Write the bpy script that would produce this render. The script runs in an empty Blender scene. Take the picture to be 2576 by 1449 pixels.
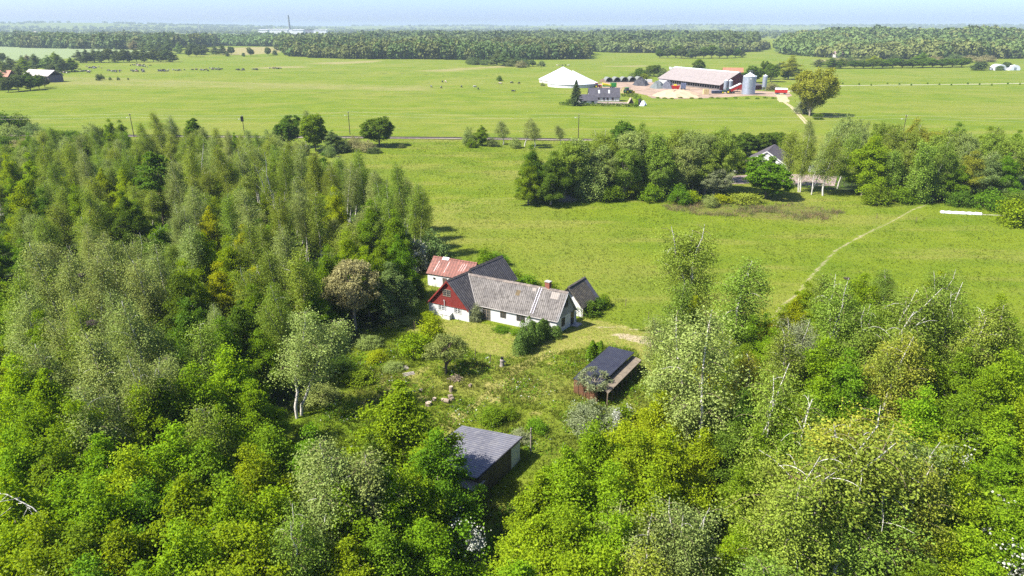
import bpy, math, random, numpy as np
from mathutils import Vector, Matrix
rng = np.random.default_rng(7)
random.seed(7)
S = bpy.context.scene
COL = S.collection
R = math.radians

# ------------------------------------------------------------------ camera geometry
EYE, PITCH, FPX, CX, CY = 42.0, R(21.0), 1717.0, 1288.0, 724.5
cP, sP = math.cos(PITCH), math.sin(PITCH)

def smooth(t):
    t = np.clip(t, 0, 1)
    return t * t * (3 - 2 * t)

def terr(x, y):
    """height of the land: flat round the farms, gently rolling beyond, wooded hills far off"""
    x = np.asarray(x, float); y = np.asarray(y, float)
    r = np.hypot(x, y)
    z = smooth((r - 680) / 600) * (2.6 * np.sin(x / 310 + 1) * np.sin(y / 270) + 1.4 * np.sin(x / 131) * np.cos(y / 190))
    z = z + 17 * np.exp(-((x - 960) / 430) ** 2 - ((y - 1680) / 380) ** 2)
    z = z + 74 * np.exp(-((x + 5000) / 2300) ** 2 - ((y - 8000) / 2000) ** 2)
    z = z + 46 * np.exp(-((x + 1200) / 2300) ** 2 - ((y - 10500) / 1600) ** 2)
    z = z + 52 * np.exp(-((x - 5200) / 3000) ** 2 - ((y - 9000) / 2200) ** 2)
    z = z + 34 * np.exp(-((x - 1800) / 1800) ** 2 - ((y - 9500) / 1500) ** 2)
    return z

def ray(px, py):
    a = (px - CX) / FPX; b = (CY - py) / FPX
    return (a, cP + b * sP, -sP + b * cP)

def at(px, py, z=0.0):
    """the point of the plane z that this direction from the camera meets"""
    d = ray(px, py); t = (z - EYE) / d[2]
    return Vector((d[0] * t, d[1] * t, z))

def land(px, py):
    z = 0.0
    for _ in range(30):
        p = at(px, py, z)
        nz = float(terr(p.x, p.y))
        z = z * .5 + nz * .5
    p = at(px, py, z); p.z = float(terr(p.x, p.y))
    return p

def at_dist(px, dist):
    x = (px - CX) / FPX * (dist * cP + EYE * sP)
    return Vector((x, dist, float(terr(x, dist))))

# ------------------------------------------------------------------ objects
def tag(o, label=None, cat=None, group=None, kind=None):
    if label: o['label'] = label
    if cat: o['category'] = cat
    if group: o['group'] = group
    if kind: o['kind'] = kind
    return o

def thing(name, label, cat, loc=(0, 0, 0), rz=0.0, group=None):
    o = bpy.data.objects.new(name, None); COL.objects.link(o)
    o.location = loc; o.rotation_euler = (0, 0, rz); o.empty_display_size = .3
    return tag(o, label, cat, group)

def link(name, me, parent=None, loc=None, rz=None):
    o = bpy.data.objects.new(name, me); COL.objects.link(o)
    if parent is not None: o.parent = parent
    if loc is not None: o.location = loc
    if rz is not None: o.rotation_euler = (0, 0, rz)
    return o

def np_mesh(name, V, F, mats=(), idx=None):
    V = np.asarray(V, np.float32); F = np.asarray(F, np.int32)
    me = bpy.data.meshes.new(name)
    n, k = F.shape
    me.vertices.add(len(V)); me.vertices.foreach_set('co', V.ravel())
    me.loops.add(n * k); me.loops.foreach_set('vertex_index', F.ravel())
    me.polygons.add(n); me.polygons.foreach_set('loop_start', np.arange(n, dtype=np.int32) * k)
    if idx is not None: me.polygons.foreach_set('material_index', np.asarray(idx, np.int32))
    me.update(calc_edges=True)
    for m in mats: me.materials.append(m)
    return me

class MB:
    """collects faces into one mesh"""
    def __init__(s): s.v = []; s.f = []; s.m = []
    def add(s, vs, fs, m=0):
        b = len(s.v); s.v += [tuple(v) for v in vs]
        for f in fs: s.f.append(tuple(i + b for i in f)); s.m.append(m)
        return s
    def quad(s, *p, m=0): return s.add(p, [tuple(range(len(p)))], m)
    def box(s, c, d, rz=0.0, m=0, M=None):
        x, y, z = (k / 2 for k in d); cr, sr = math.cos(rz), math.sin(rz)
        vs = []
        for sx, sy, sz in ((-1,-1,-1),(1,-1,-1),(1,1,-1),(-1,1,-1),(-1,-1,1),(1,-1,1),(1,1,1),(-1,1,1)):
            px, py = sx * x, sy * y
            v = Vector((px * cr - py * sr, px * sr + py * cr, sz * z))
            if M is not None: v = M @ v
            vs.append((c[0] + v[0], c[1] + v[1], c[2] + v[2]))
        return s.add(vs, [(0,3,2,1),(4,5,6,7),(0,1,5,4),(1,2,6,5),(2,3,7,6),(3,0,4,7)], m)
    def hexa(s, b, t, m=0):
        n = len(b)
        return s.add(list(b) + list(t), [tuple(range(n))[::-1], tuple(range(n, 2 * n))] + [(i, (i + 1) % n, n + (i + 1) % n, n + i) for i in range(n)], m)
    def slab(s, p, th, m=0):
        p = [Vector(q) for q in p]
        nn = (p[1] - p[0]).cross(p[3] - p[0]).normalized()
        if nn.z < 0: nn = -nn
        return s.hexa([q - nn * th for q in p], p, m)
    def cyl(s, p0, p1, r0, r1=None, n=12, m=0, caps=True):
        r1 = r0 if r1 is None else r1
        p0, p1 = Vector(p0), Vector(p1); d = (p1 - p0).normalized()
        a = Vector((0, 0, 1)).cross(d) if abs(d.z) < .95 else Vector((1, 0, 0)).cross(d)
        a.normalize(); b = d.cross(a)
        ring = lambda p, r: [p + (a * math.cos(2 * math.pi * i / n) + b * math.sin(2 * math.pi * i / n)) * r for i in range(n)]
        fs = [(i, (i + 1) % n, n + (i + 1) % n, n + i) for i in range(n)]
        if caps: fs += [tuple(range(n))[::-1], tuple(range(n, 2 * n))]
        return s.add(ring(p0, r0) + ring(p1, r1), fs, m)
    def lathe(s, c, prof, n=24, m=0):
        vs = [(c[0] + r * math.cos(2 * math.pi * i / n), c[1] + r * math.sin(2 * math.pi * i / n), c[2] + z) for r, z in prof for i in range(n)]
        fs = [(k * n + i, k * n + (i + 1) % n, (k + 1) * n + (i + 1) % n, (k + 1) * n + i) for k in range(len(prof) - 1) for i in range(n)]
        fs += [tuple(range(n))[::-1], tuple(range((len(prof) - 1) * n, len(prof) * n))]
        return s.add(vs, fs, m)
    def mesh(s, name, mats):
        me = bpy.data.meshes.new(name); me.from_pydata(s.v, [], s.f)
        for m in (mats if isinstance(mats, (list, tuple)) else [mats]): me.materials.append(m)
        me.polygons.foreach_set('material_index', s.m); me.update()
        return me
    def build(s, name, mats, parent=None, loc=None, rz=None, smooth_=False):
        me = s.mesh(name, mats)
        if smooth_: me.shade_smooth()
        return link(name, me, parent, loc, rz)

# ------------------------------------------------------------------ materials
def mat(name):
    m = bpy.data.materials.new(name); m.use_nodes = True
    nt = m.node_tree; nt.nodes.clear()
    out = nt.nodes.new('ShaderNodeOutputMaterial')
    return m, nt, out

class N:
    """small helper for wiring nodes"""
    def __init__(s, nt): s.nt = nt
    def n(s, t, **kw):
        x = s.nt.nodes.new(t)
        for k, v in kw.items(): setattr(x, k, v)
        return x
    def l(s, a, b): s.nt.links.new(a, b)
    def val(s, sock, v):
        if hasattr(v, 'is_linked'): s.l(v, sock)
        else: sock.default_value = v
    def math(s, op, a, b=0.0, c=None, clamp=False):
        x = s.n('ShaderNodeMath', operation=op); x.use_clamp = clamp
        s.val(x.inputs[0], a); s.val(x.inputs[1], b)
        if c is not None: s.val(x.inputs[2], c)
        return x.outputs[0]
    def mix(s, f, a, b, bt='MIX'):
        x = s.n('ShaderNodeMix', data_type='RGBA', blend_type=bt)
        s.val(x.inputs[0], f)
        for i, c in ((6, a), (7, b)):
            s.val(x.inputs[i], c if hasattr(c, 'is_linked') else (*c, 1.0))
        return x.outputs[2]
    def noise(s, vec, scale, detail=4.0, rough=.55, out=0):
        x = s.n('ShaderNodeTexNoise'); s.l(vec, x.inputs['Vector'])
        x.inputs['Scale'].default_value = scale; x.inputs['Detail'].default_value = detail; x.inputs['Roughness'].default_value = rough
        return x.outputs[out]
    def ramp(s, f, a, b):
        x = s.n('ShaderNodeMapRange', interpolation_type='SMOOTHSTEP'); s.val(x.inputs[0], f)
        x.inputs[1].default_value = a; x.inputs[2].default_value = b
        return x.outputs[0]
    def mapv(s, vec, scale=(1, 1, 1), rot=(0, 0, 0)):
        x = s.n('ShaderNodeMapping'); s.l(vec, x.inputs[0]); x.inputs['Scale'].default_value = scale; x.inputs['Rotation'].default_value = rot
        return x.outputs[0]
    def bump(s, h, strength=.4, dist=.1):
        x = s.n('ShaderNodeBump'); x.inputs['Strength'].default_value = strength; x.inputs['Distance'].default_value = dist
        s.l(h, x.inputs['Height']); return x.outputs[0]
    def bsdf(s, out, color, rough=.8, normal=None, spec=.3, metal=0.0):
        b = s.n('ShaderNodeBsdfPrincipled'); s.val(b.inputs['Base Color'], color if hasattr(color, 'is_linked') else (*color, 1.0))
        s.val(b.inputs['Roughness'], rough); b.inputs['Specular IOR Level'].default_value = spec; b.inputs['Metallic'].default_value = metal
        if normal is not None: s.l(normal, b.inputs['Normal'])
        if out is not None: s.l(b.outputs[0], out.inputs['Surface'])
        return b.outputs[0]

def plain(name, c1, c2=None, scale=2.0, rough=.8, spec=.25, metal=0.0, bump=.2, dist=.03, detail=5, lo=.35, hi=.65, coord='Object'):
    kk = 1.0 if 'white' in name else .8
    c1 = tuple(v * kk for v in c1); c2 = tuple(v * kk for v in c2) if c2 else None
    m, nt, out = mat(name); k = N(nt)
    tc = k.n('ShaderNodeTexCoord').outputs[coord]
    f = k.noise(tc, scale, detail, .6)
    c2 = c2 or tuple(x * .7 for x in c1)
    col = k.mix(k.ramp(f, lo, hi), c1, c2)
    fine = k.noise(tc, scale * 7, 3, .6)
    col = k.mix(k.math('MULTIPLY', k.ramp(fine, .4, .75), .25), col, tuple(x * .55 for x in c2))
    k.bsdf(out, col, rough, k.bump(fine, bump, dist), spec, metal)
    return m

def corrugated(name, c1, c2, dirt, period=.25, axis='X', rough=.8, depth=.5, patch=.5, metal=0.0, sheet=1.1):
    """roof sheets with running corrugations, overlaps, lichen stains and weathered sheets"""
    c1, c2, dirt = (tuple(v * .8 for v in c) for c in (c1, c2, dirt))
    m, nt, out = mat(name); k = N(nt)
    tc = k.n('ShaderNodeTexCoord').outputs['Object']
    sx = k.n('ShaderNodeSeparateXYZ'); k.l(tc, sx.inputs[0])
    ax = sx.outputs[axis]
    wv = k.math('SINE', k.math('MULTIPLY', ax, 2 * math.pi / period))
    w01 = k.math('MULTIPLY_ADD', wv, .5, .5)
    big = k.noise(tc, .45, 5, .65); med = k.noise(tc, 2.2, 5, .7); fine = k.noise(tc, 11, 4, .7)
    col = k.mix(k.ramp(big, .35, .65), c1, c2)
    # single sheets of other age
    cell = k.n('ShaderNodeTexWhiteNoise', noise_dimensions='3D')
    v = k.n('ShaderNodeVectorMath', operation='FLOOR'); mp = k.mapv(tc, (1 / sheet, 1 / 1.6, 1 / 1.1) if axis == 'X' else (1 / 1.6, 1 / sheet, 1 / 1.1)); k.l(mp, v.inputs[0]); k.l(v.outputs[0], cell.inputs[0])
    col = k.mix(k.math('MULTIPLY', cell.outputs[0], patch * .5), col, tuple(min(1, x * 1.35) for x in c1))
    col = k.mix(k.math('MULTIPLY', k.ramp(med, .46, .66), .85), col, dirt)
    col = k.mix(k.math('MULTIPLY', k.ramp(fine, .55, .75), .5), col, tuple(x * .5 for x in dirt))
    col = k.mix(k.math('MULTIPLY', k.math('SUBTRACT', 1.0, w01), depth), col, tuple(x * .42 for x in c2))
    h = k.math('ADD', w01, k.math('MULTIPLY', fine, .3))
    k.bsdf(out, col, rough, k.bump(h, .5, period * .25), .25, metal)
    return m

def boards(name, c1, c2, period=.14, axis='X', rough=.75):
    c1, c2 = (tuple(v * .8 for v in c) for c in (c1, c2))
    m, nt, out = mat(name); k = N(nt)
    tc = k.n('ShaderNodeTexCoord').outputs['Object']
    sx = k.n('ShaderNodeSeparateXYZ'); k.l(tc, sx.inputs[0])
    t = k.math('MULTIPLY', sx.outputs[axis], 1 / period)
    fr = k.math('FRACT', t); fl = k.math('FLOOR', t)
    wn = k.n('ShaderNodeTexWhiteNoise', noise_dimensions='1D'); k.l(fl, wn.inputs['W'])
    gap = k.math('LESS_THAN', fr, .13)
    grain = k.noise(k.mapv(tc, (6, 6, .7)), 3, 5, .7)
    col = k.mix(wn.outputs[0], c1, c2)
    col = k.mix(k.math('MULTIPLY', k.ramp(grain, .45, .7), .5), col, tuple(x * .6 for x in c2))
    col = k.mix(k.math('MULTIPLY', gap, .8), col, tuple(x * .25 for x in c2))
    k.bsdf(out, col, rough, k.bump(k.math('SUBTRACT', k.math('MULTIPLY', grain, .3), gap), .5, .02), .25)
    return m

def glass(name, c=(.03, .035, .04)):
    m, nt, out = mat(name); k = N(nt)
    k.bsdf(out, c, .08, None, .8); return m

def leaf(name, c1, c2, trans=.35, hue=.02, val=.28, rough=.7, spec=.06):
    """leaves: every leaf and every plant a little different, light shining through"""
    m, nt, out = mat(name); k = N(nt)
    isl = k.n('ShaderNodeNewGeometry').outputs['Random Per Island']
    oi = k.n('ShaderNodeObjectInfo')
    orr = oi.outputs['Random']
    tc = k.n('ShaderNodeTexCoord').outputs['Object']
    big = k.noise(tc, .55, 3, .5)
    f = k.math('ADD', k.math('MULTIPLY', isl, .65), k.math('MULTIPLY', big, .5))
    col = k.mix(k.math('SUBTRACT', f, .1, clamp=True), c1, c2)
    hs = k.n('ShaderNodeHueSaturation'); k.l(col, hs.inputs['Color'])
    k.l(k.math('ADD', .5, k.math('MULTIPLY', k.math('SUBTRACT', orr, .5), hue * 2)), hs.inputs['Hue'])
    wn = k.n('ShaderNodeTexWhiteNoise', noise_dimensions='1D'); k.l(k.math('MULTIPLY', orr, 91.7), wn.inputs['W'])
    k.l(k.math('MULTIPLY_ADD', k.math('ADD', wn.outputs[0], k.math('MULTIPLY', isl, .8)), val, 1 - val * .9), hs.inputs['Value'])
    b = k.bsdf(None, hs.outputs[0], rough, None, spec)
    t = k.n('ShaderNodeBsdfTranslucent')
    hs2 = k.n('ShaderNodeHueSaturation'); k.l(hs.outputs[0], hs2.inputs['Color']); hs2.inputs['Hue'].default_value = .485; hs2.inputs['Saturation'].default_value = 1.1; hs2.inputs['Value'].default_value = 1.25
    k.l(hs2.outputs[0], t.inputs['Color'])
    mx = k.n('ShaderNodeMixShader'); mx.inputs[0].default_value = trans
    k.l(b, mx.inputs[1]); k.l(t.outputs[0], mx.inputs[2]); k.l(mx.outputs[0], out.inputs['Surface'])
    return m

def bark(name, c1, c2, marks=None, scale=3.0):
    m, nt, out = mat(name); k = N(nt)
    tc = k.n('ShaderNodeTexCoord').outputs['Object']
    f = k.noise(k.mapv(tc, (3, 3, 1)), scale, 4, .6)
    col = k.mix(k.ramp(f, .35, .65), c1, c2)
    if marks:
        g = k.noise(k.mapv(tc, (2.5, 2.5, 7)), 1.6, 4, .7)
        col = k.mix(k.math('MULTIPLY', k.ramp(g, .56, .66), .85), col, marks)
    k.bsdf(out, col, .85, k.bump(f, .4, .02), .2)
    return m
# ------------------------------------------------------------------ grass colour shared by the ground and the grass blades
def grass_group():
    g = bpy.data.node_groups.new('grass_colour', 'ShaderNodeTree')
    g.interface.new_socket('Color', in_out='OUTPUT', socket_type='NodeSocketColor')
    g.interface.new_socket('Fine', in_out='OUTPUT', socket_type='NodeSocketFloat')
    k = N(g); out = k.n('NodeGroupOutput')
    pos = k.n('ShaderNodeNewGeometry').outputs['Position']
    n1 = k.noise(pos, .012, 4, .6); n2 = k.noise(pos, .07, 4, .6); n3 = k.noise(pos, .35, 4, .65); n4 = k.noise(k.mapv(pos, (1, 1, .2)), 1.6, 4, .75)
    streak = k.noise(k.mapv(pos, (.02, .09, 0), (0, 0, R(4))), 1.0, 5, .65)
    c = k.mix(k.ramp(n2, .3, .7), GRASS_A, GRASS_B)
    c = k.mix(k.math('MULTIPLY', k.ramp(n1, .42, .68), .55), c, GRASS_C)
    c = k.mix(k.math('MULTIPLY', k.ramp(streak, .48, .66), .75), c, GRASS_C)
    c = k.mix(k.math('MULTIPLY', k.ramp(n3, .5, .75), .55), c, GRASS_D)
    c = k.mix(k.math('MULTIPLY', k.ramp(n4, .5, .78), .6), c, tuple(x * .5 for x in GRASS_A))
    k.l(c, out.inputs[0]); k.l(k.math('ADD', n4, k.math('MULTIPLY', n3, .8)), out.inputs[1])
    return g
GRASS_A, GRASS_B, GRASS_C, GRASS_D = (.080, .123, .005), (.115, .150, .008), (.155, .160, .030), (.064, .103, .005)
GG = grass_group()

def ground_material():
    m, nt, out = mat('ground_grass_soil'); k = N(nt)
    gg = k.n('ShaderNodeGroup'); gg.node_tree = GG
    pos = k.n('ShaderNodeNewGeometry').outputs['Position']
    a1 = k.n('ShaderNodeAttribute', attribute_name='zone'); a2 = k.n('ShaderNodeAttribute', attribute_name='zone2')
    s1 = k.n('ShaderNodeSeparateColor'); k.l(a1.outputs['Color'], s1.inputs[0]); s2 = k.n('ShaderNodeSeparateColor'); k.l(a2.outputs['Color'], s2.inputs[0])
    rag = k.math('ADD', k.math('MULTIPLY', k.noise(pos, .5, 5, .7), .6), k.math('MULTIPLY', k.noise(pos, 2.2, 4, .7), .45))
    rag2 = k.math('ADD', k.math('MULTIPLY', k.noise(pos, .02, 5, .7), .6), k.math('MULTIPLY', k.noise(pos, .15, 4, .7), .45))
    def edge(w, soft=.16, r=rag):
        # ragged, noisy edge of a patch
        return k.ramp(k.math('ADD', w, k.math('MULTIPLY_ADD', r, 1.0, -.525)), .5 - soft, .5 + soft)
    c = gg.outputs[0]
    n5 = k.noise(pos, 1.1, 5, .7); n6 = k.noise(pos, 5, 4, .75)
    c = k.mix(k.math('MULTIPLY', edge(s1.outputs[0], .22), .85), c, k.mix(k.ramp(n6, .3, .7), (0.272, 0.224, 0.080), (0.160, 0.172, 0.036)))       # dry grass
    c = k.mix(k.math('MULTIPLY', edge(a1.outputs['Alpha'], .25), .8), c, k.mix(k.ramp(n5, .35, .65), (0.140, 0.164, 0.022), (0.200, 0.184, 0.052)))  # lawn
    c = k.mix(edge(s1.outputs[1], .2), c, k.mix(k.ramp(n5, .35, .65), (0.136, 0.104, 0.040), (0.080, 0.080, 0.024)))                                # marsh
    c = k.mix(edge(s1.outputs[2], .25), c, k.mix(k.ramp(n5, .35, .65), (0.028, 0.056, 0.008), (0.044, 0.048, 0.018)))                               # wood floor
    c = k.mix(k.math('MULTIPLY', edge(s2.outputs[0], .2), .9), c, k.mix(k.ramp(n6, .35, .65), (0.360, 0.288, 0.216), (0.240, 0.208, 0.112)))            # bare, trodden
    c = k.mix(k.math('MULTIPLY', edge(s2.outputs[1], .3, rag2), .75), c, (0.044, 0.068, 0.013))                                                # ditches
    c = k.mix(k.math('MULTIPLY', edge(s2.outputs[2], .3, rag2), .8), c, (0.216, 0.180, 0.084))                                                    # dry reed meadow far off
    c = k.mix(k.math('MULTIPLY', edge(a2.outputs['Alpha'], .2, rag2), .85), c, (0.160, 0.200, 0.100))                                              # grey-green crop
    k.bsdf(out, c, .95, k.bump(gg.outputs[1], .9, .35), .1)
    return m

def blade_material():
    m, nt, out = mat('grass_blades'); k = N(nt)
    gg = k.n('ShaderNodeGroup'); gg.node_tree = GG
    isl = k.n('ShaderNodeNewGeometry').outputs['Random Per Island']
    hs = k.n('ShaderNodeHueSaturation'); k.l(gg.outputs[0], hs.inputs['Color'])
    k.l(k.math('MULTIPLY_ADD', isl, .5, .85), hs.inputs['Value'])
    b = k.bsdf(None, hs.outputs[0], .7, None, .15)
    t = k.n('ShaderNodeBsdfTranslucent'); k.l(hs.outputs[0], t.inputs[0])
    mx = k.n('ShaderNodeMixShader'); mx.inputs[0].default_value = .35
    k.l(b, mx.inputs[1]); k.l(t.outputs[0], mx.inputs[2]); k.l(mx.outputs[0], out.inputs[0])
    return m

# ------------------------------------------------------------------ the ground: one sheet to the horizon
def axis_lines(lo, hi, step, lo_end, hi_end, grow=1.07):
    a = list(np.arange(lo, hi + 1e-6, step))
    s = step; x = hi
    while x < hi_end: s = min(s * grow, 420); x += s; a.append(x)
    s = step; x = lo; pre = []
    while x > lo_end: s = min(s * grow, 420); x -= s; pre.append(x)
    return np.array(pre[::-1] + a)

def wpoly(px):
    return np.array([land(*p)[:2] for p in px])

def inside(X, Y, P):
    c = np.zeros(X.shape, bool); n = len(P)
    for i in range(n):
        x0, y0 = P[i]; x1, y1 = P[(i + 1) % n]
        if y0 == y1: continue
        m = ((y0 > Y) != (y1 > Y)) & (X < (x1 - x0) * (Y - y0) / (y1 - y0) + x0)
        c ^= m
    return c

def edge_dist(X, Y, P, closed=True):
    d = np.full(X.shape, 1e9); n = len(P)
    for i in range(n if closed else n - 1):
        a = P[i]; b = P[(i + 1) % n]; ab = b - a; L = max(ab @ ab, 1e-9)
        t = np.clip(((X - a[0]) * ab[0] + (Y - a[1]) * ab[1]) / L, 0, 1)
        d = np.minimum(d, np.hypot(X - a[0] - t * ab[0], Y - a[1] - t * ab[1]))
    return d

def soft_poly(X, Y, px, soft):
    P = wpoly(px); out = np.zeros(X.shape)
    lo = P.min(0) - soft; hi = P.max(0) + soft
    s = (X > lo[0]) & (X < hi[0]) & (Y > lo[1]) & (Y < hi[1])
    if s.any():
        x, y = X[s], Y[s]
        d = edge_dist(x, y, P); d = np.where(inside(x, y, P), d, -d)
        out[s] = smooth(d / (2 * soft) + .5)
    return out

def soft_line(X, Y, px, half, soft):
    P = wpoly(px); out = np.zeros(X.shape)
    lo = P.min(0) - half - soft; hi = P.max(0) + half + soft
    s = (X > lo[0]) & (X < hi[0]) & (Y > lo[1]) & (Y < hi[1])
    if s.any():
        d = edge_dist(X[s], Y[s], P, False); out[s] = smooth((half + soft / 2 - d) / soft)
    return out

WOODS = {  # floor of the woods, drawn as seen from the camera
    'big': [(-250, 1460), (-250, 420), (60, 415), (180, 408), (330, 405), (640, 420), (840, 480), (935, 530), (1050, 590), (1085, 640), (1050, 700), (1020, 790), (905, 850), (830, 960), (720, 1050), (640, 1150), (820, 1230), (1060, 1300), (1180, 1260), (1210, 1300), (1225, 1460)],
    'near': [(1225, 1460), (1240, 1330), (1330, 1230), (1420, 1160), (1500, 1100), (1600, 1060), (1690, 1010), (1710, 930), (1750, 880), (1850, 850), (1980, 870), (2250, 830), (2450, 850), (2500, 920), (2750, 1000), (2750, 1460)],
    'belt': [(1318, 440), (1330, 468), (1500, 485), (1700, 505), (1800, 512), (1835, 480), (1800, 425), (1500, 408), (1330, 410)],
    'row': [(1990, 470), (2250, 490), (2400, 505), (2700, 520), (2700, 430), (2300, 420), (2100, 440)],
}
def build_ground():
    xs = axis_lines(-130, 150, .9, -15000, 15000); ys = axis_lines(22, 300, .9, -400, 17000, 1.045)
    X, Y = np.meshgrid(xs, ys); Z = terr(X, Y)
    nx, ny = len(xs), len(ys)
    i = np.arange(nx * ny).reshape(ny, nx)
    F = np.stack([i[:-1, :-1], i[:-1, 1:], i[1:, 1:], i[1:, :-1]], -1).reshape(-1, 4)
    V = np.stack([X, Y, Z], -1).reshape(-1, 3)
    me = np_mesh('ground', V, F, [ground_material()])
    x, y = V[:, 0].astype(float), V[:, 1].astype(float)
    dry = np.zeros(len(x)); wet = dry.copy(); wood = dry.copy(); lawn = dry.copy(); bare = dry.copy(); ditch = dry.copy(); reed = dry.copy(); crop = dry.copy()
    mx = np.maximum
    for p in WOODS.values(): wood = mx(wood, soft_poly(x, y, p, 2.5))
    # garden lawn round the farmhouse and the drive
    lawn = mx(lawn, soft_poly(x, y, [(1010, 830), (1075, 800), (1200, 812), (1400, 850), (1470, 800), (1530, 810), (1720, 865), (1720, 960), (1640, 960), (1600, 880), (1530, 868), (1440, 880), (1300, 905), (1200, 885), (1090, 850)], 1.2))
    for pl, h in (([(1280, 935), (1400, 880), (1480, 850)], 1.0), ([(1100, 1090), (1190, 1020), (1290, 945), (1340, 905)], .7), ([(905, 1030), (985, 975), (1075, 925)], .6)):
        dry = mx(dry, .75 * soft_line(x, y, pl, h, 1.2))
    for (a, b, r) in ((1110, 1085, 2.0), (1150, 1050, 1.4), (1230, 968, 1.0), (980, 960, 1.5), (930, 1015, 1.6), (1060, 1000, 1), (1330, 1000, 1.3), (1385, 915, .8), (1350, 1040, .9), (1250, 1005, 1.2), (1410, 885, .9), (1150, 830, 1.8), (1240, 880, 1.5), (1560, 825, 1.5), (1640, 830, 1.6)):
        c = land(a, b); dry = mx(dry, .8 * smooth((r * 1.4 - np.hypot(x - c.x, y - c.y)) / r))
    dry = mx(dry, .42 * soft_poly(x, y, [(1050, 520), (1200, 495), (1330, 492), (1340, 505), (1200, 515), (1080, 600)], 2.5))
    dry = mx(dry, .28 * soft_poly(x, y, [(1950, 560), (2200, 530), (2600, 560), (2600, 700), (2250, 700), (2050, 640)], 12))
    wet = mx(wet, .52 * soft_poly(x, y, [(1640, 512), (1760, 508), (1880, 520), (2000, 512), (2130, 535), (2080, 552), (1950, 556), (1850, 545), (1760, 540), (1690, 528)], 2.2))
    bare = mx(bare, soft_poly(x, y, [(1535, 842), (1560, 838), (1650, 850), (1703, 862), (1703, 883), (1640, 872), (1580, 856)], .5) * .95)
    bare = mx(bare, .52 * soft_line(x, y, [(2330, 515), (2290, 530), (2262, 547), (2200, 578), (2150, 602), (2100, 632), (2045, 690), (2005, 740), (1962, 775), (1945, 800)], .5, .8))
    bare = mx(bare, .45 * soft_line(x, y, [(2155, 590), (2175, 603), (2215, 612)], .5, .8))
    bare = mx(bare, .55 * soft_line(x, y, [(1500, 822), (1560, 823), (1650, 838), (1710, 850)], .5, .8))
    bare = mx(bare, .9 * soft_poly(x, y, [(1785, 1320), (1815, 1305), (1830, 1330), (1800, 1370), (1780, 1360)], .5))
    for pl in ([(150, 219), (330, 214), (400, 218), (640, 229), (950, 237), (1250, 235), (1400, 232)], [(690, 175), (800, 182), (890, 186), (1000, 184), (1100, 189), (1160, 195)], [(880, 210), (1000, 212), (1130, 207), (1250, 209)], [(1160, 198), (1230, 190), (1290, 177), (1400, 166)]):
        ditch = mx(ditch, .75 * soft_line(x, y, pl, 1.3, 4.0))
    for pl in ([(740, 160), (850, 155), (960, 151), (965, 156), (850, 163)], [(640, 168), (760, 165), (800, 170), (640, 174)], [(1000, 178), (1100, 174), (1290, 163), (1290, 168), (1120, 182)], [(1500, 167), (1600, 163), (1680, 165), (1600, 170)]):
        reed = mx(reed, .62 * soft_poly(x, y, pl, 14))
    crop = mx(crop, soft_poly(x, y, [(-60, 112), (140, 119), (330, 126), (420, 131), (190, 146), (-60, 158)], 12))
    reed = mx(reed, .8 * soft_poly(x, y, [(520, 122), (700, 117), (720, 132), (585, 141)], 12))
    reed = mx(reed, .8 * soft_poly(x, y, [(2040, 150), (2120, 148), (2210, 150), (2210, 156), (2060, 158)], 8))
    reed = mx(reed, .45 * soft_poly(x, y, [(-200, 205), (160, 190), (600, 205), (1100, 215), (1100, 232), (500, 222)], 14))
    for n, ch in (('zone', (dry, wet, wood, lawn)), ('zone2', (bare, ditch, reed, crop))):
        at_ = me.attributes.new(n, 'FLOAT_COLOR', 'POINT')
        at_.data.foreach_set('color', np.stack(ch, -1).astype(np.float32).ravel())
    me.shade_smooth()
    tag(link('ground', me), kind='structure')
build_ground()

def sheet(name, px, z, m, kind='structure', label=None):
    pts = [land(*p) for p in px]
    me = bpy.data.meshes.new(name)
    me.from_pydata([(p.x, p.y, p.z + z) for p in pts], [], [tuple(range(len(pts)))]); me.materials.append(m); me.update()
    if me.polygons[0].normal.z < 0: me.flip_normals()
    return tag(link(name, me), label, kind=kind)

def ribbon(name, px, w, z, m, sub=6):
    P = [land(*p) for p in px]; Q = []
    for i in range(len(P) - 1):
        for t in range(sub): Q.append(P[i].lerp(P[i + 1], t / sub))
    Q.append(P[-1]); vs = []
    for i, q in enumerate(Q):
        d = (Q[min(i + 1, len(Q) - 1)] - Q[max(i - 1, 0)]); d.z = 0; d.normalize(); n = Vector((-d.y, d.x, 0))
        for s in (-1, 1):
            v = q + n * s * w / 2 * random.uniform(.85, 1.15); vs.append((v.x, v.y, float(terr(v.x, v.y)) + z))
    fs = [(2 * i, 2 * i + 2, 2 * i + 3, 2 * i + 1) for i in range(len(Q) - 1)]
    me = bpy.data.meshes.new(name); me.from_pydata(vs, [], fs); me.materials.append(m); me.update()
    if me.polygons[0].normal.z < 0: me.flip_normals()
    return tag(link(name, me), kind='structure')

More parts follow.
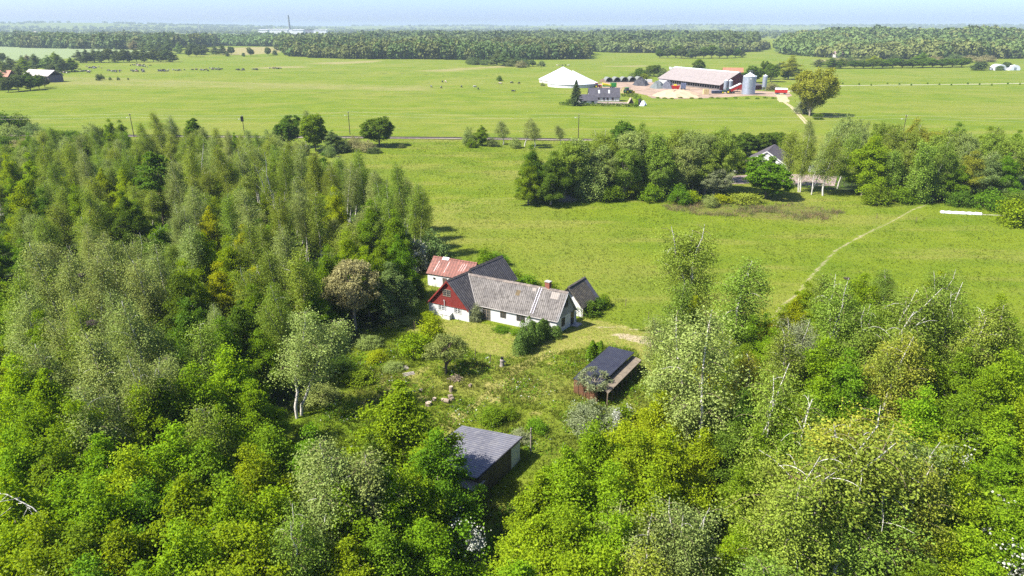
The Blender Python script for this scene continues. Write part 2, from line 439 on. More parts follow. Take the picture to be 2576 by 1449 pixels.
M_DIRT = plain('farmyard_dirt', (.36, .265, .195), (.24, .175, .125), .12, .95, .1, coord='Object')
M_TRACK = plain('track_gravel', (.46, .38, .27), (.30, .28, .12), .4, .95, .1)
M_PINK = plain('pink_gravel', (.33, .255, .225), (.24, .185, .165), .5, .95, .1)
M_BALLAST = plain('railway_ballast', (.30, .25, .20), (.2, .17, .14), .8, .95, .1)
M_SLEEPER = plain('dark_sleepers', (.035, .030, .028), (.05, .042, .036), 1, .9, .1)
M_RAIL = plain('rusty_rail', (.10, .06, .04), (.06, .04, .03), 2, .6, .4, metal=.6)
M_ROAD = plain('pale_field_road', (.40, .37, .27), (.33, .32, .2), .1, .95, .1)
sheet('farmyard', [(1500, 213), (1520, 207), (1560, 203), (1640, 206), (1665, 210), (1750, 215), (1815, 224), (1900, 228), (1985, 233), (1993, 241), (1975, 246), (1900, 240), (1850, 243), (1780, 247), (1700, 249), (1640, 247), (1628, 240), (1590, 232), (1500, 225)], .03, M_DIRT)
for dx in (-3.2, 3.2): ribbon('dirt_track', [(1968 + dx * .6, 246), (1972 + dx * .7, 256), (1990 + dx * .8, 268), (2006 + dx, 284), (2018 + dx, 297), (2032 + dx * 1.3, 312)], .95, .03, M_TRACK)
ribbon('dirt_track', [(1962, 236), (1968, 246), (1973, 257)], 6.5, .035, M_TRACK)
ribbon('field_road', [(1950, 238), (2020, 222), (2120, 215.5), (2300, 213.5), (2450, 212), (2700, 207)], 4.0, .04, M_ROAD)
sheet('driveway', [(1822, 464), (1835, 444), (1860, 441), (1985, 438), (2075, 440), (2105, 445), (2100, 468), (2040, 468), (1985, 463), (1900, 455), (1880, 462)], .03, M_PINK)
sheet('driveway', [(1475, 262), (1482, 256.5), (1560, 256.5), (1585, 258), (1580, 263), (1540, 263)], .03, M_PINK)
ribbon('railway_bed', [(-120, 340.5), (300, 343), (900, 347), (1240, 350), (1480, 353.5), (1800, 357)], 4.2, .25, M_BALLAST)
rb = ribbon('railway_track', [(-120, 339.3), (300, 341.8), (900, 345.8), (1240, 348.6), (1480, 352), (1800, 355.5)], 2.6, .33, M_SLEEPER)
# ------------------------------------------------------------------ building materials
M_WHITE = plain('whitewash', (.50, .50, .487), (.45, .445, .425), .6, .85, .15, bump=.05, dist=.01, lo=.3, hi=.75)
M_OLDWHITE = plain('stained_whitewash', (.58, .58, .56), (.33, .33, .31), 1.1, .9, .2, bump=.05, dist=.01, lo=.45, hi=.75)
M_WTRIM = plain('white_paint', (.50, .50, .485), (.45, .45, .435), 2, .5, .05, bump=.03, dist=.01)
M_GREYWASH = plain('grey_white_bargeboard', (.5, .5, .5), (.4, .4, .41), 1.2, .8, .1)
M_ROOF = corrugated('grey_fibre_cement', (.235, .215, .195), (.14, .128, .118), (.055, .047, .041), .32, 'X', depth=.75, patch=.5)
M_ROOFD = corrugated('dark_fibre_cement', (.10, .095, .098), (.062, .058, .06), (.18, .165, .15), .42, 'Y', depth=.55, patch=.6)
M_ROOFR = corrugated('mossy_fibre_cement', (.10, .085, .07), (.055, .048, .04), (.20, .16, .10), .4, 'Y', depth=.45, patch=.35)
M_RIDGE = plain('ridge_tiles', (.24, .20, .165), (.13, .11, .10), 2.2, .9, .3)
M_RIDGED = plain('dark_ridge_tiles', (.07, .062, .058), (.14, .12, .10), 2.0, .9, .3)
M_REDB = boards('red_boards', (.235, .032, .025), (.18, .026, .021), .14, 'X')
M_REDTRIM = plain('red_paint', (.24, .04, .03), (.17, .03, .025), 2, .6, .1)
M_GREYB = plain('grey_gable_board', (.33, .33, .34), (.24, .24, .25), .9, .8, .15)
M_RUST = corrugated('red_iron_sheets', (.25, .098, .072), (.18, .068, .05), (.11, .055, .042), .55, 'X', depth=.35, patch=.25, rough=.6, sheet=2.2)
M_BRICK = plain('chimney_brick', (.30, .10, .065), (.20, .075, .05), 3, .85, .3)
M_CONC = plain('concrete', (.42, .39, .36), (.3, .28, .26), 2, .9, .2)
M_DKFRAME = plain('dark_window_frame', (.13, .105, .08), (.08, .065, .05), 3, .6, .1)
M_OAK = plain('worn_frame', (.27, .23, .17), (.18, .15, .11), 3, .7, .1)
M_GLASS = glass('window_glass')
M_BLACKSH = corrugated('black_steel_sheets', (.036, .036, .048), (.026, .026, .036), (.06, .06, .07), .22, 'X', rough=.38, depth=.55, patch=.15)
M_GREYSH = corrugated('grey_steel_sheets', (.155, .155, .175), (.115, .115, .13), (.21, .20, .20), .30, 'Y', rough=.5, depth=.35, patch=.12)
M_OLDSH = corrugated('weathered_sheets', (.30, .25, .19), (.22, .18, .13), (.15, .12, .09), .22, 'Y', rough=.85, depth=.4, patch=.3)
M_TIMBER = boards('weathered_timber', (.105, .085, .06), (.07, .058, .045), .2, 'Y')
M_BROWNB = boards('brown_boards', (.21, .10, .05), (.14, .07, .038), .18, 'X')
M_POST = plain('wooden_post', (.20, .15, .10), (.12, .09, .06), 3, .9, .3)
M_DARKIN = plain('dark_interior', (.02, .018, .016), (.03, .026, .022), 1, 1.0, .1)  # near-black colour standing in for the shade inside openings
M_STEEL = plain('galvanised_steel', (.42, .46, .50), (.33, .37, .41), .8, .35, .05, metal=.55)
M_BLACK = plain('black_plastic', (.02, .02, .022), (.03, .03, .03), 2, .6, .1)
M_ZINC = plain('bare_zinc', (.55, .46, .44), (.42, .28, .25), 3, .5, .05)
M_ALU = plain('aluminium', (.36, .35, .39), (.30, .29, .34), 3, .35, .05, metal=.3)

# ------------------------------------------------------------------ farmhouse (long wing, red-gabled wing and rear wing in one)
TH = R(-27.753); SK = 1.414
HX, HY = 6.448, 90.333
def L(a, b, z): return Vector((a + b * math.cos(SK), b * math.sin(SK), z))     # house coordinates
def inv(p):
    """world point to house coordinates a, b"""
    x, y = p.x - HX, p.y - HY
    c, s = math.cos(-TH), math.sin(-TH); lx, ly = x * c - y * s, x * s + y * c
    b = ly / math.sin(SK); return lx - b * math.cos(SK), b
def zc(x, y): return (1056.2 + x / 5.445, 626.9 + y / 5.445)
def plane_hit(px, py, p0, d):
    """where the view ray meets the vertical plane through p0 along d: distance along d, height"""
    r = ray(px, py); det = r[0] * (-d[1]) - r[1] * (-d[0])
    t = (p0[0] * (-d[1]) - p0[1] * (-d[0])) / det
    s = ((r[0] * t - p0[0]) * d[0] + (r[1] * t - p0[1]) * d[1]) / (d[0] ** 2 + d[1] ** 2)
    return s, EYE + r[2] * t
def HW(a, b):
    v = L(a, b, 0); c, s = math.cos(TH), math.sin(TH)
    return (HX + v.x * c - v.y * s, HY + v.x * s + v.y * c)

house = thing('farmhouse', 'white farmhouse with grey corrugated roof, red boarded gable and brick chimney', 'house', (HX, HY, 0), TH)
W, HE, HR = 5.192, 2.30, 5.87
WX, WF, WW, WE, WR = -13.298, 1.975, 7.3, 2.02, 6.125
mid = WX - WW / 2
STEP = inv(at(*zc(655, 296), WR))[1]
D2 = 11.43; RR = 6.42; RW = 2.75; RE = RR - RW * 1.22
# walls
w = MB()
w.hexa([L(WX + .02, 0, 0), L(0, 0, 0), L(0, W, 0), L(WX + .02, W, 0)], [L(WX + .02, 0, HE), L(0, 0, HE), L(0, W, HE), L(WX + .02, W, HE)])
w.build('wall', M_WHITE, house)
w = MB()
x0, x1 = WX - WW, WX
w.hexa([L(x0, -WF, 0), L(x1, -WF, 0), L(x1, STEP, 0), L(x0, STEP, 0)], [L(x0, -WF, WE), L(x1, -WF, WE), L(x1, STEP, WE), L(x0, STEP, WE)])
w.build('wall', M_WHITE, house)
w = MB()
w.hexa([L(mid - RW + .25, STEP + .01, 0), L(mid + RW - .25, STEP + .01, 0), L(mid + RW - .25, D2 - .2, 0), L(mid - RW + .25, D2 - .2, 0)],
       [L(mid - RW + .25, STEP + .01, RE + .1), L(mid + RW - .25, STEP + .01, RE + .1), L(mid + RW - .25, D2 - .2, RE + .1), L(mid - RW + .25, D2 - .2, RE + .1)])
w.add([L(mid - RW + .25, D2 - .2, RE + .1), L(mid + RW - .25, D2 - .2, RE + .1), L(mid, D2 - .2, RR - .12)], [(0, 1, 2)])
w.build('wall', M_OLDWHITE, house)
# red gable, boards proud of the wall
w = MB()
f = -WF - .05
w.hexa([L(x0 - .05, f, WE + .03), L(x1 + .05, f, WE + .03), L(mid, f, WR - .1)], [L(x0 - .05, -WF + .02, WE + .03), L(x1 + .05, -WF + .02, WE + .03), L(mid, -WF + .02, WR - .1)])
g = w.build('gable', M_REDB, house); g['label'] = 'red boarded gable'
w = MB(); w.box(L(mid, f - .04, WE), (WW + .12, .06, .12)); w.build('gable_trim', M_REDTRIM, house)
# right gable of grey board
w = MB()
w.hexa([L(.04, -.05, HE + .05), L(.04, W + .05, HE + .05), L(.04, W / 2, HR - .1)], [L(-.02, -.05, HE + .05), L(-.02, W + .05, HE + .05), L(-.02, W / 2, HR - .1)])
g = w.build('gable', M_GREYB, house); g['label'] = 'grey boarded gable'
# roofs
def gable_roof(name, a0, a1, c, half, ze, zr, m, mr, along, over=.35, ends=(.25, .25), th=.10, rid=.14):
    """pitched roof in house coordinates; along 'a' (ridge runs with a) or 'b'"""
    sl = (zr - ze) / half
    P = (lambda u, v, z: L(u, v, z)) if along == 'a' else (lambda u, v, z: L(v, u, z))
    u0, u1 = a0 - ends[0], a1 + ends[1]; ho = half + over; zo = ze - over * sl
    up = .06
    w = MB()
    for s in (-1, 1):
        w.slab([P(u0, c + s * ho, zo + up), P(u1, c + s * ho, zo + up), P(u1, c + s * .003, zr + up), P(u0, c + s * .003, zr + up)], th)
    r = w.build(name, m, house)
    k = MB()
    n = max(4, int((u1 - u0) / .45))
    for i in range(n):
        ua, ub = u0 + (u1 - u0) * i / n, u0 + (u1 - u0) * (i + 1) / n - .01
        dz = random.uniform(-.012, .02)
        for s in (-1, 1):
            k.slab([P(ua, c + s * (rid + .06), zr + up - (rid + .06) * sl + .07 + dz), P(ub, c + s * (rid + .06), zr + up - (rid + .06) * sl + .07 + dz), P(ub, c, zr + up + .1 + dz), P(ua, c, zr + up + .1 + dz)], .05)
    k.build('ridge', mr, r)
    return r
# long wing: its front slope dies into the side of the red-gabled wing along the valley
sl = (HR - HE) / (W / 2); slw = (WR - WE) / (WW / 2)
up = .06
def valley(b):           # a where the long wing's roof surface meets the red-gabled wing's
    z = HE + b * sl if b < W / 2 else HR - (b - W / 2) * sl
    return mid + (WR - z) / slw
w = MB()
for s, b0, b1 in ((1, -.14, W / 2), (-1, W + .14, W / 2)):
    zz = lambda b: (HE + b * sl) if s == 1 else (HE + (W - b) * sl)
    bs = [b0 + (b1 - b0) * i / 6 for i in range(7)]
    for i in range(6):
        ba, bb = bs[i], bs[i + 1]
        w.slab([L(mid + (WR - zz(ba)) / slw - .02, ba, zz(ba) + up), L(.22, ba, zz(ba) + up), L(.22, bb, zz(bb) + up), L(mid + (WR - zz(bb)) / slw - .02, bb, zz(bb) + up)], .09)
roof = w.build('roof', M_ROOF, house)
k = MB(); n = 30; ua0, ua1 = mid + (WR - HR) / slw + .1, .25
for i in range(n):
    ua, ub = ua0 + (ua1 - ua0) * i / n, ua0 + (ua1 - ua0) * (i + 1) / n - .012; dz = random.uniform(-.01, .025)
    for s in (-1, 1):
        k.slab([L(ua, W / 2 + s * .2, HR + up - .2 * sl + .07 + dz), L(ub, W / 2 + s * .2, HR + up - .2 * sl + .07 + dz), L(ub, W / 2, HR + up + .1 + dz), L(ua, W / 2, HR + up + .1 + dz)], .05)
k.build('ridge', M_RIDGE, roof)
k = MB()   # pale mortar seam in the valley
zz = lambda b: HE + b * sl
for i in range(8):
    ba, bb = -.12 + (W / 2 + .12) * i / 8, -.12 + (W / 2 + .12) * (i + 1) / 8
    pa, pb = L(mid + (WR - zz(ba)) / slw, ba, zz(ba) + .13), L(mid + (WR - zz(bb)) / slw, bb, zz(bb) + .13)
    k.cyl(pa, pb, .06, n=6)
k.build('valley_seam', M_CONC, roof)
# a lighter patch of newer sheets
for (ax, bx, da, db) in ((-2.2, 1.75, 1.25, .62), (-5.35, 2.1, .55, .42)):
    k = MB(); k.slab([L(ax, bx, zz(bx) + up + .012), L(ax + da, bx, zz(bx) + up + .012), L(ax + da, bx + db, zz(bx + db) + up + .012), L(ax, bx + db, zz(bx + db) + up + .012)], .01)
    k.build('roof_light', corrugated('newer_sheet', (.34, .30, .265), (.28, .25, .22), (.3, .26, .22), .3, 'X', depth=.4), roof)
k = MB(); k.slab([L(-7.75, 1.45, zz(1.45) + up + .01), L(-7.1, 1.45, zz(1.45) + up + .01), L(-7.1, 1.95, zz(1.95) + up + .01), L(-7.75, 1.95, zz(1.95) + up + .01)], .008)
k.build('roof_light', corrugated('rusty_sheet', (.17, .12, .06), (.13, .10, .05), (.1, .08, .05), .3, 'X', depth=.5), roof)
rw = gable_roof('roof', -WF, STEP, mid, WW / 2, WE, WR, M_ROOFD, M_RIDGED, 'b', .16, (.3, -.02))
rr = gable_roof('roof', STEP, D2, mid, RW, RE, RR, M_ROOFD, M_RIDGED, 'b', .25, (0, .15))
# eaves boards and gutter
k = MB(); k.cyl(L(valley(-.14) + .1, -.19, HE - .17), L(.2, -.19, HE - .17), .06, n=8); k.build('gutter', M_CONC, house)
k = MB()
for s in (-1, 1):
    k.slab([L(mid + s * (WW / 2 + .17), f - .3, WE - .17 * slw + .03), L(mid + s * (WW / 2 + .17), f - .24, WE - .17 * slw + .03), L(mid, f - .24, WR + .03), L(mid, f - .3, WR + .03)], .2)
k.build('bargeboard', M_REDTRIM, house)
k = MB()
for s in (-1, 1):
    k.slab([L(.27, W / 2 + s * (W / 2 + .15), HE - .15 * sl + .03), L(.21, W / 2 + s * (W / 2 + .15), HE - .15 * sl + .03), L(.21, W / 2, HR + .03), L(.27, W / 2, HR + .03)], .14)
k.build('bargeboard', M_GREYWASH, house)
# chimney
ca, _z = plane_hit(*zc(1745, 500), HW(-10, W / 2), tuple(np.subtract(HW(0, W / 2), HW(-10, W / 2))))
ca = -10 + ca * 10
k = MB(); k.box(L(ca, W / 2 + .25, HR + .15), (.78, .62, 1.7), SK - math.pi / 2); ch = k.build('chimney', M_BRICK, house)
k = MB(); k.box(L(ca, W / 2 + .25, HR + 1.05), (.92, .76, .12), SK - math.pi / 2); k.build('chimney_cap', M_CONC, ch)

# windows and doors on a wall given in house coordinates
def opening(name, zx0, zx1, zy0, zy1, A, B, fm, cols, rows, proud=.05, sub='pane', hang=None, mullion=.06, frame=.09, dark=None):
    """A, B: (a,b) ends of the wall line; the extents are read from the photograph's outline of the opening"""
    p0, p1 = HW(*A), HW(*B); d = (p1[0] - p0[0], p1[1] - p0[1]); ln = math.hypot(*d)
    ym = (zy0 + zy1) / 2
    s0 = plane_hit(*zc(zx0, ym), p0, d)[0] * ln; s1 = plane_hit(*zc(zx1, ym), p0, d)[0] * ln
    xm = (zx0 + zx1) / 2
    zt = plane_hit(*zc(xm, zy0), p0, d)[1]; zb = max(.03, plane_hit(*zc(xm, zy1), p0, d)[1])
    a, b = L(*A, 0), L(*B, 0); u = (b - a).normalized(); nrm = Vector((u.y, -u.x, 0)) * proud
    P = lambda s, z, o=1.0: a + u * s + Vector((0, 0, z)) + nrm * o
    k = MB(); q = MB()
    def bar(sa, sb, za, zb_): k.hexa([P(sa, za, -.4), P(sb, za, -.4), P(sb, za), P(sa, za)], [P(sa, zb_, -.4), P(sb, zb_, -.4), P(sb, zb_), P(sa, zb_)])
    bar(s0, s0 + frame, zb, zt); bar(s1 - frame, s1, zb, zt); bar(s0 + frame, s1 - frame, zb, zb + frame); bar(s0 + frame, s1 - frame, zt - frame, zt)
    for i in range(1, cols):
        sm = s0 + (s1 - s0) * i / cols; mw = mullion * (1.6 if cols % 2 == 0 and i == cols // 2 else .7); bar(sm - mw / 2, sm + mw / 2, zb + frame, zt - frame)
    for j in range(1, rows):
        zm = zb + (zt - zb) * j / rows
        for i in range(cols): bar(s0 + (s1 - s0) * i / cols + mullion, s0 + (s1 - s0) * (i + 1) / cols - mullion, zm - mullion / 3, zm + mullion / 3)
    o = k.build(name, fm, house)
    q.hexa([P(s0 + .03, zb + .03, -.3), P(s1 - .03, zb + .03, -.3), P(s1 - .03, zb + .03, .35), P(s0 + .03, zb + .03, .35)], [P(s0 + .03, zt - .03, -.3), P(s1 - .03, zt - .03, -.3), P(s1 - .03, zt - .03, .35), P(s0 + .03, zt - .03, .35)])
    q.build(sub, dark or M_GLASS, o)
    return o, (s0, s1, zb, zt)
LF = ((-13.2, 0), (0, 0)); GF = ((WX - WW, -WF), (WX, -WF)); RG = ((0, 0), (0, W))
o, _ = opening('door', 862, 966, 785, 968, *LF, M_OAK, 4, 4, mullion=.09); o['label'] = 'glazed double garden door'
opening('window', 1102, 1180, 838, 938, *LF, M_DKFRAME, 2, 3)
opening('window', 1325, 1440, 888, 985, *LF, M_DKFRAME, 4, 3)
opening('window', 1660, 1745, 960, 1060, *LF, M_DKFRAME, 2, 3)
opening('window', 252, 343, 757, 833, *GF, M_WTRIM, 4, 3, mullion=.07)
opening('window', 468, 566, 803, 880, *GF, M_WTRIM, 4, 3, mullion=.07)
def gf2(a): return (a[0], a[1] - .06)
o, e = opening('window', 316, 420, 552, 645, gf2(GF[0]), gf2(GF[1]), M_OAK, 4, 3)
o, _ = opening('window', 1941, 1984, 938, 1050, *RG, M_DKFRAME, 2, 3)
o, _ = opening('door', 2066, 2106, 852, 1048, *RG, M_DKFRAME, 2, 4)
opening('window', 1979, 2030, 682, 790, (.04, 0), (.04, W), M_DKFRAME, 2, 3, dark=plain('dark_green_board', (.06, .075, .06), (.04, .05, .045)))
k = MB(); k.box(L(-.0, W + .09, .98), (.16, .12, 1.95), SK - math.pi / 2); k.build('downpipe', M_WTRIM, house)
k = MB(); k.box(L(.55, W - .55, .09), (1.0, 1.4, .18), SK - math.pi / 2); k.build('doorstep', M_CONC, house)
# flue pipe on the red gable
sa, zt = plane_hit(*zc(345, 700), HW(*GF[0]), tuple(np.subtract(HW(*GF[1]), HW(*GF[0]))))
k = MB(); ax = WX - WW + sa * WW
k.cyl(L(ax, -WF - .17, 1.0), L(ax, -WF - .17, zt), .055, n=8); k.cyl(L(ax, -WF - .17, zt), L(ax - .12, -WF - .17, zt + .1), .06, n=8); k.build('flue_pipe', M_WTRIM, house)
# roof ladder
lad = thing('roof_ladder', 'pale metal ladder lying up the grey roof towards the chimney', 'ladder', (HX, HY, 0), TH)
def on_roof(zx, zy):
    """point of the long wing's front slope under a pixel"""
    lo, hi = HE - .5, HR
    for _ in range(40):
        z = (lo + hi) / 2; p = at(*zc(zx, zy), z); a, b = inv(p)
        if HE + b * sl > z: lo = z
        else: hi = z
    return a, b
a0, b0 = on_roof(1530, 890); a1, b1 = on_roof(1658, 540)
p0, p1 = L(a0, b0, zz(b0) + up + .05), L(a1, b1, zz(b1) + up + .05); dr = (p1 - p0).normalized(); sd = Vector((1, 0, 0)); sd = (sd - dr * sd.dot(dr)).normalized(); nn = sd.cross(dr)
k = MB()
for s in (-1, 1):
    k = MB(); k.hexa([p0 + sd * (s * .2 - .025), p0 + sd * (s * .2 + .025), p0 + sd * (s * .2 + .025) + nn * .06, p0 + sd * (s * .2 - .025) + nn * .06], [p1 + sd * (s * .2 - .025), p1 + sd * (s * .2 + .025), p1 + sd * (s * .2 + .025) + nn * .06, p1 + sd * (s * .2 - .025) + nn * .06])
    k.build('rail', M_ALU, lad)
n = 13
for i in range(n):
    q = p0.lerp(p1, (i + .4) / n) + nn * .03; k = MB(); k.cyl(q - sd * .17, q + sd * .17, .022, n=6); k.build('rung', M_ALU, lad)
# cabinet by the red gable wall
p0 = HW(*GF[0]); d = np.subtract(HW(*GF[1]), p0)
s0 = plane_hit(*zc(350, 930), p0, d)[0] * WW; s1 = plane_hit(*zc(455, 930), p0, d)[0] * WW
c = L(WX - WW + (s0 + s1) / 2 - .1, -WF - .42, 0)
cs, sn = math.cos(TH), math.sin(TH)
t = thing('storage_box', 'white lidded box standing against the red gable wall', 'storage box', (HX + c.x * cs - c.y * sn, HY + c.x * sn + c.y * cs, 0), TH)
k = MB(); k.hexa([(-.85, -.36, 0), (.75, -.36, 0), (.75, .36, 0), (-.85, .36, 0)], [(-.85, -.36, .78), (.75, -.36, .78), (.75, .36, .95), (-.85, .36, .95)]); k.build('body', M_WTRIM, t)
k = MB(); k.slab([(-.92, -.44, .80), (.82, -.44, .80), (.82, .38, 1.0), (-.92, .38, 1.0)], .05); k.build('lid', M_WTRIM, t)

def dirz(a, b): return math.atan2(b[1] - a[1], b[0] - a[0])
# ------------------------------------------------------------------ red-roofed outbuilding behind
A = at(*zc(112, 492), 0); ra = at(*zc(192, 97), 4.5); rb2 = at(*zc(870, 203), 4.5)
an = dirz(ra, rb2); out = thing('outbuilding', 'old whitewashed outbuilding with rusty red sheet roof behind the farmhouse', 'outbuilding', (A.x, A.y, 0), an)
ci, si = math.cos(-an), math.sin(-an)
lr = ((ra.x - A.x) * ci - (ra.y - A.y) * si, (ra.x - A.x) * si + (ra.y - A.y) * ci)
half = lr[1]; Ln = 8.1; ze = 2.35
k = MB(); k.hexa([(0, 0, 0), (Ln, 0, 0), (Ln, 2 * half, 0), (0, 2 * half, 0)], [(0, 0, ze), (Ln, 0, ze), (Ln, 2 * half, ze), (0, 2 * half, ze)])
for xx in (0, Ln): k.add([(xx, 0, ze), (xx, 2 * half, ze), (xx, half, 4.42)], [(0, 1, 2)])
k.build('wall', M_OLDWHITE, out)
k = MB(); s2 = (4.5 - ze) / half
for s in (-1, 1): k.slab([(-.2, half + s * (half + .2), ze - .2 * s2 + .05), (Ln + .3, half + s * (half + .2), ze - .2 * s2 + .05), (Ln + .3, half + s * .004, 4.55), (-.2, half + s * .004, 4.55)], .05)
r = k.build('roof', M_RUST, out)
k = MB(); k.slab([(-.2, half - .22, 4.47), (Ln + .3, half - .22, 4.47), (Ln + .3, half, 4.62), (-.2, half, 4.62)], .03); k.slab([(-.2, half + .22, 4.47), (Ln + .3, half + .22, 4.47), (Ln + .3, half, 4.62), (-.2, half, 4.62)], .03)
k.build('ridge', M_RUST, r)
zs = lambda y: ze + y * s2 + .06
for (xa, wd, ya, yb) in ((1.05, .14, .25, 1.9), (1.45, .07, .5, 1.5), (3.0, .12, .3, 2.0), (5.6, .1, .9, 2.0), (6.0, .1, .9, 2.0), (6.4, .1, .9, 2.0)):
    k = MB(); k.slab([(xa, ya, zs(ya)), (xa + wd, ya, zs(ya)), (xa + wd + .25, yb, zs(yb)), (xa + .25, yb, zs(yb))], .01); k.build('bare_metal_strip', M_ZINC, r)
k = MB(); k.slab([(1.75, half - .42, zs(half - .42) + .12), (3.0, half - .42, zs(half - .42) + .12), (3.0, half + .05, 4.68), (1.75, half + .05, 4.68)], .03); k.build('ridge_vent', M_WTRIM, r)
k = MB(); k.box((1.35, -.02, 1.45), (.42, .06, .32)); k.build('window', M_DARKIN, out)
k = MB(); k.box((3.4, -.02, .95), (.8, .06, 1.75)); k.build('door', M_DKFRAME, out)

# ------------------------------------------------------------------ mossy shed on the other side
C = at(*zc(2237, 936), 0); ang = TH + R(81.0) + R(3)
sh = thing('small_shed', 'small white shed with steep dark mossy roof behind the grey gable', 'shed', (C.x, C.y, 0), ang)   # local x: back along the wall, y: away to the house side
k = MB(); Ls, Ws, zs1 = 4.2, 4.7, 2.1; rz = 4.75
k.hexa([(0, 0, 0), (Ls, 0, 0), (Ls, Ws, 0), (0, Ws, 0)], [(0, 0, zs1), (Ls, 0, zs1), (Ls, Ws, zs1), (0, Ws, zs1)])
for xx in (0, Ls): k.add([(xx, 0, zs1), (xx, Ws, zs1), (xx, Ws / 2, rz - .05)], [(0, 1, 2)])
k.build('wall', M_OLDWHITE, sh)
s3 = (rz - zs1) / (Ws / 2)
k = MB()
for s in (-1, 1): k.slab([(-.9, Ws / 2 + s * (Ws / 2 + .3), zs1 - .3 * s3 + .06), (Ls + .45, Ws / 2 + s * (Ws / 2 + .3), zs1 - .3 * s3 + .06), (Ls + .45, Ws / 2 + s * .004, rz + .06), (-.9, Ws / 2 + s * .004, rz + .06)], .12)
r = k.build('roof', corrugated('mossy_sheets', (.10, .088, .072), (.055, .05, .042), (.21, .18, .12), .4, 'X', depth=.4, patch=.35), sh)
k = MB(); k.slab([(Ls - .35, -.32, zs1 - .32 * s3 + .09), (Ls + .5, -.32, zs1 - .32 * s3 + .09), (Ls + .5, Ws / 2, rz + .1), (Ls - .35, Ws / 2, rz + .1)], .02); k.build('verge_cover', plain('dark_felt', (.10, .10, .12), (.075, .075, .09), 2, .8), r)
k = MB()
for i in range(11):
    xa = -.9 + i * .5
    for s in (-1, 1): k.slab([(xa, Ws / 2 + s * .2, rz + .02), (xa + .47, Ws / 2 + s * .2, rz + .02), (xa + .47, Ws / 2, rz + .17), (xa, Ws / 2, rz + .17)], .04)
k.build('ridge', M_RIDGED, r)
k = MB(); k.box((-.01, .05, 1.0), (.1, .12, 2.0)); k.box((.05, -.03, 1.0), (.14, .08, 2.0)); k.build('corner_post', M_DKFRAME, sh)

# ------------------------------------------------------------------ carport with black corrugated roof
kc = lambda x, y: (1650 * .85867 + x * .85867 / 4.552, 980 * .85867 + y * .85867 / 4.552)
o = at(*kc(190, 525), 2.1); a2 = at(*kc(612, 155), 2.1); b2 = at(*kc(948, 240), 2.55)
an = dirz(o, a2); cp = thing('carport', 'open wooden carport with black corrugated roof and brown lean-to', 'carport', (o.x, o.y, 0), an)
ci, si = math.cos(-an), math.sin(-an)
loc = lambda p: Vector(((p.x - o.x) * ci - (p.y - o.y) * si, (p.x - o.x) * si + (p.y - o.y) * ci, p.z))
A2, B2 = loc(a2), loc(b2); Lc = A2.x; wv = Vector((B2.x - A2.x, B2.y - A2.y, 0))
k = MB(); k.slab([(0, 0, 2.12), (Lc, 0, 2.12), (Lc + wv.x, wv.y, 2.58), (wv.x, wv.y, 2.58)], .05)
r = k.build('roof', M_BLACKSH.copy(), cp)
m2 = corrugated('black_steel_roof', (.040, .041, .056), (.030, .030, .042), (.055, .055, .065), .27, 'Y', rough=.42, depth=.6, patch=.15); r.data.materials[0] = m2
k = MB(); k.slab([(-1.15, .02, 1.98), (.12, 0, 2.06), (wv.x * .98 + .12, wv.y * .98, 2.50), (wv.x - 1.15, wv.y * .98, 2.42)], .05); k.build('roof', m2, cp)
k = MB(); off = wv.normalized()
I = lambda x, t, z: Vector((x, 0, z)) + off * t
wl = wv.length
k.slab([I(-1.0 + .2, wl - .25, 2.08), I(Lc - .1, wl - .25, 2.08), I(Lc + .1, wl + 1.15, 1.86), I(-.8, wl + 1.15, 1.86)], .05); k.build('lean_to_roof', corrugated('brown_sheets', (.27, .22, .16), (.20, .165, .12), (.14, .115, .09), .24, 'X', rough=.85, depth=.45, patch=.3), cp)
for j in range(8):
    x = -.7 + (Lc + .7) * j / 7
    k = MB(); p = I(x, wl + 1.0, 0); k.box((p.x, p.y, .92), (.13, .13, 1.84)); k.build('post', M_POST, cp)
for j in range(4):
    x = -.9 + (Lc + .7) * j / 3
    k = MB(); p = I(x, .12, 0); k.box((p.x, p.y, 1.0), (.13, .13, 2.0)); k.build('post', M_POST, cp)
k = MB(); p, q = I(-1.05, .1, 0), I(-1.05, wl - .3, 0); d = (q - p)
for j in range(22):
    c = p.lerp(q, (j + .5) / 22); k.box((c.x, c.y, 1.0 + .01 * j), (.04, d.length / 22 * .82, 1.95 + .02 * j), math.atan2(d.y, d.x) + math.pi / 2)
k.build('board_wall', M_BROWNB, cp)
k = MB(); p, q = I(-.9, .2, 0), I(Lc - .2, .2, 0); k.hexa([p, q, q + Vector((0, .05, 0)), p + Vector((0, .05, 0))], [v + Vector((0, 0, 1.95)) for v in (p, q, q + Vector((0, .05, 0)), p + Vector((0, .05, 0)))]); k.build('back_wall', M_DKFRAME, cp)

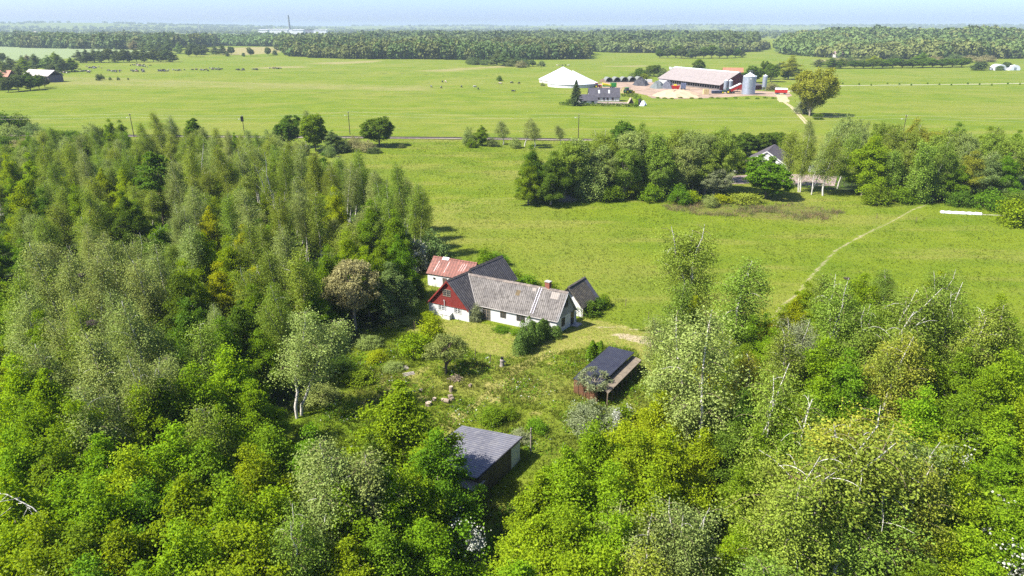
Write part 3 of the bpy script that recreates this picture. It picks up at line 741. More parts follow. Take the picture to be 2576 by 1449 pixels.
# ------------------------------------------------------------------ big shed in the wood's edge
q8 = lambda x, y: (1073.4 + x / 4.336, 1056.2 + y / 4.336)
g0 = at(*q8(1020, 440), 0); g1 = at(*q8(700, 760), 0)
an = dirz(g1, g0); bs = thing('shed', 'large shed with sloping grey sheet roof and dark timber wall below the garden', 'shed', (g0.x, g0.y, 0), an)
ci, si = math.cos(-an), math.sin(-an)
loc = lambda p: Vector(((p.x - g0.x) * ci - (p.y - g0.y) * si, (p.x - g0.x) * si + (p.y - g0.y) * ci, p.z))
BR, FR, BL = loc(at(*q8(1050, 185), 2.72)), loc(at(*q8(555, 637), 2.6)), loc(at(*q8(385, 60), 1.95))
FL = FR + (BL - BR); FL.z = 1.95
Ls = FR.x
k = MB(); k.slab([FL, FR, BR, BL], .08); r = k.build('roof', M_GREYSH.copy(), bs)
r.data.materials[0] = corrugated('grey_roof_sheets', (.15, .15, .172), (.11, .11, .128), (.20, .195, .20), .33, 'X', rough=.5, depth=.38, patch=.12, sheet=2.0)
k = MB(); k.slab([FR + Vector((0, -.05, .01)), BR + Vector((.05, -.05, .01)), BR + Vector((.05, .05, .03)), FR + Vector((0, .05, .03))], .16); k.build('verge', M_BLACK, bs)
wx = loc(at(*q8(935, 545), 0)).x
k = MB(); k.hexa([(wx, -.0, 0), (-.05, -.0, 0), (-.05, .15, 0), (wx, .15, 0)], [(wx, 0, 2.55), (-.05, 0, 2.58), (-.05, .15, 2.58), (wx, .15, 2.55)]); k.hexa([(-.2, .15, 0), (-.05, .15, 0), (-.05, BL.y - .2, 0), (-.2, BL.y - .2, 0)], [(-.2, .15, 2.56), (-.05, .15, 2.56), (-.05, BL.y - .2, 1.85), (-.2, BL.y - .2, 1.85)]); k.build('wall', M_WHITE, bs)
tb = boards('old_plank_wall', (.13, .105, .07), (.085, .07, .05), .19, 'X')
k = MB(); k.hexa([(Ls + .2, -.03, 0), (wx - .003, -.03, 0), (wx - .003, .1, 0), (Ls + .2, .1, 0)], [(Ls + .2, -.03, 2.48), (wx - .003, -.03, 2.54), (wx - .003, .1, 2.54), (Ls + .2, .1, 2.48)]); k.hexa([(Ls + .2, .1, 0), (Ls + .35, .1, 0), (Ls + .35, BL.y - .2, 0), (Ls + .2, BL.y - .2, 0)], [(Ls + .2, .1, 2.46), (Ls + .35, .1, 2.46), (Ls + .35, BL.y - .2, 1.8), (Ls + .2, BL.y - .2, 1.8)]); k.build('plank_wall', tb, bs)
an_ = loc(at(*q8(560, 670), 2.0))
k = MB(); k.slab([(an_.x - 1.3, -.25, 1.9), (an_.x + .5, -.25, 1.95), (an_.x + .5, 2.4, 1.8), (an_.x - 1.3, 2.4, 1.75)], .05); k.build('annex_roof', corrugated('pale_sheets', (.36, .33, .31), (.26, .24, .22), (.12, .11, .10), .3, 'Y', depth=.6), bs)
k = MB(); k.box((an_.x - .45, 1.1, .9), (1.5, 2.3, 1.7)); k.build('annex_wall', tb, bs)
# pole beside it with a cable to the shed
pb = at(1335, 1142); k = MB(); k.cyl((0, 0, 0), (0, 0, 3.15), .09, .075, n=10)
t = thing('wooden_pole', 'grey wooden pole beside the large shed with a cable to its roof corner', 'pole', (pb.x, pb.y, 0))
k.build('post', plain('grey_pole', (.34, .29, .24), (.24, .2, .165), 3, .9, .2), t)
k = MB(); e = Vector((BR.x * math.cos(an) - BR.y * math.sin(an) + g0.x - pb.x, BR.x * math.sin(an) + BR.y * math.cos(an) + g0.y - pb.y, 2.75))
pts = [Vector((0, 0, 2.75)).lerp(e, i / 6) - Vector((0, 0, .25 * math.sin(math.pi * i / 6))) for i in range(7)]
for i in range(6): k.cyl(pts[i], pts[i + 1], .025, n=5)
k.build('cable', M_BLACK, t)
# ------------------------------------------------------------------ plants: prototypes
def unit(v): return v / np.maximum(np.linalg.norm(v, axis=-1, keepdims=True), 1e-9)
def leaves(P, Nrm, size, aspect=.62, g=rng):
    """one diamond-shaped leaf (or small spray) per point, lying across its normal"""
    n = len(P); t = unit(np.cross(Nrm, g.normal(size=(n, 3)))); b = np.cross(Nrm, t)
    s = (size * g.uniform(.65, 1.35, n))[:, None]
    V = np.empty((n, 4, 3)); lift = Nrm * s * .12
    V[:, 0] = P - t * s * .5 - lift; V[:, 1] = P - b * s * aspect * .5 + lift; V[:, 2] = P + t * s * .5 - lift; V[:, 3] = P + b * s * aspect * .5 + lift
    return V.reshape(-1, 3), np.arange(n * 4).reshape(n, 4)

class Limbs:
    def __init__(s): s.V = []; s.F = []; s.I = []; s.n = 0
    def tube(s, pts, rad, k=6, m=0):
        pts = np.asarray(pts, float); mi, m = m, len(pts)
        d = unit(np.gradient(pts, axis=0)); ref = np.array([.31, .87, .12]) ; a = unit(np.cross(d, ref)); b = np.cross(d, a)
        th = np.arange(k) * 2 * np.pi / k
        rad = np.asarray(rad, float)[:, None, None]
        ring = pts[:, None, :] + rad * (np.cos(th)[None, :, None] * a[:, None, :] + np.sin(th)[None, :, None] * b[:, None, :])
        s.V.append(ring.reshape(-1, 3)); i = np.arange(m * k).reshape(m, k) + s.n; s.I.append(np.full((m - 1) * k, mi))
        j = np.roll(i, -1, axis=1)
        s.F.append(np.stack([i[:-1], j[:-1], j[1:], i[1:]], -1).reshape(-1, 4)); s.n += m * k
    def mesh(s, name, m):
        me = np_mesh(name, np.concatenate(s.V), np.concatenate(s.F), m if isinstance(m, list) else [m], np.concatenate(s.I)); me.shade_smooth(); return me

def curve(p0, p1, sag=0.0, wob=.0, n=6, g=rng):
    t = np.linspace(0, 1, n)[:, None]; p = p0 + (p1 - p0) * t; p[:, 2] += sag * np.sin(np.pi * t[:, 0])
    if wob: p[1:-1] += g.normal(size=(n - 2, 3)) * wob
    return p

def birch(seed, h=16.0, w=5.5, stems=1, nb=40, per=26, size=.21, bare=0.0, start=.3, droop=1.0, pale=.12):
    g = np.random.default_rng(seed); tr = Limbs(); LP, LN = [], []
    for s in range(stems):
        base = g.normal(size=2) * (.35 if stems > 1 else .02)
        lean = g.normal(size=2) * (.05 if stems == 1 else .13) * h
        t = np.linspace(0, 1, 10); hh = h * (1 if s == 0 else g.uniform(.82, .97))
        wob = np.cumsum(g.normal(size=(10, 2)) * .012 * h, axis=0); wob -= wob[0]
        trunk = np.stack([base[0] + lean[0] * t ** 1.5 + wob[:, 0], base[1] + lean[1] * t ** 1.5 + wob[:, 1], hh * .97 * t - .3 * (t == 0)], -1)
        r0 = h * (.0115 if stems == 1 else .009)
        tr.tube(trunk, r0 * (1 - t) ** .75 + .015, 8)
        for i in range(nb // stems):
            u = start + (1 - start) * (i + g.uniform(.1, .9)) / (nb / stems) * .99
            p0 = np.array([np.interp(u, t, trunk[:, k]) for k in range(3)])
            az = i * 2.399 + g.normal() * .4 + s * 2.1
            v = (u - start) / (1 - start)
            Lb = w / 2 * (1.0 - .8 * v ** 1.7) * (.55 + .45 * min(1, v * 3.5)) * g.uniform(.65, 1.2)
            out = np.array([math.cos(az), math.sin(az), 0])
            q = np.linspace(0, 1, 6)
            rise = Lb * g.uniform(.5, 1.1); dr = droop * Lb * g.uniform(.5, 1.1)
            br = p0 + out * (Lb * q)[:, None] + np.array([0, 0, 1.0]) * (rise * 1.5 * q - dr * 1.1 * q ** 2.2)[:, None]
            wht = g.uniform() < pale
            tr.tube(br, (r0 * (.23 if wht else .24) * (1 - u * .6)) * (1 - q) ** .8 + .009, 5, 0 if wht else 1)
            if g.uniform() < bare: continue
            nc = max(3, int(Lb * 3.6))
            for c in range(nc):
                qq = g.uniform(.25, 1.05); cp = np.array([np.interp(qq, q, br[:, k]) for k in range(3)]) + g.normal(size=3) * [.22, .22, .15]
                m = int(per * g.uniform(.6, 1.4))
                d = g.normal(size=(m, 3)) * [.40, .40, .34]; d[:, 2] -= droop * g.exponential(.5, m)
                LP.append(cp + d); nn = g.normal(size=(m, 3)); nn[:, 2] = np.abs(nn[:, 2]) * .8 + .3; nn += out * .25; LN.append(unit(nn))
    P = np.concatenate(LP); Nn = np.concatenate(LN)
    return tr, P, Nn, size, h, w

def broad(seed, h=12.0, w=7.5, ncl=130, per=150, size=.30, base=.24, flat=.5, rad=.85, lump=.25, fill=2200, trunk_r=None, limb_n=26, top=1.0, up=.55, egg=0.0):
    g = np.random.default_rng(seed); tr = Limbs(); LP, LN = [], []
    zc_ = h * (base + 1) / 2; rz_ = h * (1 - base) / 2; rx = w / 2
    r0 = trunk_r or h * .017
    lean = g.normal(size=2) * .04 * h
    t = np.linspace(0, 1, 7); top_z = h * .72
    trunk = np.stack([lean[0] * t + g.normal(size=7) * .05 * t, lean[1] * t + g.normal(size=7) * .05 * t, top_z * t - .3 * (t == 0)], -1)
    tr.tube(trunk, r0 * (1.15 - t) ** .8 + .02, 8)
    lobes = unit(g.normal(size=(9, 3)) + [0, 0, .35]); lamp = g.uniform(.35, 1, 9)
    C = []
    while len(C) < ncl:
        d = unit(g.normal(size=3) + np.array([0, 0, .25]))
        lum = 1 - lump + lump * 1.6 * np.max(lamp * np.clip(lobes @ d, 0, 1) ** 3)
        rr = lum * g.uniform(.55, 1.0) ** .6
        wz = 1.0 if d[2] > 0 else .8
        p = np.array([d[0] * rx * rr, d[1] * rx * rr, zc_ + d[2] * rz_ * rr * wz])
        # broader below the middle, domed above
        if p[2] > h * 1.0 or p[2] < h * base * .75: continue
        if egg:     # upright crown: tiers of boughs round a leading shoot
            tt = g.uniform(0, 1) ** 1.15; az = g.uniform(0, 6.28); side = np.array([math.cos(az), math.sin(az), 0])
            pr = (math.sin(math.pi * min(1, .18 + tt * .82) ** .75) ** .8) * (1 - .35 * tt) * (1 - lump + lump * 1.7 * max(0, math.sin(az * 2 + tt * 9 + seed)))
            p = np.array([side[0] * rx * pr, side[1] * rx * pr, 0]) * g.uniform(.5, 1.05) ** .6; p[2] = h * (base + (1 - base) * tt * .97); d = unit(side + [0, 0, .3])
        p[:2] += lean * p[2] / h
        C.append((p, d))
    if egg:      # boughs in loose tiers, each carrying its own bunches of leaves, with gaps between
        C = []; nb_ = int(ncl / 4.6)
        for i in range(nb_):
            tt = ((i + g.uniform(0, .9)) / nb_) ** .92; az = i * 2.399 + g.normal() * .35; side = np.array([math.cos(az), math.sin(az), 0])
            pr = math.sin(math.pi * min(1, .2 + tt * .8) ** .8) ** .75 * (1 - .3 * tt) * g.uniform(.62, 1.3) + .07
            z0 = h * (base + (1 - base) * tt * .86); rise = h * g.uniform(.02, .12) * (1.2 - tt)
            p0 = np.array([lean[0] * z0 / h, lean[1] * z0 / h, z0]); tip = p0 + side * rx * pr + [0, 0, rise]
            cc = curve(p0.copy(), tip, sag=.02 * h * g.uniform(-.5, 1), wob=.12, g=g); tr.tube(cc, np.linspace(r0 * .38 * (1.1 - tt), .015, len(cc)), 5)
            for s in np.linspace(.3, 1.02, max(2, int(6 * min(1.2, pr)))):
                q = p0 + (tip - p0) * s + g.normal(size=3) * [.32, .32, .22] * (.6 + .5 * s); C.append((q, unit(side * .7 + [0, 0, .5])))
        C.append((np.array([lean[0], lean[1], h * .985]), np.array([0, 0, 1.0]))); per = int(per * 130 / len(C) * .95); limb_n = 0
    for i, (p, d) in enumerate(C):
        if i < limb_n:
            z0 = g.uniform(.25, .95) * top_z * min(1, p[2] / (h * .75)); p0 = np.array([np.interp(z0, trunk[:, 2], trunk[:, k]) for k in range(3)])
            cc = curve(p0, p, sag=-.06 * h * g.uniform(-.3, 1), wob=.08, g=g); tr.tube(cc, np.linspace(r0 * .4, .02, len(cc)), 5)
        m = int(per * g.uniform(.6, 1.5)); rc = rad * g.uniform(.55, 1.35)
        q = g.normal(size=(m, 3)) * .56 if egg else unit(g.normal(size=(m, 3))) * (g.uniform(0, 1, (m, 1)) ** .45)
        if egg: q += d * (g.exponential(.22, (m, 1)) - .15)
        q = q * [rc, rc, rc * flat]; q[:, 2] -= .18 * (q[:, 0] ** 2 + q[:, 1] ** 2) / rc     # shelves that droop at the rim
        LP.append(p + q); LN.append(unit(g.normal(size=(m, 3)) * .75 + d * .45 + [0, 0, up]))
    if fill:
        q = unit(g.normal(size=(fill, 3))) * (g.uniform(0, 1, (fill, 1)) ** .4) * .8 * [rx, rx, rz_]; q[:, 2] += zc_; q[:, :2] += lean * (q[:, 2:] / h)
        LP.append(q); LN.append(unit(g.normal(size=(fill, 3))))
    return tr, np.concatenate(LP), np.concatenate(LN), size, h, w

def shrub(seed, h=3.0, w=3.6, ncl=46, per=90, size=.2, stems=7, flat=.8, rad=.55, up=.4):
    g = np.random.default_rng(seed); tr = Limbs(); LP, LN = [], []
    C = []
    for i in range(ncl):
        d = unit(g.normal(size=3)); d[2] = abs(d[2]); rr = g.uniform(.45, 1) ** .6 * g.uniform(.75, 1.1)
        C.append((np.array([d[0] * w / 2 * rr, d[1] * w / 2 * rr, .12 * h + d[2] * h * .86 * rr]), d))
    for i in range(stems):
        p = C[i][0]; cc = curve(np.array([p[0] * .1, p[1] * .1, -.1]), p, sag=.15 * h, wob=.05, g=g); tr.tube(cc, np.linspace(.06, .015, len(cc)), 5)
    for p, d in C:
        m = int(per * g.uniform(.6, 1.4)); rc = rad * g.uniform(.7, 1.3)
        q = g.normal(size=(m, 3)) * .6 * [rc, rc, rc * flat]
        LP.append(p + q); LN.append(unit(g.normal(size=(m, 3)) * .75 + d * .45 + [0, 0, up]))
    P = np.concatenate(LP); P[:, 2] = np.abs(P[:, 2]) + .02
    return tr, P, np.concatenate(LN), size, h, w

def spruce(seed, h=14.0, w=8.0):
    g = np.random.default_rng(seed); tr = Limbs(); LP, LN = [], []
    tr.tube([[0, 0, -.2], [0, 0, h * .5], [0, 0, h * .98]], [.26, .15, .03], 8)
    for i in range(150):
        u = (i / 150) ** .9; z = h * (.07 + .91 * u); Lb = w / 2 * (1 - u) ** .8 * g.uniform(.7, 1.15) + .15; az = i * 2.4 + g.normal() * .3
        out = np.array([math.cos(az), math.sin(az), 0]); q = np.linspace(0, 1, 5)
        br = np.array([0, 0, z]) + out * (Lb * q)[:, None] + np.array([0, 0, 1.0]) * (Lb * (-.42 * q + .2 * q ** 2))[:, None]
        tr.tube(br, np.linspace(.05, .012, 5), 4)
        m = int(34 * Lb + 10); qq = g.uniform(.1, 1.03, m); cp = np.stack([np.interp(qq, q, br[:, k]) for k in range(3)], -1)
        sd = np.cross(out, [0, 0, 1.0]); cp += sd * (g.normal(size=m) * .28 * Lb * .4 * (1.1 - qq))[:, None]; cp[:, 2] -= np.abs(g.normal(size=m)) * .12
        LP.append(cp); LN.append(unit(g.normal(size=(m, 3)) * .5 + [0, 0, .8] + out * .3))
    return tr, np.concatenate(LP), np.concatenate(LN), .42, h, w

def upright(seed, h=2.6, w=1.8, n=5200, cones=6, size=.16, spread=1.0):
    """juniper-like bush: fans of upright sprays"""
    g = np.random.default_rng(seed); tr = Limbs(); LP, LN = [], []
    for c in range(cones):
        a = g.uniform(0, 6.28); rr = g.uniform(0, .8) ** .7 * w / 2 * spread; b = np.array([math.cos(a) * rr, math.sin(a) * rr, 0]) ; hc = h * g.uniform(.72, 1.0)
        tr.tube([b + [0, 0, -.1], b * 1.1 + [0, 0, hc * .6], b * 1.25 + [0, 0, hc * .95]], [.05, .03, .01], 5)
        m = n // cones; z = g.uniform(0.02, 1, m) ** .8; r = (.48 * w / max(1, cones) ** .42) * (1 - z ** 2.2) ** .6 * g.uniform(.5, 1.05, m); az = g.uniform(0, 6.28, m)
        d = np.stack([np.cos(az), np.sin(az), 0 * az], -1)
        p = b * (1 + .25 * z)[:, None] + d * r[:, None] + np.stack([0 * z, 0 * z, z * hc], -1)
        LP.append(p); LN.append(unit(d + g.normal(size=(m, 3)) * .4 + [0, 0, .15]))
    return tr, np.concatenate(LP), np.concatenate(LN), size, h, w

# leaf and bark materials
LEAF = {
    'birch': leaf('birch_leaves', (0.136, 0.202, 0.022), (0.219, 0.291, 0.042), 0.36, .015),
    'birch_grey': leaf('birch_leaves_grey', (0.172, 0.225, 0.048), (0.255, 0.310, 0.089), 0.34, .012),
    'birch_gold': leaf('birch_leaves_golden', (0.184, 0.219, 0.019), (0.284, 0.309, 0.040), 0.38, .015),
    'bright': leaf('maple_leaves_bright', (0.124, 0.225, 0.006), (0.243, 0.332, 0.013), 0.44, .018),
    'mid': leaf('maple_leaves', (0.089, 0.172, 0.008), (0.165, 0.255, 0.013), 0.41, .018),
    'dark': leaf('maple_leaves_dark', (0.057, 0.119, 0.009), (0.112, 0.178, 0.018), 0.36, .015),
    'lime': leaf('young_leaves_lime', (0.190, 0.255, 0.006), (0.314, 0.355, 0.013), 0.45, .015),
    'blue': leaf('cool_green_leaves', (0.100, 0.172, 0.039), (0.178, 0.249, 0.078), 0.36, .012),
    'tan': leaf('budding_tan_leaves', (.20, .195, .07), (.285, .27, .12), 0.31, .012),
    'willow': leaf('willow_leaves', (0.178, 0.213, 0.089), (0.261, 0.291, 0.153), 0.31, .012),
    'gold': leaf('yellow_blossom', (.50, .44, .008), (.62, .56, .02), .3, .0),
    'white': leaf('white_blossom', (.36, .37, .31), (.48, .49, .43), .3, .0, .15),
    'spruce': leaf('spruce_needles', (0.05, 0.08, 0.025), (0.095, 0.125, 0.04), 0.18, .012),
    'yew': leaf('yew_needles', (0.06, 0.12, 0.02), (0.11, 0.185, 0.035), 0.24, .012),
    'far': leaf('distant_leaves', (0.075, 0.115, 0.03), (0.125, 0.165, 0.05), 0.21, .02, .35),
}
BARK_W = bark('birch_bark', (.52, .49, .44), (.36, .34, .30), (.06, .05, .045))
BARK_B = bark('brown_bark', (.15, .115, .075), (.09, .07, .05))
BARK_T = bark('birch_twigs', (.17, .135, .085), (.11, .085, .055))
BARK_G = bark('grey_bark', (.30, .26, .19), (.17, .145, .10))

PROTO = {}
def proto(key, gen, leafm, barkm, blossom=None, aspect=.62):
    tr, P, Nn, size, h, w = gen
    d = dict(h=h, w=w, trunk=tr.mesh(key + '_trunk', barkm))
    if blossom:
        g = np.random.default_rng(99); m = (np.sin(P[:, 0] * 2.3 + 1) * np.sin(P[:, 1] * 2.1) + np.sin(P[:, 2] * 2.6 + P[:, 0]) * .6 + g.normal(size=len(P)) * .25 + Nn[:, 2] * .4) > blossom[1]
        V, F = leaves(P[m], Nn[m], size * .6, .9); d['blossom'] = np_mesh(key + '_blossom', V, F, [blossom[0]])
        P, Nn = P[~m], Nn[~m]
    V, F = leaves(P, Nn, size, aspect); d['crown'] = np_mesh(key + '_crown', V, F, [leafm])
    PROTO[key] = d

for i in range(4): proto(f'birch{i}', birch(10 + i, 16, 5.6, 1, 54, 38, .175), LEAF['birch'], [BARK_W, BARK_T])
proto('birch4', birch(15, 16, 7.0, 3, 68, 37, .175, pale=.1), LEAF['birch'], [BARK_W, BARK_T])
proto('birch5', birch(18, 16, 6.4, 2, 62, 37, .175, start=.36, pale=.08), LEAF['birch'], [BARK_W, BARK_T])
proto('birch6', birch(23, 16, 7.6, 4, 78, 37, .172, bare=.08, start=.34, pale=.14), LEAF['birch'], [BARK_W, BARK_T])
proto('birch_bare', birch(16, 16, 5.0, 2, 44, 22, .18, bare=.5, start=.35, droop=.3, pale=.6), LEAF['birch'], [BARK_W, BARK_T])
proto('weeping0', birch(30, 16, 8.0, 1, 80, 50, .26, start=.07, droop=1.7, pale=.05), LEAF['birch'], [BARK_W, BARK_T])
proto('weeping1', birch(31, 16, 8.0, 2, 84, 50, .26, start=.07, droop=1.7, pale=.05), LEAF['birch'], [BARK_W, BARK_T])
for i in range(4): proto(f'maple{i}', broad(40 + i, 12, 7.0, 130, 290, .20, rad=.76, flat=.6, lump=.38, fill=400, base=.08, egg=1), LEAF['bright'], BARK_G)
proto('maple_tall', broad(45, 14, 6.4, 130, 290, .20, base=.08, lump=.4, rad=.76, flat=.6, fill=400, egg=1), LEAF['bright'], BARK_G)
for i in range(2): proto(f'oak{i}', broad(50 + i, 10, 9, 140, 130, .33, base=.05, flat=.6, lump=.35), LEAF['dark'], BARK_B)
proto('alder', broad(54, 15, 7, 120, 105, .32, base=.05, flat=.5, lump=.15), LEAF['dark'], BARK_B)
proto('tan', broad(56, 11, 8, 150, 75, .25, base=.2, flat=.8, fill=900), LEAF['tan'], BARK_G)
for i in range(2): proto(f'dome{i}', broad(90 + i, 14, 11, 210, 120, .26, base=.03, flat=.75, rad=1.05, lump=.45, fill=1500, limb_n=40), LEAF['birch'], BARK_G)
proto('apple', broad(57, 4.6, 5.0, 60, 85, .17, base=.36, flat=.6, rad=.55, fill=250, limb_n=30, trunk_r=.13), LEAF['birch_grey'], BARK_B)
proto('sapling', broad(58, 5.0, 4.4, 56, 55, .17, base=.25, flat=.8, rad=.5, fill=150, limb_n=30, trunk_r=.08), LEAF['willow'], BARK_G)
for i in range(3): proto(f'shrub{i}', shrub(60 + i), LEAF['mid'], BARK_B)
proto('hawthorn0', shrub(64, 5, 5, 70, 90, .24, 9), LEAF['mid'], BARK_B, (LEAF['white'], .75))
proto('hawthorn1', shrub(65, 5, 5, 70, 90, .24, 9), LEAF['mid'], BARK_B, (LEAF['white'], .25))
proto('laburnum', shrub(66, 5.5, 4, 60, 95, .22, 8), LEAF['mid'], BARK_B, (LEAF['gold'], -.1))
proto('willow', shrub(67, 4.5, 5.5, 80, 95, .19, 10, rad=.6), LEAF['willow'], BARK_G)
proto('spruce', spruce(70), LEAF['spruce'], BARK_B)
proto('juniper', upright(72, 2.7, 1.9), LEAF['yew'], BARK_B, aspect=.4)
proto('poplar', broad(74, 16, 20, 210, 95, .5, base=.03, flat=1.0, rad=1.35, fill=300, limb_n=90, lump=.6), LEAF['birch_gold'], BARK_G)
# ------------------------------------------------------------------ plants: placing
def proj(x, y, z):
    dz = z - EYE; f = y * cP - dz * sP; u = y * sP + dz * cP
    return CX + FPX * x / f, CY - FPX * u / f

NOUN = {'birch': ('birch_tree', 'birch', 'birch tree'), 'weeping': ('birch_tree', 'weeping birch', 'birch tree'), 'maple': ('leafy_tree', 'leafy tree', 'tree'), 'oak': ('round_tree', 'round tree', 'tree'),
        'dome': ('domed_tree', 'domed tree', 'tree'), 'alder': ('conical_tree', 'conical tree', 'tree'), 'tan': ('budding_tree', 'budding tree', 'tree'), 'shrub': ('shrub', 'shrub', 'shrub'), 'hawthorn': ('hawthorn_bush', 'white-flowering hawthorn', 'bush'),
        'willow': ('willow_bush', 'fine-leaved willow bush', 'bush'), 'poplar': ('spreading_tree', 'wide spreading tree', 'tree'), 'spruce': ('spruce_tree', 'spruce', 'spruce tree'), 'juniper': ('juniper_bush', 'upright evergreen bush', 'bush'),
        'laburnum': ('laburnum_bush', 'yellow-flowering bush', 'bush'), 'apple': ('apple_tree', 'apple tree', 'fruit tree'), 'sapling': ('young_tree', 'sparse young tree', 'tree')}
TINT = {'o': ('birch', 'olive'), 'g': ('birch_grey', 'grey-green'), 'y': ('birch_gold', 'golden-green'), 'b': ('bright', 'bright green'), 'm': ('mid', 'green'), 'd': ('dark', 'dark green'), 'l': ('lime', 'yellow-green'),
        'c': ('blue', 'cool green'), 't': ('tan', 'tan'), 'w': ('willow', 'silvery'), 'f': ('far', 'dull green'), '': (None, '')}
ZONE = {
    'LB': ("along the wood's field edge", (760, 330), 'the oaks'),
    'LC': ("in the wood's second belt", (1045, 610), 'the white bush'),
    'LD': ("amid the birch wood", (1100, 670), 'the red roof'),
    'LE': ("level with the farmhouse", (1115, 740), 'the red gable'),
    'LF': ("in wood beside the garden", (1130, 870), 'the apple tree'),
    'LG': ("in wood before the garden", (1150, 1130), 'the large shed'),
    'LH': ("at the wood's near edge", (1150, 1200), 'the large shed'),
    'RL': ("along the railway hedge", (955, 310), 'the round oak'),
    'RM': ("beside the railway in the open", (1455, 340), 'the utility pole'),
    'RB': ("in the neighbour's tree belt", (1930, 410), 'the white house'),
    'RR': ("in the row past the house", (1930, 410), 'its gable'),
    'NE': ("beyond the gravel drive", (1945, 790), 'the yellow bush'),
    'NR': ("below the carport", (1530, 960), 'its roof'),
    'NH': ("by the huge birch", (1945, 790), 'the yellow bush'),
    'GA': ("in the farmhouse garden", (1240, 760), 'the farmhouse'),
    'ME': ("on the meadow edge", (1240, 760), 'the farmhouse'),
    'FM': ("round the dairy farm", (1880, 210), 'the big silo'),
    'FR': ("beyond the farm fields", (1880, 210), 'the silo'),
    'FL': ("behind the cow herd", (730, 80), 'the tall chimney'),
    'FN': ("beside the far barn", (110, 195), 'that barn'),
}
ORD = ['first', 'second', 'third', 'fourth', 'fifth', 'sixth', 'seventh', 'eighth', 'ninth', 'tenth', 'eleventh', 'twelfth', 'thirteenth', 'fourteenth', 'fifteenth', 'sixteenth', 'seventeenth', 'eighteenth', 'nineteenth', 'twentieth']
PLANTS = []     # (object, noun words, colour, size word, zone, pixel)
SPOTS = []      # x, y, radius of what stands already
def family(k):
    return k.rstrip('0123456789').replace('birch_bare', 'birch').replace('maple_tall', 'maple')
def plant(key, x, y, h, w, zone, tint='', label=None, z=None, rz=None, lean=0.0):
    p = PROTO[key]; fam = family(key); nm, noun, cat = NOUN[fam]
    if zone in ('FN', 'FL', 'FR') and nm in ('leafy_tree', 'round_tree'): nm = 'hedgerow_tree'
    o = thing(nm, label, cat, (x, y, float(terr(x, y)) if z is None else z), rz if rz is not None else random.uniform(0, 6.28))
    k = w / p['w']; o.scale = (k, k * random.uniform(.93, 1.07), h / p['h'])
    if lean: o.rotation_euler.x = lean
    for part in ('trunk', 'crown', 'blossom'):
        if part in p:
            c = link(part, p[part], o)
            if part == 'crown' and tint and TINT[tint][0]:
                c.material_slots[0].link = 'OBJECT'; c.material_slots[0].material = LEAF[TINT[tint][0]]
    SPOTS.append((x, y, w / 2))
    px = proj(x, y, h * .8)
    if label is None:
        t = {'birch': (13.4, 16.6), 'weeping': (13.5, 16.5), 'maple': (9.6, 13.4), 'oak': (6, 11), 'shrub': (1.9, 3.6), 'hawthorn': (3, 5.5), 'willow': (3, 5)}.get(fam, (0, 99))
        sz = 'low ' if h < t[0] else 'tall ' if h > t[1] else ''
        PLANTS.append((o, noun, TINT[tint][1], sz, zone, px))
    return o
def top(key, px, py, h, w, zone, tint='', label=None, **kw):
    """a plant whose crown tip is seen at this pixel"""
    p = at(px, py, h); return plant(key, p.x, p.y, h, w, zone, tint, label, **kw)
def foot(key, px, py, h, w, zone, tint='', label=None, **kw):
    p = land(px, py); return plant(key, p.x, p.y, h, w, zone, tint, label, **kw)
cyc = {}
def pick(f):
    opts = {'B': ['birch0', 'birch1', 'birch2', 'birch3', 'birch4', 'birch5'], 'M': ['maple0', 'maple1', 'maple2', 'maple3'], 'O': ['oak0', 'oak1'], 'S': ['shrub0', 'shrub1', 'shrub2'], 'H': ['hawthorn0', 'hawthorn1'],
            'W': ['willow'], 'A': ['alder'], 'T': ['tan'], 'Z': ['birch_bare'], 'P': ['weeping0', 'weeping1'], 'D': ['dome0', 'dome1'], 'V': ['maple_tall'], 'K': ['birch4', 'birch6', 'birch6'], 'J': ['juniper']}[f]
    cyc[f] = cyc.get(f, random.randrange(9)) + 1
    return opts[cyc[f] % len(opts)]
def many(zone, text, fn=top):
    for row in text.split(';'):
        row = row.split()
        if not row: continue
        kt, px, py, h, w = row[0], *map(float, row[1:5])
        w *= 1.22 if kt[0] == 'P' else 1
        w *= {'B': .86, 'M': .80}.get(kt[0], 1) if zone[0] in 'LN' else 1
        if zone in ('FN', 'FL'): h, w = h * 1.12, min(w, h * 1.05); px += random.uniform(-4, 4)
        fn(pick(kt[0]), px, py, h, w, zone, kt[1:])

many('LB', "Bg 228 308 13 5;Sd 243 318 7 5;Mm 270 301 12 7;Md 303 303 12 7;Bo 350 304 15 6;Bo 395 280 18 6.5;Bg 424 284 17 6;Ad 483 293 15 7;Bo 452 318 14 5.5;Bo 535 318 13 6;Bg 560 325 12.5 5;Mm 590 334 10 6;Bg 628 322 13 6;Bo 655 332 12.5 5;Bg 200 330 12 5;Mm 320 335 11 7;Bo 375 325 14 6;Bo 505 335 13 6")
many('LC', "Mb 20 390 13 8;Mb 70 388 14 8;Bo 85 362 17 6;Bo 130 402 16 5.5;Bo 172 350 17 6;Bg 203 365 17 5.5;Mb 250 425 12 7;Mb 300 430 12 7;Bo 335 365 17 6;Ad 378 374 17 9.5;Bg 440 402 16 6;Bo 456 362 17 6;Z 482 346 17 5;Bg 522 340 17 6;Bo 562 366 17 6;Bg 600 362 17 6;Bo 640 352 17 6;Z 668 363 18 5;Bo 706 370 17 6;Bg 738 362 17 6;Bo 775 380 17 6;Bo 802 377 17 6;Bo 830 396 16 6;Bg 862 402 16 5;Bo 908 372 17.5 5.5;Bo 885 398 15 5;Bo 1008 404 17 6;Bo 1032 458 15 5;Bo 968 442 15 5.5;Bo 1052 474 14 5.5;Bg 935 430 15 5")
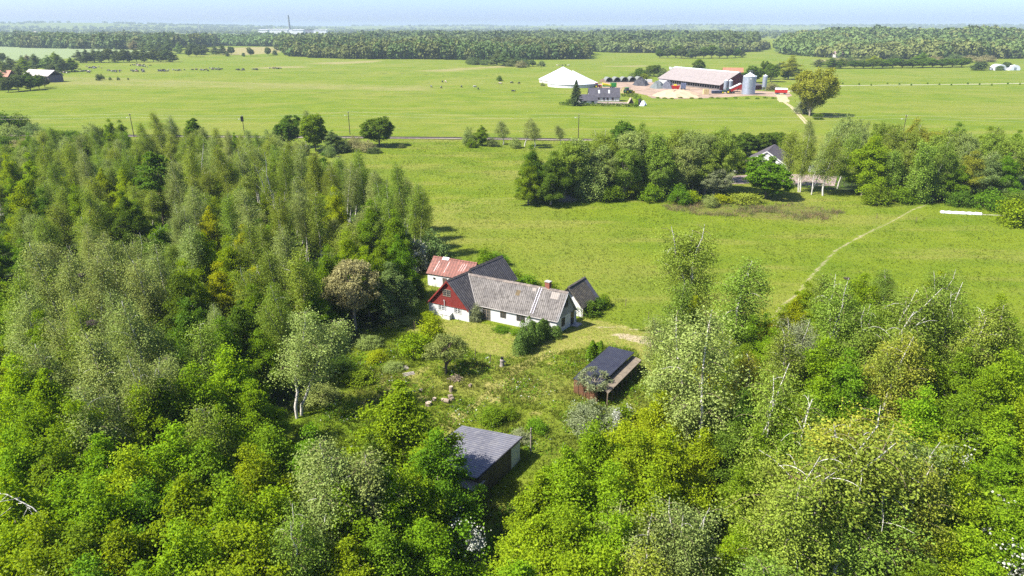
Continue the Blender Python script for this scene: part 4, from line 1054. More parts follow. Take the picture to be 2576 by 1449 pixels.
many('LD', "Bg 480 470 15 6;Bo 560 482 15 6;Bg 622 474 16 6;Bo 690 472 16 6;Bg 752 440 17 6;Bo 792 482 15 6;Ml 842 472 13 7;Mm 930 505 13 8;Bg 702 560 15 6;Bo 640 556 15 6;Bo 240 470 15 6;Md 310 482 14 8;Mm 190 470 13 8;Mb 45 470 14 8;Md 100 480 13 8;Ml 520 520 12 7;Bg 440 500 14 6;Mm 1000 530 12 7;Bo 985 480 15 6")
many('LE', "Mb 505 585 13 8;Mb 565 600 13 8;Ml 610 565 12 7;Mb 868 588 12 8;Mm 828 625 12 7;Mb 915 625 11 7;Mm 955 605 11 7;Bg 98 600 16 7;Bg 142 642 15 6.5;Bg 212 640 16 6.5;Bg 272 606 16 7;Bg 342 578 16 7;Bg 402 612 16 6.5;Bg 352 645 15 6;Bg 445 560 15 6;Bo 690 620 14 6;Bo 745 610 15 6;Mm 770 660 11 7;Mb 465 660 12 7;Ml 540 665 11 7;Bo 610 660 13 6;H 410 560 7 6;Mm 1000 590 11 7")
top('tan', 880, 657, 10.8, 8.4, 'LE', 't', 'large tan budding tree at the wood edge by the red gable')
top('maple2', 985, 664, 8.8, 6.0, 'LE', 'c', 'cool green round tree beside the tan tree, closest to the red gable')
top('hawthorn1', 1042, 606, 6.0, 6.0, 'LE', 'w', 'silvery white-flowering bush behind the red sheet roof')
top('shrub1', 1082, 590, 6.2, 7.0, 'LE', 'c', 'dark bluish bush against the meadow behind the red sheet roof')
many('LF', "Md 432 695 13 8.5;Md 475 760 12 8;Bg 232 740 15 6.5;Bg 335 742 16.5 7;Bo 300 790 14 6;Bg 45 740 14 6.5;Bo 170 770 15 6;Mm 90 790 12 7;Bg 535 756 12.5 4;Md 600 760 11 8;Mm 560 800 11 7;Md 690 720 11 7;Mm 640 720 11 7;Mm 780 720 9 6;Bo 720 700 14 6;Md 385 830 11 7;Mm 655 830 9 6;Bg 115 850 14 6;Bg 420 870 13 6;Bo 20 690 14 6")
foot('birch5', 750, 1046, 14.0, 7.4, 'LF', 'g', 'lone white-trunked birch leaning out over the dark garden corner', rz=.4)
many('LG', "Mb 30 896 13 8.5;Mb 102 935 13 8.5;Mb 545 885 12 9;Mb 470 930 12 8;Bg 212 850 15 7;Bg 330 880 15 7;Bg 250 930 14 7;Mb 620 960 10 7;Mm 400 960 12 8;Mb 330 990 12 8;Mb 180 1010 13 8;Mm 60 1010 13 8;Bo 480 1010 13 6;Mb 560 1020 11 8;Mm 690 1070 10 8;Mb 640 1130 11 8;Bg 835 1062 14 7.5;Bg 872 1130 13 7;Mm 770 1080 11 7;Md 940 1095 10 7;Mb 1085 1130 9 7")
top('maple_tall', 1012, 967, 13.5, 7.6, 'LG', 'b', 'bright green tree standing in the garden corner before the large shed')
top('maple1', 1098, 1104, 11.0, 6.2, 'LG', 'm', 'green tree overhanging the large grey shed roof')
many('LH', "Mb 40 1090 12 8.5;Mm 130 1110 12 9;Mb 230 1095 12 9;Mb 330 1120 12 9;Mb 430 1090 12 9;Mm 520 1120 11 8;Mb 20 1200 12 9;Mb 130 1220 11 9;Mb 250 1210 12 9;Mm 350 1230 11 9;Mb 450 1205 12 9;Mb 560 1210 12 9;Mb 660 1230 11 9;Bg 780 1180 13 7;Mb 870 1230 11 8;Mb 960 1180 11 8;Mb 1040 1200 10 8;Mb 60 1310 11 9;Mm 170 1330 11 9;Mb 300 1320 11 9;Mb 420 1320 12 9;Mb 540 1330 11 9;Mb 640 1340 11 9;Bo 730 1290 12 6;Mb 860 1360 9 8;Mm 980 1330 9 8;Mb 1075 1310 8 7;Bg 20 1400 12 7;Mm 200 1430 10 9;Mb 350 1430 11 9;Mb 480 1440 11 9;Mb 600 1450 11 9;Mm 720 1440 8 7;Sb 830 1440 4 5;Sm 930 1410 4 5;Sb 1010 1430 4 5;Sb 1100 1420 4 5;Mm 120 1500 10 9;Mb 280 1530 10 9;Mb 430 1540 10 9;Mb 560 1540 10 9;Sb 1190 1440 4 5;")
foot('hawthorn1', 1160, 1440, 5.5, 5.5, 'LH', 'm', 'thin white-flowering hawthorn in front of the large shed')
# hedges and trees along the railway
foot('oak0', 955, 368, 11, 13, 'RL', 'd', 'large round dark tree at the railway with its shadow on the meadow')
foot('oak1', 728, 372, 12, 11, 'RL', 'd', 'dark round-crowned tree with flattish top by the railway')
foot('oak0', 795, 382, 13.5, 11, 'RL', 'm', 'broad green railway tree between two dark round ones')
foot('maple3', 838, 385, 8, 7, 'RL', 'c', 'small cool green ball-shaped tree at the railway')
foot('birch0', 773, 378, 14.5, 5, 'RL', 'g', 'slim grey-green birch rising between the railway trees')
many('RL', "Wt 895 378 5 8;Wt 925 382 4 7;Wg 700 385 6 8;Wg 680 378 7 8;Wc 830 395 4 5;Wf 860 382 5 7;Wg 755 390 5 7;Sd 8 335 9 12;Sd 48 332 7 10;Wc 85 340 5 9;Wg 30 350 6 9;Sd 130 352 4 12;Sd 160 355 4 12;Sd 190 358 4 10;Wg 110 362 5 8;Wt 60 378 4 9;Wg 230 350 6 8;Wc 280 360 5 9;Sd 20 375 5 9;Wg 150 385 6 8;Wf 1010 372 1.6 3;Sf 940 385 2 5", foot)
many('RM', "Wg 1180 366 6.5 6;Mm 1213 366 7.5 6;Bg 1266 364 9 6;Bg 1320 368 10.5 6.5;Bg 1345 372 10 5.5;Bg 1412 364 7.5 5;Wg 1296 372 4 5;Sm 1185 371 3 4;Wf 1240 368 3 5", foot)
# belt before the neighbouring house
many('RB', "Md 1346 368 14 7;Mm 1330 405 11 6;Md 1388 385 13 8;Md 1365 420 9 7;Od 1570 305 14 11;Bo 1520 318 15 7;Bo 1700 316 16 7;Bo 1815 315 16 7;Bo 1640 322 15 7;Md 1610 312 14 8;Do 1452 350 15.5 11;Pg 1490 345 16 8;Do 1535 336 16 12;Dg 1590 331 16.5 12;Po 1650 328 17 9;Do 1700 322 16.5 12;Dg 1755 330 16.5 12;Do 1808 322 17 12;Do 1472 410 8.2 8.5;Dg 1550 412 8.4 9;Do 1620 408 8.6 9;Dg 1690 402 9 10;Do 1765 396 9.6 10;Dw 1800 420 8 9;Do 1425 375 13 10;Dg 1510 372 13 10;Do 1575 375 13 10;Do 1665 372 13 10;Dg 1725 370 13 10;Do 1785 368 13 10;Mm 1420 410 8.5 7;Mm 1500 425 7 6;Ml 1590 440 6 6;Mb 1660 430 6.5 6;Mb 1540 400 8 7;Mb 1730 420 7 6.5;Mm 1400 395 9.5 7;Sm 1540 462 4.5 6;Sm 1640 462 4.5 6;Sm 1710 468 4.5 6;Sm 1450 455 4.5 5;Sl 1740 480 3 5;Bg 1838 345 13 5;Wg 1790 490 3 4")
foot('hawthorn1', 1425, 478, 4, 5, 'RB', 'm', 'low hawthorn with white blossom at the foot of the tree belt')
many('RR', "Od 1852 338 7 9;Od 1880 334 8 9;Od 1915 332 8 9;Od 1955 330 8 9;Od 1990 338 8 9;Bo 2002 322 16 7;Bo 2036 332 16 7;Bg 2062 346 15 6;Bo 2095 338 16 7;Bo 2132 326 16 7;Wg 2130 292 11 11;Bg 2042 296 14 5;Wg 2170 305 10 10;Do 2228 308 16.5 11;Bo 2265 318 16 7;Do 2290 330 15 11;Dg 2430 335 15 11;Do 2510 332 15 11;Do 2560 345 14 11;Do 2375 335 15 11;Dy 2330 325 15 10;My 2300 300 15 9;Bo 2318 306 17 7;By 2352 316 16 7;Bo 2395 320 16 7;Md 2420 312 14 8;Bo 2440 326 16 7;Mm 2490 322 15 9;Bo 2525 316 16 7;Mm 2570 328 15 9;Bo 2620 318 16 8;Po 2250 372 12.8 7;Po 2290 375 12.6 7;Po 2340 352 15.5 8;Mm 2400 392 11.5 8;My 2450 382 12 8;Mc 2500 390 11.5 8;Mm 2545 386 12 8;Po 2380 372 12.8 7;Pg 2475 362 13.5 7;Sm 2215 466 5 6;Sm 2275 470 4 6;Sd 2420 478 4 6;Sm 2500 480 4.5 7;Sd 2560 480 5 7;Sm 2315 474 3.5 5;Mm 2230 420 8 7;Mm 2310 425 8 7;Ml 2210 330 14 8;Md 2255 330 13 8;Md 2350 352 13 8")
foot('maple0', 2168, 492, 15.5, 12, 'RR', 'b', 'big bright green tree glowing in the row past the neighbour house')
foot('oak1', 1925, 497, 10.6, 13.5, 'RR', 'm', 'rounded dense bush-like tree hiding the white gable of the neighbour house', )
foot('shrub0', 1815, 508, 1.8, 6, 'RR', 'l', 'low yellow-green bush by the marshy patch', ); foot('shrub2', 1872, 508, 2.4, 8.5, 'RR', 'y', 'low olive hedge bush before the neighbour house drive')
foot('shrub1', 1835, 420, 4, 5, 'RR', 'm'); foot('maple3', 1852, 436, 7.5, 7, 'RR', 'm', 'leafy tree half hiding the low white annex'); foot('shrub2', 2556, 566, 6, 9, 'RR', 'b', 'pale green bush beside the white plastic roll')
foot('birch2', 2345, 506, 15.5, 6.5, 'RR', 'o', 'leaning white-stemmed birch in front of the tree row', lean=0.06)
# birches beyond the drive
top('birch4', 1760, 553, 17.5, 10.2, 'NE', 'o', 'tall airy birch standing alone against the meadow beyond the drive', rz=1.0)
top('birch1', 1848, 655, 15, 8.5, 'NE', 'o', 'broad birch close behind the tall airy birch')
top('birch5', 1802, 800, 18, 8.6, 'NE', 'g', 'tall birch with long bare white stem just past the gravel drive', rz=2.2)
top('laburnum', 1945, 782, 6, 4.6, 'NE', 'm', 'bright yellow-flowering bush between the birches')
many('NE', "Ko 2132 684 17 7;Ko 2228 690 17 9;Ko 2398 730 16 8;Ko 2295 738 15 7.5;Bw 2030 790 13 5.5;By 2258 850 14 8;Bo 1992 822 13 6;Mb 2080 862 12 8;Mm 2150 890 12 8;Mm 2440 880 11 8;Bo 2545 745 15 7;Mb 2562 890 12 8;Bo 1700 700 13 6;Bg 1680 800 12 5;Mm 1905 800 8 6;Mb 1960 830 9 7;Bo 2180 760 14 7;Bo 2330 820 14 7;Mm 2010 880 9 7;Ko 1935 950 15 8;By 1900 880 12 6;Mm 2360 900 10 8;Bo 1720 860 12 6;Bo 2340 720 15 7;Bo 2440 790 14 6.5;Mm 1870 870 9 6")
many('NR', "Ml 1655 990 9.5 7;Mb 1425 1120 11 8;Mb 1500 1080 10.5 8;Mb 1590 1085 11 8.5;Mb 1680 1080 11.5 8.5;Mb 1355 1185 10 8;Mb 1450 1195 11 8.5;Mb 1560 1180 11 8.5;Mb 1650 1185 11 8.5;Mb 1345 1300 10 8.5;Mb 1440 1300 11 8.5;Mb 1540 1290 11 8.5;Mb 1625 1290 11 8.5;Mb 1300 1410 10 8.5;Mb 1410 1405 10 8.5;Mb 1510 1410 10.5 8.5;Bg 1702 1240 12.5 7;Bg 1645 1340 11.5 7;By 1590 1390 11 6;Mb 1340 1510 9 8;Mb 1470 1520 9 8;Bg 1690 1420 11 6;Sl 1620 1040 4 5;Mb 1760 1080 9 7;Md 1850 1060 10 7;Md 1880 980 10 7;Mm 1800 1000 8 6;Mm 1930 1090 10 7;Sm 1760 1420 3.5 4;Sb 1850 1400 3.5 4;Mb 1900 1330 7 6;Sm 1740 1290 3 4;Mm 1870 1180 8 6")
many('NH', "Mm 2000 1010 12 8;Mb 2350 990 11 8;Mm 2410 1000 11 8;Mb 2480 930 11 8;Mb 2525 1020 11 8.5;Mb 2570 1010 11 8;Mb 2385 1090 11 8;H 2455 1095 8 8;Mb 2540 1120 9 8;Md 2340 1130 11 7;Mb 2400 1200 9 8;H 2480 1215 7.5 8;Mb 2560 1240 9 8;Md 2330 1240 10 7;Mb 2390 1330 8 7;Mb 2470 1340 8 8;H 2570 1370 6.5 7;Mb 2500 1430 7 7;Mm 2350 1430 8 7;Mb 2420 1480 7 7;Bo 1975 1180 14 7;Mm 1960 1290 10 7;Bo 2000 1390 12 7;Mb 2560 1480 7 8;Mb 2640 1150 9 8;Mb 2640 1300 8 8;Bg 2270 1060 14 8;By 2300 1180 13 7;Mm 1990 1100 10 7")
top('birch6', 2092, 985, 16.5, 10.5, 'NH', 'o', 'huge near birch with thick forked white stem and crow nests', rz=.3)
top('birch4', 2200, 1012, 15.5, 9.5, 'NH', 'y', 'wide golden-green birch joined to the huge forked birch', rz=1.7)
top('birch6', 2160, 1180, 13.5, 9, 'NH', 'o', 'low spreading birch under the huge forked birch', rz=3.0)
# garden
foot('apple', 1122, 941, 5.4, 5.9, 'GA', 'g', 'old apple tree on one dark stem in the rough garden', rz=.6)
foot('shrub0', 1048, 895, 3.4, 4.4, 'GA', 'b', 'bright green bush beside the apple tree'); foot('shrub1', 1085, 868, 4.3, 3.6, 'GA', 'l', 'upright yellow-green bush behind the apple tree'); foot('shrub2', 1078, 812, 1.9, 2.2, 'GA', 'l', 'small light green bush at the lawn edge before the red gable')
foot('shrub1', 1196, 806, 2.5, 2.0, 'GA', 'w', 'olive wall shrub in the corner by the glazed garden door')
foot('willow', 1478, 1085, 3.9, 5.0, 'GA', 'w', 'silvery bush in front of the carport'); foot('willow', 1545, 1090, 3.0, 4.0, 'GA', 'w', 'lower silvery bush in front of the carport, next to the white hawthorn'); foot('hawthorn1', 1572, 1110, 4.4, 4, 'GA', 'm', 'small white-flowering hawthorn below the carport')
foot('sapling', 1492, 1004, 3.9, 4.2, 'GA', 'w', 'sparse young tree in front of the black carport roof')
foot('juniper', 1494, 902, 2.9, 2.9, 'GA', 'm', 'upright green bush behind the carport')
foot('shrub2', 1240, 1062, 1.9, 3.0, 'GA', 'm', 'dark green bush in the rough grass above the large shed'); foot('shrub0', 1282, 1052, 1.2, 2.0, 'GA', 'm', 'small low bush next to the dark bush above the large shed'); foot('shrub1', 1352, 1082, 1.4, 2.2, 'GA', 'm', 'small bush by the cable pole of the large shed')
foot('willow', 1308, 1113, 1.6, 2.4, 'GA', 'w', 'grey herb clump touching the large shed corner')
foot('shrub0', 1262, 832, .6, 2.6, 'GA', 'm', 'low plant bed on the lawn before the garden door'); foot('shrub2', 1297, 838, .5, 2.0, 'GA', 'm', 'low plant bed beside the lawn plank')
foot('shrub1', 1515, 772, 2.0, 2.6, 'GA', 'm', 'dark bush beyond the small mossy shed'); foot('shrub0', 1478, 792, 2.4, 3.4, 'GA', 'd', 'dark bush against the small mossy shed wall'); foot('shrub2', 1500, 776, 2.2, 3, 'GA', 'd', 'dark bush at the meadow corner of the small mossy shed')
for (a, b, h_, w_, l_) in ((1320, 722, 2.0, 4.2, 'round bush behind the long grey roof'), (1222, 668, 3.2, 3.4, 'bright bush behind the red sheet roof ridge'), (1250, 670, 2.6, 4.2, 'spreading bush behind the red sheet roof'), (1385, 742, 2.2, 3.2, 'bush behind the brick chimney'), (1290, 712, 2.2, 3.4, 'bush beside the rear wing wall')):
    foot('shrub1', a, b, h_, w_, 'GA', 'm', l_)
many('GA', "Wg 1000 815 1.1 4;Wg 1030 812 1 3;Wg 930 870 1.6 4;Sd 850 930 1.6 4;Sm 1000 760 3 4;Sb 1030 720 2.5 3;Sd 1045 745 2.5 4;Sm 900 960 1.5 4;Wg 800 1010 2 5;Sl 950 905 1.2 3;Wg 990 930 1 3", foot)
def evergreen(x0, y0, x1, y1):
    a, b = land(x0, y0), land(x1, y1); c = (a + b) / 2; an = dirz(a, b); Lh = (b - a).length
    o = thing('evergreen_bush', 'dense dark evergreen bush before the house corner, ragged feathery top', 'bush', (c.x, c.y, 0), an)
    g = np.random.default_rng(5); LP, LN = [], []; tr = Limbs()
    for i in range(13):
        t = (i + .5) / 13; bx = (t - .5) * Lh * .95; by = g.normal() * .45; hc = (2.0 + 1.7 * math.sin(math.pi * min(1, .15 + t * .85)) ** .8) * g.uniform(.88, 1.08)
        tr.tube([[bx, by, -.1], [bx * 1.02, by, hc * .5], [bx * 1.05, by, hc * .92]], [.07, .04, .01], 5)
        for s in range(3):
            m = 700; z = g.uniform(.0, 1, m) ** .8; r = (1.05 - .2 * s * .5) * (1 - z ** 2.4) ** .6 * g.uniform(.45, 1.05, m); az = g.uniform(0, 6.28, m); d = np.stack([np.cos(az), np.sin(az), 0 * az], -1)
            off = g.normal(size=3) * [.35, .4, 0]
            P = np.array([bx, by, 0]) + off + d * r[:, None] + np.stack([(z) * .15, 0 * z, z * hc * g.uniform(.8, 1)], -1); LP.append(P); LN.append(unit(d + g.normal(size=(m, 3)) * .45 + [0, 0, .15]))
    V, F = leaves(np.concatenate(LP), np.concatenate(LN), .2, .4)
    link('stems', tr.mesh('stems', BARK_B), o); link('foliage', np_mesh('foliage', V, F, [LEAF['yew']]), o)
    SPOTS.append((c.x, c.y, Lh / 2))
evergreen(1296, 893, 1384, 842)

# fill the woods: younger trees under and between the ones above
KEEP = [(1085, 640), (1260, 635), (1500, 695), (1530, 815), (1712, 850), (1690, 905), (1620, 990), (1520, 1010), (1440, 1060), (1340, 1110), (1330, 1200), (1240, 1260), (1170, 1225), (1115, 1110), (1080, 1040), (905, 1030), (860, 985), (870, 900), (1010, 850), (1070, 795), (1075, 720)]
def hides(x, y, h, w):
    KP = np.array(KEEP, float)
    X, Y = [], []
    for zz_ in (.15, .5, .8, 1):
        for s in (-.5, 0, .5):
            p = proj(x + s * w * .8, y, h * zz_); X.append(p[0]); Y.append(p[1])
    return inside(np.array(X), np.array(Y), KP).any()
def zone_of(px, py):
    if px < 1230: return 'LB' if py < 340 else 'LC' if py < 440 else 'LD' if py < 560 else 'LE' if py < 690 else 'LF' if py < 860 else 'LG' if py < 1060 else 'LH'
    return 'NE' if py < 960 else ('NH' if px > 1950 else 'NR')
g = np.random.default_rng(3); n_fill = 0
for poly, step in (('big', 6.2), ('near', 5.6)):
    P = wpoly([(max(-180, min(2700, a)), min(1600, b)) for a, b in WOODS[poly]]); lo, hi = P.min(0), P.max(0)
    for _ in range(5200):
        x, y = g.uniform(lo[0], hi[0]), g.uniform(lo[1], hi[1])
        if not inside(np.array([x]), np.array([y]), P)[0]: continue
        near = min(math.hypot(x - a, y - b) / (1 if r > 1.5 else 1.6) for a, b, r in SPOTS)
        if near < step * .72: continue
        far_ = y > 95
        u = g.uniform()
        if poly == 'big' and far_: k = 'B' if u < .5 else 'M' if u < .9 else 'S'
        else: k = 'M' if u < .7 else 'B' if u < .82 else 'S'
        h = {'B': g.uniform(9, 13), 'M': g.uniform(6.5, 10), 'S': g.uniform(2.5, 4.5)}[k]; w_ = {'B': g.uniform(4.5, 6), 'M': g.uniform(4.6, 6.6), 'S': g.uniform(3.5, 5)}[k]
        if hides(x, y, h, w_): 
            k, h, w_ = 'S', g.uniform(1.8, 3), g.uniform(3, 4)
            if hides(x, y, h, w_): continue
        px = proj(x, y, h)
        if not (-90 < px[0] < 2670) or px[1] > 1500: continue
        # a few clearings seen in the photograph
        if any(math.hypot((px[0] - a), (px[1] - b) * 1.4) < r for a, b, r in ((20, 640, 60), (150, 620, 45), (130, 400, 40), (225, 400, 35), (1800, 1290, 90), (1830, 1100, 40), (1225, 1300, 50), (1230, 1400, 40), (150, 560, 40), (2350, 890, 45), (2110, 830, 25), (1830, 900, 25))): continue
        tint = {'B': g.choice(['o', 'g', 'o']), 'M': g.choice(['b', 'm', 'b', 'b', 'l'] if y < 95 else ['m', 'b', 'd', 'm']), 'S': g.choice(['m', 'd', 'b', 'l'])}[k]
        plant(pick(k), x, y, h, w_, zone_of(px[0], px[1]), str(tint)); n_fill += 1
print('fill trees', n_fill, 'plants', len(SPOTS))
# ------------------------------------------------------------------ small garden and meadow things
def small(name, label, cat, px, py, group=None, rz=0.0):
    p = land(px, py); return thing(name, label, cat, p, rz, group)
M_LOG = plain('cut_log', (.34, .26, .19), (.22, .17, .125), 5, .9, .3)
M_LOGEND = plain('log_end', (.50, .40, .29), (.42, .33, .24), 6, .9, .1)
def log(px, py, r, ln, up_, lab, rz=0):
    t = small('log', lab, 'log', px, py, 'cut logs in the rough garden', rz)
    k = MB()
    if up_: k.lathe((0, 0, -.03), [(r * 1.15, 0), (r, .12), (r * .96, ln)], 10)
    else: k.cyl((-ln / 2, 0, r * .85), (ln / 2, 0, r * .85), r, r * .9, 10)
    k.build('bark', M_LOG, t)
    k = MB()
    if up_: k.lathe((0, 0, ln - .03), [(r * .9, 0), (r * .85, .015)], 10)
    else: k.cyl((ln / 2, 0, r * .85), (ln / 2 + .01, 0, r * .85), r * .84, r * .84, 10)
    k.build('cut_end', M_LOGEND, t)
log(1135, 985, .26, .75, True, 'upright log, tallest of those in the rough garden'); log(1133, 1001, .27, .5, False, 'log lying below the tallest upright log', .5)
log(1078, 1019, .38, .4, True, 'broad flat tree slice, off by itself towards the garden corner'); log(1093, 1007, .26, .35, True, 'short log near the broad flat tree slice', ); log(1114, 1008, .22, .3, True, 'short dark log between the slice and the upright log'); log(1124, 1013, .3, .6, False, 'log lying across in the row of cut logs', -.3); log(1137, 1008, .25, .45, False, 'log end showing beside the bare patch', .9)
log(1058, 985, .22, .45, False, 'log half sunk in tall grass below the planks', .2); log(1183, 972, .2, .35, False, 'lone log in the grass under the apple tree', 1.0)
def sticks(px, py, n, r, h, label, m, name='brush_pile', cat='brush pile'):
    t = small(name, label, cat, px, py); k = MB(); g = np.random.default_rng(int(px))
    for i in range(n):
        a = g.uniform(0, 6.28); c = g.normal(size=2) * r * .35; l = r * g.uniform(.5, 1.1); z0 = abs(g.normal()) * h * .5; z1 = max(0.02, z0 + g.normal() * h * .4)
        k.cyl((c[0] - math.cos(a) * l, c[1] - math.sin(a) * l, z0), (c[0] + math.cos(a) * l, c[1] + math.sin(a) * l, z1), .035, .02, 5)
    k.build('twigs', m, t)
sticks(1147, 957, 40, .8, .6, 'grey heap of twigs in the rough garden', M_LOG)
sticks(1422, 504, 130, 2.2, 1.0, 'pale heap of branches lying on the open meadow', plain('bleached_twigs', (.45, .38, .30), (.34, .28, .22), 4, .9))
for (px, py, n, lab) in ((1013, 927, 4, 'loose planks lying in the grass near the bright garden bush'), (1026, 941, 3, 'weathered planks lying below the other loose planks')):
    t = small('plank_stack', lab, 'planks', px, py, rz=.35); k = MB()
    for i in range(n): k.box((random.uniform(-.1, .1), i * .3 - .4, .05 + .02 * i), (1.5, .16, .05), random.uniform(-.12, .12))
    k.build('boards', plain('grey_board', (.45, .40, .34), (.33, .29, .25), 4, .9), t)
t = small('plank', 'single plank edging the plant bed on the lawn', 'plank', 1295, 842, rz=TH); k = MB(); k.box((0, 0, .08), (1.9, .1, .16)); k.build('board', M_LOGEND, t)
t = small('tree_stump', 'weathered grey stump with a dark pot on top, below the lawn', 'stump', 1263, 921); k = MB()
k.lathe((0, 0, 0), [(.34, 0), (.27, .25), (.25, .6), (.3, .85), (.22, 1.0)], 10); k.box((.3, 0, .62), (.35, .18, .16), .4); k.build('trunk', plain('grey_wood', (.36, .32, .28), (.22, .19, .17), 4, .9), t)
t = small('flower_pot', 'dark pot standing on the weathered grey stump', 'pot', 1263, 921); t.location.z = .99; k = MB(); k.lathe((0, 0, 0), [(.14, 0), (.2, .24), (.22, .3), (.18, .3), (.16, .22)], 12); k.build('body', M_BLACK, t)
fp = [(1196, 897, 'thin post in the garden fence line near the apple tree'), (1234, 913, 'thin post in the garden fence line near the grey stump'), (1043, 828, 'thin post at the dark corner of the lawn'), (1574, 770, 'pale post in the tall grass behind the mossy shed'), (1631, 803, 'dark thin post in the tall grass above the gravel'), (2105, 548, 'thin post at the edge of the marsh'), (2205, 550, 'thin post between the marsh and the trodden path'), (2304, 560, 'thin post where the trodden path bends')]
for (a, b, lab) in fp:
    t = small('fence_post', lab, 'post', a, b, 'single fence posts'); k = MB(); k.cyl((0, 0, -.2), (0, 0, 1.25), .06, .05, 8); k.build('post', M_POST, t)
# white plastic roll on the meadow
a, b = land(2366, 535), land(2468, 540); t = thing('plastic_roll', 'long white plastic-wrapped roll lying on the meadow edge', 'plastic roll', (a + b) / 2, dirz(a, b)); Lr = (b - a).length; k = MB()
n = 22
prof = [(-Lr / 2 + Lr * i / n, .55 * (1 + .12 * math.sin(i * 1.7))) for i in range(n + 1)]
k.add([(x, r * math.cos(j * math.pi / 8), r * .9 * max(0, math.sin(j * math.pi / 8)) + .02) for x, r in prof for j in range(9)], [(i * 9 + j, i * 9 + j + 1, (i + 1) * 9 + j + 1, (i + 1) * 9 + j) for i in range(n) for j in range(8)] + [tuple(range(9)), tuple(range(n * 9, n * 9 + 9))[::-1]])
k.build('wrap', plain('white_plastic', (.55, .56, .59), (.46, .48, .51), 1.2, .4, .3), t)
k = MB(); k.box((Lr / 2 + 3.3, 0, .05), (6.5, .25, .1)); k.build('hose', plain('pale_hose', (.5, .46, .36), None, 1), t)
# crow nests in the birches
for (px, py, z, d, lab) in ((229, 812, 13.0, .8, "dark crow's nest high in a grey-green birch of the lower wood"), (205, 692, 13.5, .55, "small dark nest in the birch wood level with the farmhouse"), (2006, 1206, 11.0, .75, 'brown nest of twigs in the huge forked birch'), (2170, 1118, 12.5, .6, 'small brown nest near the top of the golden-green birch'), (2130, 700, 16.2, .4, 'dark nest at the very tip of the birch against the meadow')):
    p = at(px, py, z); t = thing('bird_nest', lab, 'nest', p); k = MB(); g = np.random.default_rng(px)
    for i in range(70):
        a1 = unit(g.normal(size=3)) * d * .55 * [1, 1, .5]; a2 = a1 + unit(g.normal(size=3)) * d * .5 * [1, 1, .35]
        k.cyl(a1, a2, .03, .02, 4)
    k.build('twigs', plain('nest_twigs', (.05, .04, .035), (.09, .065, .05), 4, .95) if z > 12.6 else plain('nest_twigs_brown', (.22, .14, .10), (.12, .08, .06), 4, .95), t)
# the bent, leafless stem in the near corner
p = at(150, 1449, 5.0); t = thing('dead_branch', 'pale bent birch stem arching over the nearest treetops', 'branch', (p.x, p.y, 0), 0); tr = Limbs()
pts = np.array([[.6, 0, 0], [.9, .1, 3], [.9, .3, 6], [.2, .6, 8.6], [-1.2, .9, 10.3], [-3.0, 1.2, 11.2], [-4.4, 1.3, 11.3]]); tr.tube(pts, np.linspace(.075, .02, 7), 7)
for i in range(9): q = pts[3] + (pts[6] - pts[3]) * (i / 9) + [0, 0, .9 * math.sin(i / 9 * 3)]; tr.tube([q, q + rng.normal(size=3) * .4 + [-.4, 0, .1], q + rng.normal(size=3) * .6 + [-.9, 0, -.1]], [.025, .015, .008], 5)
link('stem', tr.mesh('stem', BARK_W), t)

# ------------------------------------------------------------------ utility line along the railway
poles = [(337.5, 345, 9.2, 'tarred utility pole behind the birch wood'), (616, 345, 8.6, 'utility pole carrying a transformer, seen over the birch tops'), (880.5, 338, 9.2, 'utility pole between the railway oaks and the large round tree'), (1454.5, 348, 9.6, 'utility pole standing free beside the railway'), (2268, 352, 9.6, 'utility pole poking up behind the tree row')]
M_POLE = plain('tarred_pole', (.075, .055, .04), (.05, .038, .03), 3, .9); tops = []
for (px, py, h, lab) in poles:
    p = land(px, py); t = thing('utility_pole', lab, 'utility pole', p, 0, 'poles of the line along the railway')
    k = MB(); k.cyl((0, 0, -.3), (0, 0, h), .17, .11, 8); k.build('pole', M_POLE, t)
    k = MB(); k.box((0, 0, h - .35), (.12, 1.7, .12)); k.build('crossarm', M_POLE, t)
    k = MB()
    for s in (-.75, .75): k.lathe((0, s, h - .29), [(.05, 0), (.08, .06), (.05, .14), (.07, .2), (.02, .25)], 8)
    k.build('insulator', M_WTRIM, t)
    k = MB(); k.cyl((-.1, 0, h - 1.6), (-1.3, 0, h - 1.45), .03, n=6); k.lathe((-1.45, 0, h - 1.62), [(.1, 0), (.28, .05), (.3, .12), (.1, .22)], 8); k.build('lamp', M_WTRIM, t)
    if px == 616: k = MB(); k.box((0, -.4, h - 1.4), (.9, .8, 1.9)); k.build('transformer', M_BLACK, t)
    tops.append(p + Vector((0, 0, h - .05)))
ends = [land(-700, 330) + Vector((0, 0, 9.2))] + tops + [land(3100, 356) + Vector((0, 0, 9.3))]
M_WIRE = plain('pale_wire', (.55, .52, .42), (.5, .47, .4), 1, .5)
for s in (-.3, .3):
    k = MB()
    for a, b in zip(ends[:-1], ends[1:]):
        n = 14; sg = .022 * (b - a).length * .45
        q = [a.lerp(b, i / n) + Vector((0, s, (-1.15 if s < 0 else 0) - sg * 4 * (i / n) * (1 - i / n))) for i in range(n + 1)]
        for i in range(n): k.cyl(q[i], q[i + 1], .019, n=4, caps=False)
    o = k.build('power_line', M_WIRE); tag(o, 'lower thin wire hung between the railway poles' if s < 0 else 'upper thin wire hung between the railway poles', 'power line', 'wires of the line along the railway')

